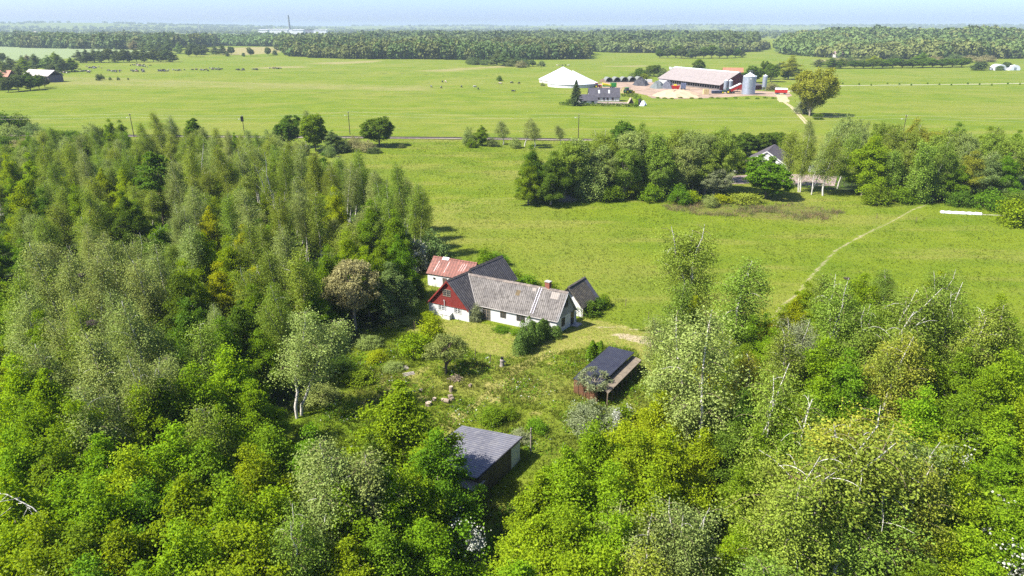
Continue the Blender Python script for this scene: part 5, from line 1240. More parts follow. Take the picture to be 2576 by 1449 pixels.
# ------------------------------------------------------------------ neighbour house in the trees
M_DKTILE = corrugated('dark_tile_roof', (.105, .09, .095), (.07, .06, .065), (.14, .12, .11), .35, 'Y', depth=.5, patch=.3)
p0 = at(1930, 381, 6.2); p1 = at(1949, 363, 6.2); an = dirz(p0, p1); t = thing('neighbour_house', 'white gabled house with dark tiled roof among the trees', 'house', (p0.x, p0.y, 0), an)
hw = 6.4; Lh = (p1 - p0).length; eh = 2.3
k = MB(); k.hexa([(.3, -hw, 0), (Lh, -hw, 0), (Lh, hw, 0), (.3, hw, 0)], [(.3, -hw, eh), (Lh, -hw, eh), (Lh, hw, eh), (.3, hw, eh)]); k.add([(.3, -hw, eh), (.3, hw, eh), (.3, 0, 6.1)], [(0, 1, 2)]); k.add([(Lh, -hw, eh), (Lh, hw, eh), (Lh, 0, 6.1)], [(0, 1, 2)]); k.build('wall', M_WHITE, t)
k = MB(); sq = (6.2 - eh) / hw
for s in (-1, 1): k.slab([(0, s * (hw + .5), eh - .5 * sq + .05), (Lh + .3, s * (hw + .5), eh - .5 * sq + .05), (Lh + .3, s * .004, 6.27), (0, s * .004, 6.27)], .14)
k.build('roof', corrugated('dark_tiles', (.105, .09, .095), (.07, .06, .065), (.14, .12, .11), .35, 'X', depth=.5, patch=.3), t)
k = MB()
for s in (-1, 1): k.slab([(-.06, s * (hw + .55), eh - .55 * sq + .06), (.02, s * (hw + .55), eh - .55 * sq + .06), (.02, s * .004, 6.3), (-.06, s * .004, 6.3)], .32)
k.build('bargeboard', M_WTRIM, t)
for y in (-3.2, 0, 3.2): k = MB(); k.box((.27, y, 1.5), (.1, 1.3, 1.3)); k.build('window', M_GLASS, t)
c = land(1850, 428); t = thing('neighbour_annex', 'low white annex with pale tile roof left of the neighbour gable'.replace(' left of', ' beside'), 'annex', c, R(-20)); k = MB(); k.box((0, 0, 1.2), (9, 5, 2.4)); k.build('wall', M_WHITE, t)
k = MB()
for s in (-1, 1): k.slab([(-4.8, s * 2.9, 2.3), (4.8, s * 2.9, 2.3), (4.8, s * .004, 3.7), (-4.8, s * .004, 3.7)], .1)
k.build('roof', plain('pale_tiles', (.42, .32, .24), (.33, .26, .2), 1.5), t); k = MB(); k.box((-1.4, -2.52, 1.3), (1.4, .06, 1.2)); k.box((1.4, -2.52, 1.3), (1.4, .06, 1.2)); k.build('window', M_GLASS, t)
c = land(1862, 383); t = thing('open_shelter', 'small dark shelter with pale flat roof beyond the neighbour house', 'shelter', c, R(-6)); k = MB(); k.slab([(-2.4, -1.6, 2.2), (2.4, -1.6, 2.2), (2.4, 1.6, 2.6), (-2.4, 1.6, 2.6)], .12); k.build('roof', plain('pale_roof', (.5, .42, .36), (.42, .35, .3), 2), t); k = MB(); k.box((0, .4, 1.05), (4.2, 2.0, 2.1)); k.build('wall', M_DARKIN, t)
c = land(2055, 436); t = thing('white_van', 'white van parked on the gravel behind the birch stems', 'van', c, R(-4)); k = MB(); k.hexa([(-2.4, -.95, .4), (2.4, -.95, .4), (2.4, .95, .4), (-2.4, .95, .4)], [(-2.4, -.9, 2.2), (1.3, -.9, 2.2), (1.3, .9, 2.2), (-2.4, .9, 2.2)]); k.build('body', M_WTRIM, t)
for x in (-1.5, 1.5):
    for y in (-.9, .9): k = MB(); k.cyl((x, y - .1, .35), (x, y + .1, .35), .35, n=10); k.build('wheel', M_BLACK, t)
k = MB(); k.quad((2.02, -.93, 1.25), (2.02, .93, 1.25), (1.42, .93, 2.1), (1.42, -.93, 2.1)); k.build('windscreen', M_GLASS, t)

# ------------------------------------------------------------------ dairy farm
def ground_thing(name, label, cat, px, py, rz=0.0, group=None): return thing(name, label, cat, land(px, py), rz, group)
M_COVER = plain('white_tank_cover', (.60, .62, .66), (.55, .57, .61), .15, .5, .05)
M_TANKW = plain('concrete_tank', (.55, .52, .46), (.42, .40, .34), .6, .9)
for (px, py, rr, hh, lab) in ((1440, 216.5, 18.6, 8.6, 'white cone-roofed slurry tank standing nearer, behind the big spruce'), (1416, 207, 19.0, 9.4, 'white cone-roofed slurry tank behind the other one')):
    t = ground_thing('slurry_tank', lab, 'tank', px, py, 0, 'white cone-roofed slurry tanks')
    k = MB(); k.lathe((0, 0, -.3), [(rr, 0), (rr, 2.6)], 48); k.build('wall', M_TANKW if py < 210 else M_WTRIM, t)
    k = MB(); k.lathe((0, 0, 2.3), [(rr + .3, 0), (rr + .3, .25), (rr * .66, hh * .36), (rr * .33, hh * .69), (.4, hh), (.05, hh + .1)], 48); k.build('cover', M_COVER, t)
    k = MB(); k.lathe((0, 0, 2.1), [(rr + .35, 0), (rr + .35, .25), (rr, .25)], 48); k.build('rim', M_CONC, t)
# half-timbered farm dwelling
a, b = land(1482, 255.5), land(1558.5, 255.5); t = thing('farm_dwelling', 'half-timbered white farm dwelling with dark thatch-grey roof and two skylights', 'house', a, dirz(a, b)); Lh = (b - a).length; dh = 8.0; eh = 2.9; rh = 7.6
M_DTHATCH = plain('dark_slate_roof', (.085, .08, .095), (.06, .058, .068), .5, .9)
k = MB(); k.box((Lh / 2, dh / 2, eh / 2), (Lh, dh, eh)); k.add([(0, 0, eh), (0, dh, eh), (0, dh / 2, rh - .1)], [(0, 1, 2)]); k.add([(Lh, 0, eh), (Lh, dh, eh), (Lh, dh / 2, rh - .1)], [(0, 1, 2)]); k.build('wall', M_WHITE, t)
k = MB(); sq = (rh - eh) / (dh / 2)
for s in (-1, 1): k.slab([(-.4, dh / 2 + s * (dh / 2 + .4), eh - .4 * sq), (Lh + .4, dh / 2 + s * (dh / 2 + .4), eh - .4 * sq), (Lh + .4, dh / 2 + s * .004, rh), (-.4, dh / 2 + s * .004, rh)], .2)
r = k.build('roof', M_DTHATCH, t)
for x in (.30, .63): k = MB(); y = dh * .28; z = eh + y * sq + .08; k.slab([(Lh * x, y - .8, z - .8 * sq), (Lh * x + 1.0, y - .8, z - .8 * sq), (Lh * x + 1.0, y + .7, z + .7 * sq), (Lh * x, y + .7, z + .7 * sq)], .08); k.build('skylight', M_WTRIM, r)
k = MB()
for i in range(9): k.box((Lh * (i + .1) / 8.2, -.03, 1.3), (.14, .06, 2.6))
for z in (.15, 1.3, 2.6): k.box((Lh / 2, -.045, z), (Lh, .05, .12))
k.build('timber_frame', plain('grey_timber', (.30, .28, .26), (.2, .19, .18), 1), t)
for x in (.31, .48, .60, .77): k = MB(); k.box((Lh * x, -.07, 1.6), (1.15, .1, 1.2)); k.build('window', plain('dark_red_window', (.10, .03, .03), (.03, .03, .035), 2), t)
a, b = land(1459, 262), land(1503, 261.5); t = thing('farm_wing', 'low white wing with dark roof in front of the farm dwelling', 'outbuilding', a, dirz(a, b)); Lw = (b - a).length; eh2, rh2, dw = 2.2, 5.2, 6.0
k = MB(); k.box((Lw / 2, dw / 2, eh2 / 2), (Lw, dw, eh2)); k.add([(0, 0, eh2), (0, dw, eh2), (0, dw / 2, rh2 - .1)], [(0, 1, 2)]); k.add([(Lw, 0, eh2), (Lw, dw, eh2), (Lw, dw / 2, rh2 - .1)], [(0, 1, 2)]); k.build('wall', M_WHITE, t)
k = MB(); sq = (rh2 - eh2) / (dw / 2)
for s in (-1, 1): k.slab([(-.3, dw / 2 + s * (dw / 2 + .35), eh2 - .35 * sq), (Lw + .3, dw / 2 + s * (dw / 2 + .35), eh2 - .35 * sq), (Lw + .3, dw / 2 + s * .004, rh2), (-.3, dw / 2 + s * .004, rh2)], .16)
k.build('roof', M_DTHATCH, t)
for x in (.28, .72): k = MB(); k.box((Lw * x, -.04, 1.3), (1.7, .1, 1.3)); k.build('window', M_GLASS, t)
foot('spruce', 1448, 266, 14.5, 9.5, 'FM', 'f' if 0 else '', 'tall dark spruce in front of the white cone-roofed tanks')
M_HEDGE = LEAF['mid']
def hedge(label, pts, h, w_, tint='dark', name='hedge'):
    P = [land(*p) for p in pts]; o = thing(name, label, 'hedge', P[0]); LP, LN = [], []; g = np.random.default_rng(len(pts) + int(pts[0][0]))
    for a, b in zip(P[:-1], P[1:]):
        n = int((b - a).length * 42); u = g.uniform(0, 1, (n, 1)); q = np.array(a) + (np.array(b) - np.array(a)) * u - np.array(P[0]); s = g.uniform(-1, 1, n); zz_ = g.uniform(0, 1, n) ** .7
        d = unit(np.array([b.x - a.x, b.y - a.y, 0])); nr = np.array([-d[1], d[0], 0]); q = q + nr * (s * w_ / 2 * (1 - .3 * zz_))[:, None]; q[:, 2] += zz_ * h * g.uniform(.8, 1.1, n)
        LP.append(q); LN.append(unit(g.normal(size=(n, 3)) + nr * s[:, None] + [0, 0, .5]))
    V, F = leaves(np.concatenate(LP), np.concatenate(LN), .55); link('foliage', np_mesh('foliage', V, F, [LEAF[tint]]), o)
    k = MB()
    for a, b in zip(P[:-1], P[1:]):
        for i in range(max(2, int((b - a).length / 3))): q = a.lerp(b, (i + .5) / max(2, int((b - a).length / 3))) - P[0]; k.cyl((q.x, q.y, -.1), (q.x, q.y, h * .8), .06, .03, 5)
    k.build('stems', BARK_B, o); return o
hedge('clipped dark hedge in front of the half-timbered dwelling', [(1407, 264), (1440, 266), (1500, 267), (1560, 268), (1603, 270)], 1.8, 1.6)
hedge('hedge climbing past the little playhouse', [(1600, 268), (1603, 258), (1609, 249)], 2.2, 2.4, 'mid'); hedge('short hedge between the dwelling and the farmyard', [(1562, 243), (1605, 244)], 1.9, 1.6)
hedge('hedge behind the spruce towards the tanks', [(1424, 260), (1440, 258), (1455, 256)], 2.2, 2)
t = ground_thing('playhouse', 'tiny pointed wooden playhouse on the gravel', 'playhouse', 1586, 260.5, R(10)); k = MB()
for s in (-1, 1): k.slab([(s * 1.9, -1.2, .1), (s * 1.9, 1.2, .1), (s * .004, 1.2, 3.3), (s * .004, -1.2, 3.3)], .18)
k.build('roof', plain('pale_board_roof', (.40, .31, .22), (.3, .24, .17), 2), t); k = MB(); k.add([(-1.7, -1.0, 0), (1.7, -1.0, 0), (0, -1.0, 3.0), (-1.7, 1.0, 0), (1.7, 1.0, 0), (0, 1.0, 3.0)], [(0, 1, 2), (3, 5, 4)]); k.build('wall', M_TIMBER, t); k = MB(); k.box((0, -1.03, .8), (.7, .06, 1.4)); k.build('door', M_DARKIN, t)
def heap(name, label, cat, pts, h, m, seed=1, z0=0.0):
    """a mound over a ground outline"""
    P = [land(*p) for p in pts]; c = sum(P, Vector()) / len(P); o = thing(name, label, cat, (c.x, c.y, c.z + z0)); g = np.random.default_rng(seed); vs = []; n = len(P) * 4; rings = 7
    out = [P[i // 4].lerp(P[(i // 4 + 1) % len(P)], (i % 4) / 4) - c for i in range(n)]
    for r_ in range(rings):
        f = 1 - r_ / rings
        for q in out: vs.append((q.x * f + g.normal() * .25, q.y * f + g.normal() * .25, h * (1 - f ** 1.9) * g.uniform(.88, 1.1) if r_ else -.05))
    vs.append((0, 0, h)); top_ = len(vs) - 1
    fs = [(r_ * n + i, r_ * n + (i + 1) % n, (r_ + 1) * n + (i + 1) % n, (r_ + 1) * n + i) for r_ in range(rings - 1) for i in range(n)] + [((rings - 1) * n + i, (rings - 1) * n + (i + 1) % n, top_) for i in range(n)]
    k = MB(); k.add(vs, fs); k.build('heap', m, o); return o
heap('sand_pile', 'long pale sand-coloured heap in front of the barn', 'heap', [(1637, 240), (1655, 233), (1700, 232), (1740, 233), (1768, 240), (1760, 246), (1700, 247), (1660, 245)], 3.4, plain('pale_sand', (.47, .345, .215), (.38, .28, .18), .3, .95), 3)
heap('silage_heap', 'black plastic-covered silage heap below the hoop shelters', 'heap', [(1590, 213), (1600, 207), (1622, 207), (1634, 213), (1625, 217), (1600, 216)], 4.5, plain('black_cover', (.035, .035, .038), (.06, .06, .062), .6, .7), 4)
heap('silage_heap', 'grey-green covered silage heap next to the black one', 'heap', [(1634, 221), (1645, 213), (1662, 211), (1672, 216), (1668, 223), (1650, 224)], 4.2, plain('grey_green_cover', (.15, .17, .16), (.1, .115, .11), .6, .8), 5)
heap('silage_heap', 'dark grey heap leading up to the barn wall', 'heap', [(1662, 223), (1668, 212), (1684, 211), (1694, 217), (1690, 224)], 4.0, plain('dark_cover', (.07, .07, .085), (.12, .12, .14), .6, .8), 6)
heap('rubble_heap', 'brown earth heap beside the first hoop shelter', 'heap', [(1505, 207), (1515, 203), (1528, 203), (1530, 208)], 2.4, plain('brown_earth', (.16, .11, .07), (.12, .085, .055), .8, .95), 7)
heap('plastic_heap', 'white crumpled plastic heap at the hedge corner', 'heap', [(1609, 266), (1614, 262), (1622, 262), (1626, 265), (1620, 267)], 2.4, M_COVER, 8)
heap('tarp_heap', 'dark round tarpaulin heap at the hedge corner', 'heap', [(1602, 264), (1604, 259), (1610, 258), (1614, 262), (1610, 266)], 2.8, M_BLACK, 9)
# hoop shelters
for i, px in enumerate((1533, 1553, 1572.5, 1592, 1611)):
    c = land(px, 207.5 - i * .35); t = thing('hoop_shelter', ['olive hoop shelter, first of five from the brown earth heap', 'hoop shelter, second from the brown earth heap', 'middle hoop shelter of the row of five', 'hoop shelter, fourth from the brown earth heap', 'hoop shelter above the black silage heap, last of five'][i], 'shelter', c, R(8), 'open hoop shelters for calves'); n = 12; rr = 3.1; Ld = 9
    ring = lambda y, r: [(math.cos(math.pi * j / n) * r, y, math.sin(math.pi * j / n) * r * 1.28) for j in range(n + 1)]
    k = MB(); A_, B_, C_, D_ = ring(0, rr), ring(Ld, rr), ring(0, rr - .22), ring(Ld, rr - .22); k.add(A_ + B_ + C_ + D_, [(j, j + 1, n + 2 + j, n + 1 + j) for j in range(n)] + [(2 * n + 2 + j + 1, 2 * n + 2 + j, 3 * n + 3 + j, 3 * n + 4 + j) for j in range(n)] + [(j + 1, j, 2 * n + 2 + j, 2 * n + 3 + j) for j in range(n)])
    k.build('cover', plain('olive_cover', (.16, .17, .14), (.2, .21, .19), .4, .6), t)
    k = MB(); k.add(ring(Ld - .4, rr - .22), [tuple(range(n + 1))]); k.build('back_wall', M_DARKIN, t)
    k = MB()
    for z in (.5, 1.0): k.box((0, .3, z), (5.6, .06, .08))
    k.build('gate', M_STEEL, t)
for (px, lab) in ((1620, 'white block beside the last hoop shelter'), (1634, 'longer white block between the hoop shelters and the barn')):
    t = ground_thing('wrapped_bale', lab, 'bale', px, 207, 0); k = MB(); k.hexa([(-1.9, -1, 0), (1.9, -1, 0), (1.9, 1, 0), (-1.9, 1, 0)], [(-1.8, -.9, 2.3), (1.8, -.9, 2.3), (1.8, .9, 2.3), (-1.8, .9, 2.3)]); k.build('wrap', M_WTRIM, t)
# the long cow barn
a = land(1657, 208.5); b = land(1810, 227.5); an = dirz(a, b); Lb = (b - a).length; g_ = land(1912, 225.5)
wv = Vector((-math.sin(an), math.cos(an), 0)); Wb = abs((g_ - b).dot(wv)); 
t = thing('barn', 'long cow barn with wide grey roof and dark red gable', 'barn', a, an); eh, rh = 3.9, 11.6
M_BARNRED = boards('dark_red_boards', (.15, .020, .025), (.11, .015, .02), 1.2, 'Y')
k = MB(); k.add([(Lb, 0, 0), (Lb, Wb, 0), (Lb, Wb, eh), (Lb, Wb / 2, rh - .2), (Lb, 0, eh)], [(0, 1, 2, 3, 4)]); k.add([(0, 0, 0), (0, Wb, 0), (0, Wb, eh), (0, Wb / 2, rh - .2), (0, 0, eh)], [(4, 3, 2, 1, 0)]); k.build('gable', M_BARNRED, t)
k = MB(); sq = (rh - eh) / (Wb / 2)
for s in (-1, 1): k.slab([(-1.2, Wb / 2 + s * (Wb / 2 + .8), eh - .8 * sq), (Lb + .8, Wb / 2 + s * (Wb / 2 + .8), eh - .8 * sq), (Lb + .8, Wb / 2 + s * .5, rh - .1), (-1.2, Wb / 2 + s * .5, rh - .1)], .2)
r = k.build('roof', corrugated('barn_roof_sheets', (.29, .25, .235), (.235, .205, .19), (.20, .172, .16), 1.1, 'X', depth=.2, patch=.3, sheet=6), t)
k = MB(); k.box((Lb / 2, Wb / 2, rh + .15), (Lb + 2, 1.5, .5)); k.build('ridge_vent', M_COVER, r)
for (x0_, y0_) in ((10, .66), (27, .62), (9, .36), (27, .33)):
    k = MB(); ya = Wb / 2 * y0_; z = eh + ya * sq + .06; k.slab([(x0_, ya, z), (x0_ + 11, ya, z), (x0_ + 11, ya + 1.3, z + 1.3 * sq), (x0_, ya + 1.3, z + 1.3 * sq)], .05); k.build('roof_light', plain('grey_roof_light', (.16, .155, .16), (.14, .135, .14), .3), r)
k = MB(); k.box((Lb * .1, .1, 1.9), (Lb * .2, .3, 3.8)); k.build('wall', M_WHITE, t); k = MB(); k.box((Lb * .17, -.08, 2.2), (3, .1, 1.4)); k.build('window', M_GLASS, t)
k = MB(); k.box((Lb * .6, 2.5, 1.6), (Lb * .78, .2, 3.2)); k.build('open_side_shade', M_DARKIN, t)  # black sheet behind the posts, painted as the shade inside the barn
k = MB()
for i in range(22): k.box((Lb * .205 + (Lb * .79) * i / 21, .15, 1.9), (.35, .35, 3.8))
k.box((Lb * .6, .1, .5), (Lb * .79, .2, .9)); k.box((Lb * .6, .05, 3.6), (Lb * .79, .2, .5)); k.build('side_posts', plain('barn_posts', (.16, .14, .13), (.1, .09, .085), .6), t)
t = thing('low_extension', 'low dark red extension of the barn behind the big silo', 'building', b + wv * (Wb * .55), an); k = MB(); k.box((2.5, 7.5, 1.5), (8, 16, 3.0)); k.build('wall', M_BARNRED, t); k = MB(); k.slab([(-1.8, -.8, 4.2), (6.8, -.8, 3.1), (6.8, 15.8, 3.1), (-1.8, 15.8, 4.2)], .2); k.build('roof', plain('dark_roof', (.12, .10, .1), (.09, .08, .08), .6), t)
t = ground_thing('white_shed', 'small building with white roof peeking over the barn roof end', 'shed', 1697, 186, R(-8)); k = MB(); k.box((0, 0, 1.8), (9, 6, 3.6)); k.build('wall', M_TANKW, t); k = MB(); k.slab([(-5.2, -3.6, 3.6), (5.2, -3.6, 3.6), (5.2, 3.6, 6), (-5.2, 3.6, 6)], .2); k.build('roof', M_COVER, t)
t = ground_thing('red_roofed_house', 'house with brick-red roof behind the barn ridge', 'house', 1842, 190, R(-10)); k = MB(); k.box((0, 0, 1.6), (17, 7, 3.2)); k.build('wall', M_OLDWHITE, t); k = MB()
for s in (-1, 1): k.slab([(-9, s * 4, 3), (9, s * 4, 3), (9, s * .004, 6.8), (-9, s * .004, 6.8)], .2)
k.build('roof', plain('brick_red_tiles', (.42, .17, .10), (.34, .13, .08), .6), t)
# silos
def silo(px, py, rr, hh, label, leg=0.0, rib=True, name='silo', hop=False):
    t = ground_thing(name, label, 'silo', px, py); pr = []
    n = int(hh / .55) if rib else 2
    for i in range(n): z = leg + (hh) * i / n; pr += [(rr, z), (rr * 1.015, z + hh / n * .5)]
    pr.append((rr, leg + hh))
    if hop: pr = [(rr * .18, leg * .25)] + pr
    k = MB(); k.lathe((0, 0, 0), pr, 32); k.build('tank', M_STEEL, t)
    k = MB(); k.lathe((0, 0, leg + hh), [(rr * 1.04, 0), (rr * .5, rr * .28), (rr * .12, rr * .5), (rr * .1, rr * .65)], 32); k.build('roof', M_COVER, t)
    if leg:
        for j in range(4): k = MB(); a_ = j * math.pi / 2 + .4; k.cyl((math.cos(a_) * rr * .95, math.sin(a_) * rr * .95, 0), (math.cos(a_) * rr * .95, math.sin(a_) * rr * .95, leg + .4), .12, n=6); k.build('leg', M_STEEL, t)
    return t
t = silo(1881.5, 237, 4.2, 11.3, 'big ribbed steel silo with pale cone roof, largest at the barn')
k = MB()
for j in range(12): a_ = j * math.pi / 6; k.box((math.cos(a_) * 4.1, math.sin(a_) * 4.1, 11.6), (.35, .5, .5), a_)
k.cyl((-1.2, 0, 13.2), (-1.2, 0, 15), .08, n=6); k.cyl((-1.2, 0, 15), (1.4, 0, 14.8), .08, n=6); k.cyl((1.4, 0, 14.8), (1.4, 0, 13.2), .08, n=6); k.build('catwalk', M_STEEL, t); k = MB(); k.box((-.6, -4.24, 10), (1.0, .1, .9)); k.build('sign', M_WTRIM, t)
silo(1824, 230.5, 1.35, 5.6, 'small steel silo by the tractor, nearer the barn posts', 1.6, hop=True); silo(1835.5, 230.5, 1.35, 5.6, 'small steel silo by the raised red trailer', 1.6, hop=True); silo(1921, 228, 1.55, 7.4, 'slim pale silo standing alone past the big silo', 2.4, hop=True)

# vehicles
def wheels(t, spots, r, w_=.4, rim=True, rimm=None):
    for (x, y) in spots:
        k = MB(); k.cyl((x, y - w_ / 2, r), (x, y + w_ / 2, r), r, n=14); o = k.build('wheel', M_BLACK, t)
        if rim: k = MB(); k.cyl((x, y - w_ / 2 - .01, r), (x, y + w_ / 2 + .01, r), r * .5, n=10); k.build('rim', rimm or M_STEEL, o)
P_ = lambda n, c: plain(n, c, tuple(v * .8 for v in c), .8, .45, .05)
M_GREENP, M_YELP, M_REDP, M_DGREEN = P_('green_paint', (.03, .25, .04)), P_('yellow_paint', (.75, .62, .02)), P_('red_lorry_paint', (.50, .03, .025)), P_('dark_green_paint', (.03, .09, .05))
def tractor(t, body, k_=1.0):
    k = MB(); k.hexa([(.1, -.5, .8), (2.3, -.42, .8), (2.3, .42, .8), (.1, .5, .8)], [(.1, -.5, 1.75), (2.3, -.38, 1.55), (2.3, .38, 1.55), (.1, .5, 1.75)]); k.box((-.7, 0, .95), (1.7, 1.1, .5)); k.build('body', body, t)
    k = MB(); k.hexa([(-1.5, -.8, 1.2), (.2, -.8, 1.2), (.2, .8, 1.2), (-1.5, .8, 1.2)], [(-1.4, -.7, 2.6), (.0, -.7, 2.6), (.0, .7, 2.6), (-1.4, .7, 2.6)]); k.build('cab', M_GLASS, t); k = MB(); k.box((-.7, 0, 2.68), (1.7, 1.6, .15)); k.build('roof', body, t)
    wheels(t, [(-1.0, -1.0), (-1.0, 1.0)], .95, .5, True, M_YELP); wheels(t, [(1.7, -.9), (1.7, .9)], .65, .4, True, M_YELP)
    k = MB(); k.cyl((1.2, .3, 1.7), (1.2, .3, 2.7), .06, n=6); k.build('exhaust', M_BLACK, t)
t = ground_thing('tractor', 'dark green tractor coupled to the raised red trailer', 'tractor', 1826, 235.5, R(170)); tractor(t, M_DGREEN); t.scale = (1.25,) * 3
t = ground_thing('tipping_trailer', 'red trailer with white top tipped up against the big silo', 'trailer', 1848, 235, R(6)); k = MB(); k.box((0, 0, 1.1), (7.5, 1.2, .35)); k.build('chassis', M_BLACK, t); M_ = Matrix.Rotation(R(-24), 3, 'Y')
k = MB(); k.box((.2, 0, 3.6), (8.2, 2.5, 1.9), 0, 0, M_); k.build('bed', M_REDP, t); k = MB(); d = M_ @ Vector((0, 0, 1.15)); k.box((.2 + d.x, 0, 3.6 + d.z), (8.3, 2.6, .5), 0, 0, M_); k.build('cover', M_WTRIM, t)
k = MB(); k.cyl((1.5, 0, 1.2), (1.9, 0, 3.4), .15, n=8); k.build('ram', M_STEEL, t); wheels(t, [(x, y) for x in (-2.2, -.9) for y in (-1.1, 1.1)], .55)
t = ground_thing('lorry_trailer', 'red lorry trailer with white cover on the dirt track', 'trailer', 1964, 237.5, R(-12)); k = MB(); k.box((0, 0, 2.2), (7.6, 2.5, 2.0)); k.build('bed', M_REDP, t)
k = MB(); k.add([(-3.9, -1.3, 3.2), (3.9, -1.3, 3.2), (3.9, 1.3, 3.2), (-3.9, 1.3, 3.2), (-3.6, -.7, 4.1), (3.5, -.7, 4.0), (3.5, .7, 4.0), (-3.6, .7, 4.1)], [(0, 1, 5, 4), (1, 2, 6, 5), (2, 3, 7, 6), (3, 0, 4, 7), (4, 5, 6, 7), (3, 2, 1, 0)]); k.build('cover', M_COVER, t); wheels(t, [(x, y) for x in (-2.7, -1.5, 2.4) for y in (-1.15, 1.15)], .55); k = MB(); k.box((0, 0, 1.0), (7.2, 1.0, .3)); k.build('chassis', M_BLACK, t)
t = ground_thing('forage_wagon', 'green wagon with yellow front parked beyond the farm dwelling', 'wagon', 1531, 222, R(4)); k = MB(); k.box((3.4, 0, 2.3), (4.2, 2.6, 3.0)); k.build('body', M_GREENP, t); k = MB(); k.hexa([(-4.4, -1.2, 1.2), (1.2, -1.2, 1.2), (1.2, 1.2, 1.2), (-4.4, 1.2, 1.2)], [(-4.4, -1.2, 2.2), (1.2, -1.2, 2.0), (1.2, 1.2, 2.0), (-4.4, 1.2, 2.2)]); k.build('front_body', M_GREENP, t); k = MB(); k.slab([(-4.5, -1.25, 3.6), (1.2, -1.25, 2.4), (1.2, 1.25, 2.6), (-4.5, 1.25, 3.8)], 1.1); k.build('front_panel', M_YELP, t); wheels(t, [(x, y) for x in (1.9, 3.6) for y in (-1.2, 1.2)], .7)
k = MB(); k.box((1.4, -1.32, 2.3), (.15, .06, 3.0)); k.box((5.45, -1.32, 2.3), (.15, .06, 3.0)); k.build('ribs', M_YELP, t)
t = ground_thing('tractor', 'red tractor beside the nearer white tank', 'tractor', 1503, 221.5, R(5)); tractor(t, M_REDP); t.scale = (1.3,) * 3
t = ground_thing('wheel_loader', 'green and yellow loader behind the farm dwelling', 'loader', 1580, 235, R(20)); tractor(t, M_GREENP); t.scale = (1.4,) * 3; k = MB(); k.hexa([(2.2, -1.1, .3), (3.0, -1.1, .1), (3.0, 1.1, .1), (2.2, 1.1, .3)], [(2.3, -1.1, 1.2), (3.1, -1.1, 1.0), (3.1, 1.1, 1.0), (2.3, 1.1, 1.2)]); k.build('bucket', M_YELP, t)
for s in (-.6, .6): k = MB(); k.cyl((.2, s, 1.7), (2.4, s, .9), .12, n=6); k.build('lift_arm', M_YELP, t)
heap('rubble_heap', 'olive-brown heap beside the green and yellow loader', 'heap', [(1558, 234), (1566, 228), (1574, 230), (1576, 235)], 3.2, plain('straw_muck', (.26, .22, .09), (.2, .17, .07), .8), 11)
t = ground_thing('feed_mixer', 'red feed mixer wagon standing in front of the barn', 'feed mixer', 1699, 227, R(-8)); k = MB(); k.hexa([(-2.2, -1, .8), (2.2, -1, .8), (2.2, 1, .8), (-2.2, 1, .8)], [(-2.9, -1.4, 3.1), (2.9, -1.4, 3.1), (2.9, 1.4, 3.1), (-2.9, 1.4, 3.1)]); k.build('tub', M_REDP, t); wheels(t, [(0, -1.0), (0, 1.0)], .55); k = MB(); k.box((-.4, 0, 3.5), (1.8, 1.6, 1.0)); k.build('top', M_YELP, t)
t = ground_thing('tall_trailer', 'tall blue-grey machine next to the red feed mixer', 'machine', 1718, 226, R(-8)); k = MB(); k.hexa([(-1.7, -1.2, .8), (1.7, -1.2, .8), (1.7, 1.2, .8), (-1.7, 1.2, .8)], [(-1.5, -1.2, 4.6), (1.9, -1.2, 4.6), (1.9, 1.2, 4.6), (-1.5, 1.2, 4.6)]); k.build('body', P_('blue_grey_paint', (.14, .16, .24)), t); wheels(t, [(x, y) for x in (-1, 1) for y in (-1.1, 1.1)], .6)
M_STRAW = plain('straw', (.60, .46, .22), (.48, .36, .17), 1.5, .95)
n_b = 0
for iz in range(3):
    for ix in range(2):
        c = land(1775, 237); t = thing('straw_bale', ['straw bale at the bottom of the stack by the silos, next to the sand heap', 'straw bale at the bottom of the stack by the silos, next to the containers', 'straw bale in the middle of the stack, next to the sand heap', 'straw bale in the middle of the stack, next to the containers', 'straw bale on top of the stack, next to the sand heap', 'straw bale on top of the stack, next to the containers'][n_b], 'straw bale', (c.x + (ix - .5) * 1.75, c.y, c.z + iz * 1.12), 0, 'stacked straw bales'); n_b += 1
        k = MB(); k.box((0, 0, .55), (1.7, 2.4, 1.1)); k.build('straw', M_STRAW, t)
for (px, lab) in ((1796, 'dark container between the straw bales and the silos'), (1808, 'blue-grey container closest to the tractor')):
    t = ground_thing('container', lab, 'container', px, 235.5, R(3)); k = MB(); k.hexa([(-1.5, -1, .2), (1.5, -1, .2), (1.5, 1, .2), (-1.5, 1, .2)], [(-1.6, -1.1, 1.9), (1.6, -1.1, 1.9), (1.6, 1.1, 1.9), (-1.6, 1.1, 1.9)]); k.build('body', P_('navy_paint', (.05, .06, .10)), t); k = MB(); k.box((0, 0, 2.0), (3.3, 2.3, .15)); k.build('lid', P_('grey_blue_lid', (.2, .22, .3)), t)
many('FM', "Od 1866 212 9 12;Od 1895 208 13 15;Od 1938 206 14 13;Od 1928 200 15 12;Wt 1940 226 5 9;Wg 1950 224 4 7;Od 1757 188 14 13;Wc 1742 190 7 8;Wc 1775 190 7 9;Od 1610 196 8 12;Sd 1596 200 6 10;Wg 1585 203 5 10;Od 1645 192 10 16;Wf 1625 196 7 9;Ml 1620 200 5 9;Wf 1668 196 8 10;Wg 1690 190 7 9;Sm 1600 248 2 3;Sm 1585 251 1 2;Wg 1365 216 2.5 4;Sf 1388 216 2 3", foot)
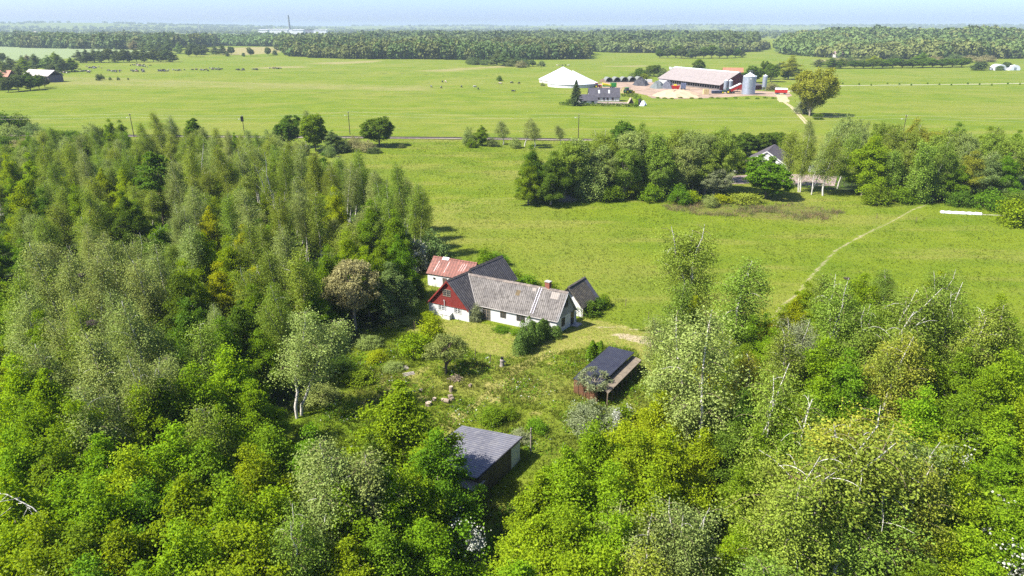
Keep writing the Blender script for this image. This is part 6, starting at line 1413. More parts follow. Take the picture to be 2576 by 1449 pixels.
foot('poplar', 2036, 292, 22.5, 26, 'FM', 'y', 'huge wide golden-green tree beside the dirt track, shadow on the field', rz=.5); foot('shrub0', 2020, 286, 7, 9, 'FM', 'w'); foot('shrub2', 2056, 300, 3, 5, 'FM', 'd')
foot('maple1', 1982, 200, 19, 17, 'FM', 'y', 'second golden-green tree standing behind the huge one'); foot('oak0', 1974, 200, 7, 8, 'FM', 'd', 'dark bush at the foot of the second golden-green tree')
for (i, px) in enumerate(range(2120, 2580, 34)):
    foot('shrub' + str(i % 3), px + (i * 7) % 11, 212 + (i % 3) * 1.6, 1.5, 1.3, 'FM', 'm', 'small sapling in the row planted along the pale field road').__setitem__('group', 'saplings along the pale field road')
for (i, px) in enumerate((1655, 1672, 1690, 1712, 1740, 1762, 1790, 1806, 1825, 1850, 1880, 1905, 1925, 1945)):
    foot('willow', px, 247 + (i % 3), .9, 3.0, 'FM', 'm', 'small weedy bush along the front edge of the farmyard').__setitem__('group', 'weedy bushes along the farmyard edge')
# ------------------------------------------------------------------ cows
def cow_meshes():
    out = {}
    def mk(nm, m):
        tr = Limbs()
        # barrel body, neck and head as one skin of rings
        ys = [-1.15, -1.05, -.8, -.3, .3, .75, 1.0, 1.3, 1.55]; zz_ = [1.15, 1.13, 1.1, 1.0, .98, 1.05, 1.1, 1.0, .75]; rr = [.12, .3, .40, .46, .45, .38, .27, .2, .17]
        tr.tube(np.stack([np.array(ys), np.zeros(9), np.array(zz_)], -1), rr, 8)
        tr.tube([[1.5, 0, .85], [1.7, 0, .6], [1.85, 0, .38]], [.19, .17, .1], 6)
        for x in (-.85, .8):
            for y in (-.26, .26): tr.tube([[x, y, .95], [x + .04, y, .45], [x, y, 0]], [.17, .09, .07], 5)
        tr.tube([[-1.1, 0, 1.2], [-1.25, 0, .9], [-1.22, 0, .45]], [.05, .04, .06], 4)
        for s in (-1, 1): tr.tube([[1.55, s * .1, .98], [1.52, s * .3, 1.0]], [.06, .02], 4)
        return tr.mesh(nm, m)
    def hide(nm, a, b, th):
        m, nt, o = mat(nm); k = N(nt); oi = k.n('ShaderNodeObjectInfo'); tc = k.n('ShaderNodeTexCoord').outputs['Object']
        v = k.n('ShaderNodeVectorMath', operation='ADD'); k.l(tc, v.inputs[0]); sc_ = k.n('ShaderNodeVectorMath', operation='SCALE'); sc_.inputs[0].default_value = (13, 27, 41); k.l(oi.outputs['Random'], sc_.inputs['Scale']); k.l(sc_.outputs[0], v.inputs[1])
        f = k.noise(v.outputs[0], .9, 2, .5); k.bsdf(o, k.mix(k.ramp(f, th - .02, th + .02), a, b), .8); return m
    out['black'] = mk('cow_black', hide('black_hide', (.012, .012, .013), (.32, .31, .29), .62)); out['pied'] = mk('cow_pied', hide('pied_hide', (.014, .014, .015), (.36, .35, .33), .56)); out['white'] = mk('cow_white', hide('pale_hide', (.3, .2, .13), (.42, .40, .36), .45)); out['brown'] = mk('cow_brown', hide('brown_hide', (.10, .05, .03), (.5, .45, .4), .6))
    return out
COW = cow_meshes(); g = np.random.default_rng(21)
CL = {'black': 'black cow grazing in the large herd beyond the far pasture', 'pied': 'black and white cow grazing in the large herd beyond the far pasture', 'white': 'mostly white cow grazing in the large herd beyond the far pasture', 'brown': 'brown cow grazing in the large herd beyond the far pasture'}
def cow(kind, px, py, label=None, group=None, s=1.0):
    p = land(px, py); o = link('cow', COW[kind], None, p, g.uniform(0, 6.28)); o.scale = (s,) * 3
    return tag(o, label or CL[kind], 'cow', group or f'{kind} cows of the far herd')
pts_ = []
for (cx, cy, sx, sy, n) in ((235, 171, 16, 2.2, 14), (215, 181, 22, 2.4, 15), (290, 181, 14, 2.5, 12), (352, 167, 22, 2.6, 20), (345, 180, 20, 2.5, 16), (408, 179, 14, 2.3, 13), (445, 178, 14, 1.8, 8), (505, 176.5, 16, 2.4, 10), (545, 175, 16, 2.2, 12), (600, 177, 18, 1.4, 9), (640, 175.5, 10, 1.2, 7), (690, 173.5, 9, .7, 9), (160, 184.5, 12, 2.5, 6)):
    for _ in range(n):
        a_, b_ = cx + g.normal() * sx * .6, min(187.5, max(160.5, cy + g.normal() * sy * .7))
        if a_ < 196 and b_ < 178: continue
        cow(g.choice(['black', 'pied', 'white', 'brown'], p=[.5, .3, .13, .07]), a_, b_)
for (k_, a_, b_, lab) in (('black', 1085, 220, 'black cow grazing alone in the middle pasture'), ('black', 1110, 222, 'black cow lying to one side of the middle pasture group'), ('pied', 1161, 220, 'pied cow with head down in the middle pasture'), ('white', 1194, 220.5, 'white cow in the middle pasture'), ('black', 1203, 225.5, 'dark cow below the white one in the middle pasture'), ('black', 1113, 207.5, 'black cow standing close to a white one in the middle pasture'), ('white', 1121, 207.5, 'white cow standing close to a black one in the middle pasture'), ('brown', 1258, 212, 'brown and white cow near the ditch bush'), ('black', 1287, 210, 'black cow near the pasture corner by the tanks'), ('black', 1306, 211.5, 'black cow closest to the white tanks'), ('black', 1291, 232, 'dark cow lying by the boundary ditch')): cow(k_, a_, b_, lab, 'cows in the middle pasture', 1.05)
for i, a_ in enumerate((1401, 1408, 1415, 1422, 1430)): cow(['white', 'brown', 'pied', 'black', 'white'][i], a_, 166 - (i % 2) * .5, ['white cow heading the small line beyond the tanks', 'brown cow second in the small line beyond the tanks', 'pied cow in the middle of the small line beyond the tanks', 'black cow fourth in the small line beyond the tanks', 'white cow ending the small line beyond the tanks'][i], 'line of cows beyond the tanks')

# ------------------------------------------------------------------ far trees that stand singly or in short rows
foot('shrub1', 1256, 204, 4, 5, 'FL', 'd', 'small dark bush at the fork of the pasture ditch')
many('FN', "Md 5 226 12 14;Of 25 232 9 16;Of 50 229 10 18;Md 75 227 11 16;Od 100 224 9 14;Of 115 220 7 10;Mf 20 205 12 12;Mf 50 203 11 12;Of 70 212 8 12;Of 130 186 8 12;Mf 165 182 12 16;Md 182 180 12 14;Mf 145 180 13 16;Mc 120 178 13 16;Mf 95 176 13 16;Mm 60 180 12 14;Mf 30 178 12 16;Mc 5 180 12 16;Mf 90 168 12 18;Mm 140 168 14 16;Mf 60 166 10 14;Of 10 157 10 20;Mt 75 160 9 14;Wf 255 200 4 7;Wf 275 202 2.5 14;Wf 300 202 2.5 12;Sf 250 203 5 4;Sf 325 201 1.5 5", foot)
many('FL', "Mf 205 158 13 18;Mf 222 158 14 18;Mf 240 157.5 14 18;Mf 258 157.5 13.5 18;Of 275 157 15 20;Mf 295 157 14 18;Of 312 157 14 18;Mf 330 156.5 13 18;Of 348 156.5 13 18;Mf 366 156.5 14 18;Of 384 156 14 18;Mf 402 156 13 18;Of 420 156 13 18;Mf 438 156 12 16;Mt 340 130 16 22;Mf 360 131 14 20;Mc 385 132 15 22;Mf 405 133 14 20;Mf 430 134 17 24;Mc 455 135 14 22;Mf 475 136 14 20;Of 490 137 15 22;Mf 505 138 13 20;Of 478 143 10 20;Of 498 143 11 18;Mf 520 136 13 18;Mf 540 138 12 20;Mf 560 138 13 22;Of 580 138 11 18;Sf 575 142 6 12;Of 629 141 11 18;Sf 614 142 5 10;Of 676 140 11 18;Sf 690 139 7 10;Sf 740 142 9 8", foot)
many('FR', "Od 1660 146 12 16;Of 1680 146 14 18;Od 1700 146 17 20;Of 1715 147 14 16;Mf 1735 147 12 14;Of 1750 147 14 18;Od 1770 147 15 18;Od 1790 146 18 20;Of 1810 147 14 18;Of 1830 146 15 18;Od 1850 145 13 16;Mf 1865 144 10 12;Wf 1190 163 8 14;Wf 1205 163 7 14;Mf 1250 164 16 18;Mf 1268 166 15 16;Wf 1225 164 7 16;Wf 1285 167 8 16;Mf 1300 167 12 10;Wf 1320 168 9 14;Of 1340 167 7 9;Wf 1362 167 6 9;Wt 1310 170 7 14;Wf 1180 161 7 10;Od 2150 172 8 18;Od 2172 172 8 18;Od 2195 172 9 18;Od 2220 171.5 9 18;Od 2245 171 10 18;Od 2270 171 9 18;Od 2295 171 9 18;Od 2320 170 9 18;Od 2345 170 9 18;Od 2370 169.5 9 18;Od 2395 169 9 18;Od 2418 168.5 10 18;Md 2115 172 10 16;Md 2090 172 11 16;Ml 2200 163 10 16;Wt 2110 160 7 20;Wf 2140 160 8 20;Wf 2180 158 8 20;Wt 2350 158 8 24;Mm 2320 160 12 20;Wf 2400 156 9 24;Wt 2440 157 8 24;Wt 2480 156 8 24;Wf 2250 158 9 20;Mf 2470 176 9 14;Mf 2455 177 8 12;Of 2530 176 8 10;Sf 2512 177 5 10;Mf 2060 168 8 14;Of 1960 178 8 10", foot)

# ------------------------------------------------------------------ far buildings
t = ground_thing('field_barn', 'dark brick barn with pale roof at the frame edge behind conifers'.replace('frame edge', 'pasture corner'), 'barn', 112, 205, R(-24)); k = MB(); k.box((0, 0, 2.6), (30, 12, 5.2)); k.build('wall', plain('grey_brick', (.16, .13, .14), (.12, .10, .11), .5), t); k = MB()
for s in (-1, 1): k.slab([(-16, s * 6.8, 4.9), (16, s * 6.8, 4.9), (16, s * .004, 9.2), (-16, s * .004, 9.2)], .3)
k.build('roof', plain('pale_sheet_roof', (.46, .42, .38), (.36, .33, .3), .3), t)
t = ground_thing('brick_house', 'house with red tile roof hidden among the trees beside the far barn', 'house', 8, 205, R(-8)); k = MB(); k.box((0, 0, 2.0), (18, 9, 4)); k.build('wall', plain('red_brick', (.26, .11, .08), None, 1), t); k = MB()
for s in (-1, 1): k.slab([(-10, s * 5.2, 4), (10, s * 5.2, 4), (10, s * .004, 8.8), (-10, s * .004, 8.8)], .3)
k.build('roof', plain('red_roof_tiles', (.40, .20, .14), (.32, .16, .11), .6), t)
# heating plant with its tall chimney
D = 3500; c = at_dist(732, D); t = thing('power_plant', 'far grey industrial plant with one tall slim chimney on the horizon', 'power plant', c); sc_ = D / 1717
k = MB(); k.box((0, 0, 14), (24, 30, 28)); k.build('boiler_house', P_('white_cladding', (.62, .62, .64)), t)
k = MB(); k.cyl((0, -10, 0), (0, -10, 92), 5.0, 3.6, 12); k.build('chimney', P_('grey_concrete', (.22, .24, .25)), t)
k = MB(); k.box((70, 10, 12), (90, 40, 24)); k.build('hall', P_('grey_cladding', (.26, .27, .30)), t); k = MB(); k.box((62, 10, 26), (70, 30, 5)); k.build('roof', P_('dark_roof_sheet', (.14, .14, .16)), t); k = MB(); k.box((50, -22, 4), (150, 20, 8)); k.build('hall', P_('pale_hall', (.6, .6, .6)), t)
for (px, w_, h_, dd, lab) in ((752, 50, 9, 3300, 'low white hall in front of the industrial plant'), (808, 60, 9, 3500, 'white hall on the horizon past the industrial plant'), (700, 95, 11, 3300, 'long white hall on the horizon before the industrial plant'), (665, 40, 9, 3200, 'short white hall on the horizon before the long one')):
    c = at_dist(px, dd); t = thing('industrial_hall', lab, 'hall', c); k = MB(); k.box((0, 0, h_ / 2 + 10), (w_, 30, h_ + 12)); k.build('wall', P_('hall_white', (.7, .7, .7)), t); k = MB(); k.slab([(-w_ / 2 - 1, -16, h_ + 16), (w_ / 2 + 1, -16, h_ + 16), (w_ / 2 + 1, 16, h_ + 18), (-w_ / 2 - 1, 16, h_ + 18)], 1); k.build('roof', P_('hall_roof', (.55, .55, .56)), t)
c = at_dist(482, 2150); t = thing('manor_house', 'brick-red manor roof with white chimneys among far trees', 'manor', c, R(4)); k = MB(); k.box((0, 0, 6), (40, 14, 12)); k.build('wall', P_('manor_wall', (.55, .45, .40)), t); k = MB()
for s in (-1, 1): k.slab([(-21, s * 8, 12), (21, s * 8, 12), (19, s * .01, 22), (-19, s * .01, 22)], .4)
r = k.build('roof', plain('manor_red_tiles', (.46, .17, .10), (.38, .14, .09), .3), t)
for x in (-15, -8, 2, 9): k = MB(); k.box((x, 0, 23), (1.6, 1.6, 5)); k.build('chimney', M_WTRIM, r)
c = at_dist(503, 4200); t = thing('radio_mast', 'thin white mast far off between manor and tall chimney', 'mast', c); k = MB(); k.cyl((0, 0, 0), (0, 0, 68), 2.2, 1.4, 8); k.build('pole', M_WTRIM, t)
for (px, dd, w_, col, lab) in ((20, 3000, 34, (.62, .6, .58), 'white far house at the village edge under the wooded hill'), (45, 3300, 26, (.45, .25, .18), 'reddish far house in the village under the wooded hill'), (95, 3600, 30, (.5, .4, .35), 'pale far house in the village under the wooded hill'), (2472, 5200, 60, (.55, .45, .35), 'pale far farm on the distant slope'), (2510, 5000, 40, (.7, .6, .5), 'pale far building with thin mast on the distant slope')):
    c = at_dist(px, dd); t = thing('far_house', lab, 'house', c); k = MB(); k.box((0, 0, 5), (w_, 10, 10)); k.build('wall', P_('far_wall', col), t); k = MB()
    for s in (-1, 1): k.slab([(-w_ / 2, s * 6, 10), (w_ / 2, s * 6, 10), (w_ / 2, s * .01, 17), (-w_ / 2, s * .01, 17)], .3)
    k.build('roof', P_('far_roof', tuple(v * .6 for v in col)), t)
c = land(2113, 146); t = thing('forest_house', 'pale brown-roofed house at the edge of the far woods', 'house', c, R(3)); k = MB(); k.box((0, 0, 2.5), (18, 8, 5)); k.build('wall', M_TANKW, t); k = MB()
for s in (-1, 1): k.slab([(-10, s * 5, 4.6), (10, s * 5, 4.6), (10, s * .01, 9.5), (-10, s * .01, 9.5)], .3)
k.build('roof', plain('pinkish_tiles', (.36, .26, .24), (.3, .22, .2), .5), t)
for (px, w_, lab) in ((2517, 12, 'white dome tent at the edge of the far field, by the dark bush'), (2553, 11, 'white dome tent with weathered side, past the other one')):
    c = land(px, 177); t = thing('dome_tent', lab, 'tent', c, 0, 'white dome tents in the far field'); k = MB(); n = 12
    rg = lambda y, r: [(math.cos(math.pi * j / n) * r, y, math.sin(math.pi * j / n) * r * .95) for j in range(n + 1)]
    k.add(rg(0, w_ / 2) + rg(9, w_ / 2), [(j, j + 1, n + 2 + j, n + 1 + j) for j in range(n)] + [tuple(range(n + 1))[::-1], tuple(range(n + 1, 2 * n + 2))]); k.build('cover', M_COVER, t); k = MB(); k.box((0, -.06, 1.4), (2.4, .1, 2.8)); k.build('door', M_STEEL, t)

# ------------------------------------------------------------------ far woods: masses nobody could count
M_WOOD = LEAF["far"]
M_WOOD2 = leaf('far_wood_leaves', (.085, .105, .028), (.135, .15, .045), .15, 0, .25); M_WOOD3 = leaf('far_dark_leaves', (.045, .078, .02), (.085, .12, .032), .12, 0, .25)
def crowns(X, Y, Hh, Wd, nl, size, g):
    """many crowns at once: leaf clumps over the shells of ellipsoids, merged into one mass"""
    n = len(X); d = unit(g.normal(size=(n, nl, 3)) + [0, -.15, .35]); lum = g.uniform(.72, 1.08, (n, nl, 1))
    Z = terr(X, Y)
    c = np.stack([X, Y, Z + Hh * .5], -1)[:, None, :]; rad = np.stack([Wd / 2, Wd / 2, Hh * .52], -1)[:, None, :]
    P = (c + d * rad * lum).reshape(-1, 3); nrm = unit(d + g.normal(size=d.shape) * .45 + [0, 0, .2]).reshape(-1, 3)
    return leaves(P, nrm, (size[:, None] * np.ones((1, nl))).reshape(-1), .8, g)
def far_wood(label, pts, hgt, gap, mats_, seed, nl=90, thin=1.0, cat='woodland', name='woodland'):
    g = np.random.default_rng(seed); P = np.array([land(*p)[:2] if p[1] > 0 else at_dist(p[0], -p[1])[:2] for p in pts]); lo, hi = P.min(0), P.max(0)
    xs, ys = [], []; y = lo[1]; front = lo[1]
    while y < hi[1]:
        gp = gap * (1 + (y - front) / 900 * thin); x = lo[0] + g.uniform(0, gp)
        while x < hi[0]: xs.append(x + g.normal() * gp * .25); ys.append(y + g.normal() * gp * .25); x += gp
        y += gp
    X, Y = np.array(xs), np.array(ys); m = inside(X, Y, P); X, Y = X[m], Y[m]; n = len(X)
    k = 1 + (Y - front) / 900 * thin
    lump = .5 + .5 * np.sin(X / 47 + seed) * np.sin(Y / 61)
    H_ = hgt * g.uniform(.7, 1.25, n) * (.72 + .42 * lump + .12 * np.sin(X / 19) * np.sin(Y / 23 + seed)); W_ = gap * 1.6 * k * g.uniform(.8, 1.3, n)
    sp = g.integers(0, len(mats_), n) if len(mats_) > 1 else np.zeros(n, int)
    sp = np.where(g.uniform(size=n) < .55, (np.sin(X / 90 + seed * 2) + np.sin(Y / 120)).astype(int) % len(mats_), sp)
    Vs, Fs, Is, o = [], [], [], 0
    for i in range(len(mats_)):
        s = sp == i
        if not s.any(): continue
        V, F = crowns(X[s], Y[s], H_[s], W_[s], nl, W_[s] * .24, g); Vs.append(V); Fs.append(F + o); Is.append(np.full(len(F), i)); o += len(V)
    ob = link(name, np_mesh(name, np.concatenate(Vs), np.concatenate(Fs), mats_, np.concatenate(Is)))
    return tag(ob, label, cat, None, 'stuff')
WM = [M_WOOD2, M_WOOD, M_WOOD3]
far_wood('long front wood of mixed trees behind the far pasture', [(722, 141), (800, 146), (900, 149), (1050, 149), (1180, 151.5), (1300, 151), (1478, 149), (1480, 141), (1350, 133), (1200, 128), (1000, 127), (800, 127), (715, 133)], 19, 8.5, [M_WOOD2, M_WOOD, M_WOOD2, M_WOOD3], 1, 90, .5)
far_wood('broad dark wood rising behind the long front wood', [(700, 128), (1000, 126), (1480, 139), (1490, 128), (1900, 126), (1900, 108), (1700, -3000), (1000, -2900), (720, 112)], 20, 14, [M_WOOD, M_WOOD3, M_WOOD], 2, 60, .8)
far_wood('wood edge with scattered bushes behind the dairy farm', [(1500, 131), (1560, 133), (1660, 134), (1900, 131), (1930, 122), (1500, 122)], 14, 11, [M_WOOD, M_WOOD2], 3, 70, .5)
far_wood('wooded hill beyond the dome tents', [(1958, 134), (2000, 140), (2100, 146), (2200, 149), (2350, 152), (2500, 148), (2750, 150), (2750, 112), (2550, -2300), (2300, -2500), (2050, -2300), (1960, 118)], 19, 10.5, [M_WOOD, M_WOOD2, M_WOOD3], 4, 75, .6)
far_wood('wood behind the pale crop field', [(48, 120), (150, 122), (260, 124), (390, 126), (420, 121), (520, 119), (560, -2100), (400, -2300), (50, -2200)], 20, 12, [M_WOOD, M_WOOD3, M_WOOD2], 5, 75, .6)
far_wood('trees round the brick-red manor', [(420, 112), (470, 113), (600, 116), (720, 118), (730, -2500), (500, -2450), (420, -2300)], 17, 15, [M_WOOD, M_WOOD3], 6, 55, .6)
far_wood('hedge wood at the far edge of the pale crop field', [(-80, 116), (48, 119), (50, -2300), (-80, -2300)], 17, 15, [M_WOOD], 7, 55, .6)
g = np.random.default_rng(77)
Xs, Ys, Hs, Ws = [], [], [], []
for i in range(330):     # strips of wood and hedgerow out to the horizon
    y = 2500 * (10800 / 2500) ** g.uniform(0, 1); x = g.uniform(-.86, .86) * y; ln = g.uniform(60, 420) * (y / 4000) ** .6; n = int(ln / 16); dp = g.uniform(15, 260) * (y / 4000)
    if abs(x + 1150) < 260 and 2700 < y < 3600: continue
    Xs.append(x + g.uniform(-1, 1, n) * ln); Ys.append(y + g.uniform(-1, 1, n) * dp); Hs.append(g.uniform(11, 19, n)); Ws.append(g.uniform(16, 30, n) * (y / 4000) ** .35)
X, Y, H_, W_ = map(np.concatenate, (Xs, Ys, Hs, Ws)); V, F = crowns(X, Y, H_, W_, 34, W_ * .34, g)
tag(link('distant_woods', np_mesh('distant_woods', V, F, [M_WOOD])), 'strips of hazy woodland and hedgerow out to the horizon', 'woodland', None, 'stuff')
# pale fields between the distant woods
M_FF = [plain('distant_field_green', (.17, .23, .06), (.2, .25, .08), .01, .95, .02, coord='Object'), plain('distant_field_straw', (.30, .28, .12), (.26, .26, .1), .01, .95, .02, coord='Object')]
for i, (px, w_, d0, d1) in enumerate(((640, 170, 2700, 3000), (2190, 150, 2800, 3300), (1560, 260, 4200, 4700), (300, 300, 3600, 4100), (2400, 240, 4200, 4900), (1200, 240, 5200, 6000), (1900, 220, 3400, 3800), (900, 200, 3600, 4000), (2000, 300, 5600, 6600), (2450, 200, 2650, 2900))):
    vs = []; n = 10
    for a_ in range(n + 1):
        for b_ in range(n + 1):
            d = d0 + (d1 - d0) * b_ / n; p = at_dist(px + (a_ / n - .5) * w_, d); vs.append((p.x, p.y, p.z + .8))
    k = MB(); k.add(vs, [(a_ * (n + 1) + b_, (a_ + 1) * (n + 1) + b_, (a_ + 1) * (n + 1) + b_ + 1, a_ * (n + 1) + b_ + 1) for a_ in range(n) for b_ in range(n)]); tag(k.build('field', M_FF[i % 2]), kind='structure')

# ------------------------------------------------------------------ grass, rushes and undergrowth
def tufts(X, Y, h, w_, nb, g):
    n = len(X); X = np.repeat(X, nb); Y = np.repeat(Y, nb); h = np.repeat(h, nb) * g.uniform(.6, 1.2, n * nb); a_ = g.uniform(0, 6.28, n * nb); m = n * nb
    X = X + g.normal(size=m) * .1; Y = Y + g.normal(size=m) * .1; Z = terr(X, Y); dx, dy = np.cos(a_) * w_ / 2, np.sin(a_) * w_ / 2; lx, ly = g.normal(size=m) * h * .45, g.normal(size=m) * h * .45
    V = np.empty((m, 3, 3)); V[:, 0] = np.stack([X - dx, Y - dy, Z], -1); V[:, 1] = np.stack([X + dx, Y + dy, Z], -1); V[:, 2] = np.stack([X + lx, Y + ly, Z + h], -1)
    return V.reshape(-1, 3), np.arange(m * 3).reshape(m, 3)
BL = blade_material(); g = np.random.default_rng(9)
def scatter(n, x0, x1, y0, y1, avoid, bias=1.0):
    X = g.uniform(x0, x1, n); Y = y0 + (y1 - y0) * g.uniform(0, 1, n) ** bias; keep = np.ones(n, bool)
    for p in avoid: keep &= ~inside(X, Y, p)
    return X[keep], Y[keep]
bld = [np.array([HW(.3, -.3), HW(.3, W + .3), HW(WX + .2, W + .3), HW(mid + RW, D2), HW(mid - RW, D2), HW(WX - WW - .2, 3), HW(WX - WW - .2, -WF - .2), HW(WX + .2, -WF - .2), HW(WX + .2, -.3)])]
wood_p = [wpoly([(max(-400, min(2900, a)), min(1600, b)) for a, b in WOODS[q]]) for q in ('big', 'near')]
belt_p = [wpoly(WOODS['belt']), wpoly(WOODS['row'])]
lawn_p = wpoly([(1010, 830), (1075, 800), (1200, 812), (1400, 850), (1470, 800), (1530, 810), (1720, 865), (1720, 960), (1640, 960), (1600, 880), (1530, 868), (1440, 880), (1300, 905), (1200, 885), (1090, 850)])
grav = wpoly([(1535, 842), (1560, 838), (1650, 850), (1703, 862), (1703, 883), (1640, 872), (1580, 856)]); pathp = wpoly([(2330, 512), (2255, 545), (2140, 600), (2090, 632), (2035, 690), (1955, 775), (1975, 778), (2052, 692), (2110, 634), (2160, 604), (2275, 549), (2340, 518)])
X, Y = scatter(110000, -60, 150, 86, 272, bld + wood_p + belt_p + [lawn_p, grav, pathp], 1.25)
V, F = tufts(X, Y, g.uniform(.12, .34, len(X)) * (.75 + .5 * (np.sin(X / 3.1) * np.sin(Y / 4.3) > .1)), .09, 3, g)
tag(link('meadow_grass', np_mesh('meadow_grass', V, F, [BL])), 'tall rough meadow grass round the farmhouse', 'grass', None, 'stuff')
X, Y = scatter(42000, -24, 36, 50, 92, bld + [lawn_p, grav] + [wood_p[0], wood_p[1]])
V, F = tufts(X, Y, g.uniform(.12, .5, len(X)) * (.5 + .8 * (np.sin(X / 1.3 + Y / 2) * np.sin(Y / 1.7) > 0)), .08, 4, g)
tag(link('rough_grass', np_mesh('rough_grass', V, F, [BL])), 'uneven overgrown grass and herbs in the old garden', 'grass', None, 'stuff')
X, Y = scatter(26000, -22, 36, 75, 100, bld); s = inside(X, Y, lawn_p); X, Y = X[s], Y[s]
V, F = tufts(X, Y, g.uniform(.05, .14, len(X)), .07, 3, g); m_ = plain('lawn_blades', (.24, .27, .04), (.30, .27, .08), .8, .9, .05)
tag(link('lawn_grass', np_mesh('lawn_grass', V, F, [m_])), 'short dry mown grass of the farmhouse lawn', 'grass', None, 'stuff')
# herbs: broad leaves over the rough garden, some with pale flower heads
X, Y = scatter(9000, -22, 34, 50, 88, bld + [lawn_p, grav] + wood_p); c = np.sin(X / 2.3 + 1) * np.sin(Y / 1.9) + g.normal(size=len(X)) * .4 > .25; X, Y = X[c], Y[c]
P = np.stack([X, Y, g.uniform(.1, .55, len(X))], -1); P = np.repeat(P, 5, 0) + g.normal(size=(len(P) * 5, 3)) * [.22, .22, .1]; P[:, 2] = np.abs(P[:, 2]) + .03
V, F = leaves(P, unit(g.normal(size=P.shape) * .7 + [0, 0, .8]), .22, .6, g); ix = (g.uniform(size=len(F)) < .06).astype(int)
tag(link('herbs', np_mesh('herbs', V, F, [LEAF['mid'], LEAF['white']], ix)), 'leafy herbs with some white flower heads in the garden', 'herbs', None, 'stuff')
# rushes in the marshy patch
mp = wpoly([(1640, 512), (1760, 508), (1880, 520), (2000, 512), (2130, 535), (2080, 554), (1950, 558), (1850, 547), (1760, 542), (1690, 530)]); lo, hi = mp.min(0), mp.max(0)
X, Y = g.uniform(lo[0], hi[0], 900), g.uniform(lo[1], hi[1], 900); s = inside(X, Y, mp) & (np.sin(X / 3.1 + 1) * np.sin(Y / 2.3) + g.normal(size=900) * .35 > .1); X, Y = X[s], Y[s]; X = np.repeat(X, 26) + g.normal(size=len(X) * 26) * .5; Y = np.repeat(Y, 26) + g.normal(size=len(Y) * 26) * .5
V, F = tufts(X, Y, g.uniform(.4, 1.0, len(X)), .08, 1, g); ix = (np.repeat(g.uniform(size=len(X) // 26), 26) < .55).astype(int)
tag(link('rushes', np_mesh('rushes', V, F, [plain('brown_rush', (.22, .16, .07), (.14, .10, .05), .5, .9), plain('olive_rush', (.10, .12, .03), (.15, .15, .05), .5, .9)], ix)), 'brown and olive rushes in the marshy hollow', 'rushes', None, 'stuff')
# undergrowth on the wood floors
LP = []
for p, n in ((wood_p[0], 26000), (wood_p[1], 14000), (belt_p[0], 2500), (belt_p[1], 2500)):
    lo, hi = np.maximum(p.min(0), [-140, 24]), np.minimum(p.max(0), [160, 235]); X, Y = g.uniform(lo[0], hi[0], n), g.uniform(lo[1], hi[1], n); s = inside(X, Y, p); X, Y = X[s], Y[s]
    c = np.sin(X / 3.7) * np.sin(Y / 4.1 + 1) + g.normal(size=len(X)) * .5 > -.35; X, Y = X[c], Y[c]; LP.append(np.stack([X, Y, g.uniform(.05, .9, len(X)) ** 1.5], -1))
P = np.concatenate(LP); P = np.repeat(P, 4, 0) + g.normal(size=(len(P) * 4, 3)) * [.4, .4, .12]; P[:, 2] = np.abs(P[:, 2]) + .03
V, F = leaves(P, unit(g.normal(size=P.shape) * .6 + [0, 0, .9]), .42, .6, g)
tag(link('undergrowth', np_mesh('undergrowth', V, F, [LEAF['mid']])), 'leafy undergrowth covering the wood floor', 'undergrowth', None, 'stuff')

# ------------------------------------------------------------------ labels of the trees: kind, colour and place counted from a landmark
from collections import defaultdict
seen = defaultdict(list)
for rec in PLANTS: seen[(rec[4], rec[3], rec[2], rec[1])].append(rec)
def nth(i): return ORD[i] if i < len(ORD) else f'{i + 1}' + ('st' if i % 10 == 0 else 'nd' if i % 10 == 1 else 'rd' if i % 10 == 2 else 'th')
for (zone, sz, colr, noun), recs in seen.items():
    ph, lm, lmn = ZONE[zone]; base = f'{sz}{colr} {noun}'.strip()
    recs.sort(key=lambda r: r[5][1])
    nb_ = 1 if len(recs) <= 7 else 2 if len(recs) <= 14 else 3
    for bi in range(nb_):      # big groups are told apart by how high in the view they stand
        band = recs[len(recs) * bi // nb_:len(recs) * (bi + 1) // nb_]; word = (('',), ('upper', 'lower'), ('upper', 'middle', 'lower'))[nb_ - 1][bi]
        band.sort(key=lambda r: math.hypot(r[5][0] - lm[0], r[5][1] - lm[1]))
        for i, r in enumerate(band):
            o = r[0]
            o['label'] = f'{base} {ph}' if len(recs) == 1 else f'{base} {ph}, {nth(i)} ' + (f'{word} ' if word else '') + f'from {lmn}'
            o['group'] = f'{noun}s {ph}'
for o in COL.objects:
    if o.parent is None and o.get('category') in ('birch tree', 'tree', 'shrub', 'bush') and not o.get('group'): o['group'] = 'single trees and bushes'

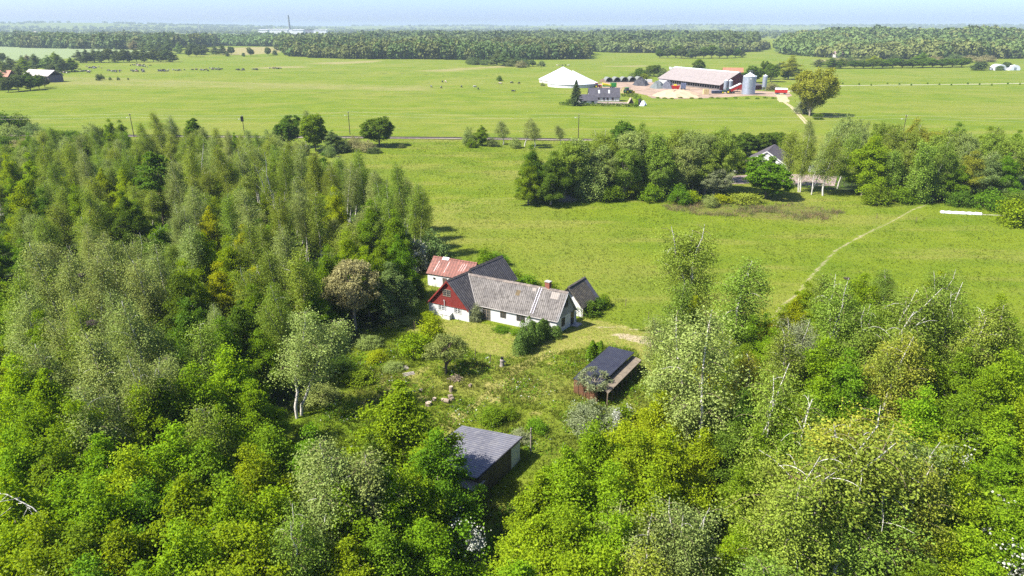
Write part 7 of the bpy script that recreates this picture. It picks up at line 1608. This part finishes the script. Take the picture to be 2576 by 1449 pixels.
# ------------------------------------------------------------------ air, sky, sun, camera
def haze():
    m, nt, out = mat('hazy_air'); k = N(nt); v = k.n('ShaderNodeVolumePrincipled')
    v.inputs['Color'].default_value = (*HAZE_COL, 1); v.inputs['Density'].default_value = HAZE_D; v.inputs['Anisotropy'].default_value = 0.0
    k.l(v.outputs[0], out.inputs['Volume'])
    b = MB(); z1 = 103.0; b.hexa([(-14500, -390, -12), (14500, -390, -12), (14500, 16500, -12), (-14500, 16500, -12)], [(-14500, -390, z1), (14500, -390, z1), (14500, 16500, z1), (-14500, 16500, z1)])
    tag(b.build('haze', m), kind='stuff')
HAZE_D, HAZE_COL = .00012, (.40, .49, .60)
haze()
w = bpy.data.worlds.new('World'); S.world = w; w.use_nodes = True; nt = w.node_tree; nt.nodes.clear(); k = N(nt)
SUN_EL, SUN_DIR = R(51), (-.93, -.36)      # the sun stands over the camera's shoulder, on the side of the birch wood
sky = k.n('ShaderNodeTexSky', sky_type='NISHITA'); sky.sun_disc = False; sky.sun_elevation = SUN_EL; sky.sun_rotation = math.atan2(SUN_DIR[0], SUN_DIR[1]); sky.air_density = .6; sky.dust_density = 1.3; sky.ozone_density = 6.0; sky.altitude = 50
bg = k.n('ShaderNodeBackground'); bg.inputs['Strength'].default_value = .088; k.l(k.mix(1.0, sky.outputs[0], (1.0, .99, 1.10), 'MULTIPLY'), bg.inputs['Color']); ow = k.n('ShaderNodeOutputWorld'); k.l(bg.outputs[0], ow.inputs['Surface'])
sl_ = bpy.data.lights.new('sun', 'SUN'); sl_.energy = 4.2; sl_.angle = R(.5); sl_.color = (1.0, .95, .86)
so = bpy.data.objects.new('sun', sl_); COL.objects.link(so); n_ = math.hypot(*SUN_DIR); sv = Vector((SUN_DIR[0] / n_ * math.cos(SUN_EL), SUN_DIR[1] / n_ * math.cos(SUN_EL), math.sin(SUN_EL))); so.rotation_euler = (-sv).to_track_quat('-Z', 'Y').to_euler(); so.location = (0, 0, 140)
cam = bpy.data.cameras.new('camera'); cam.sensor_width = 36; cam.lens = 36 * FPX / 2576; cam.clip_start = .5; cam.clip_end = 40000
co = bpy.data.objects.new('camera', cam); COL.objects.link(co); co.location = (0, 0, EYE); co.rotation_euler = (R(90) - PITCH, 0, 0); S.camera = co
S.view_settings.view_transform = 'Standard'; S.view_settings.look = 'None'; S.view_settings.gamma = 1; S.view_settings.use_curve_mapping = False; S.view_settings.exposure = 1.8
cy = S.cycles; cy.max_bounces = 7; cy.diffuse_bounces = 3; cy.glossy_bounces = 2; cy.transmission_bounces = 4; cy.volume_bounces = 1; cy.transparent_max_bounces = 4; cy.sample_clamp_indirect = 6; cy.caustics_reflective = False; cy.caustics_refractive = False
cy.use_denoising = False
for o in COL.objects:   # LABELCHECK
    lb = o.get('label')
    if lb and len(lb.split()) > 16: print('LONG', len(lb.replace('-', ' ').split()), lb)
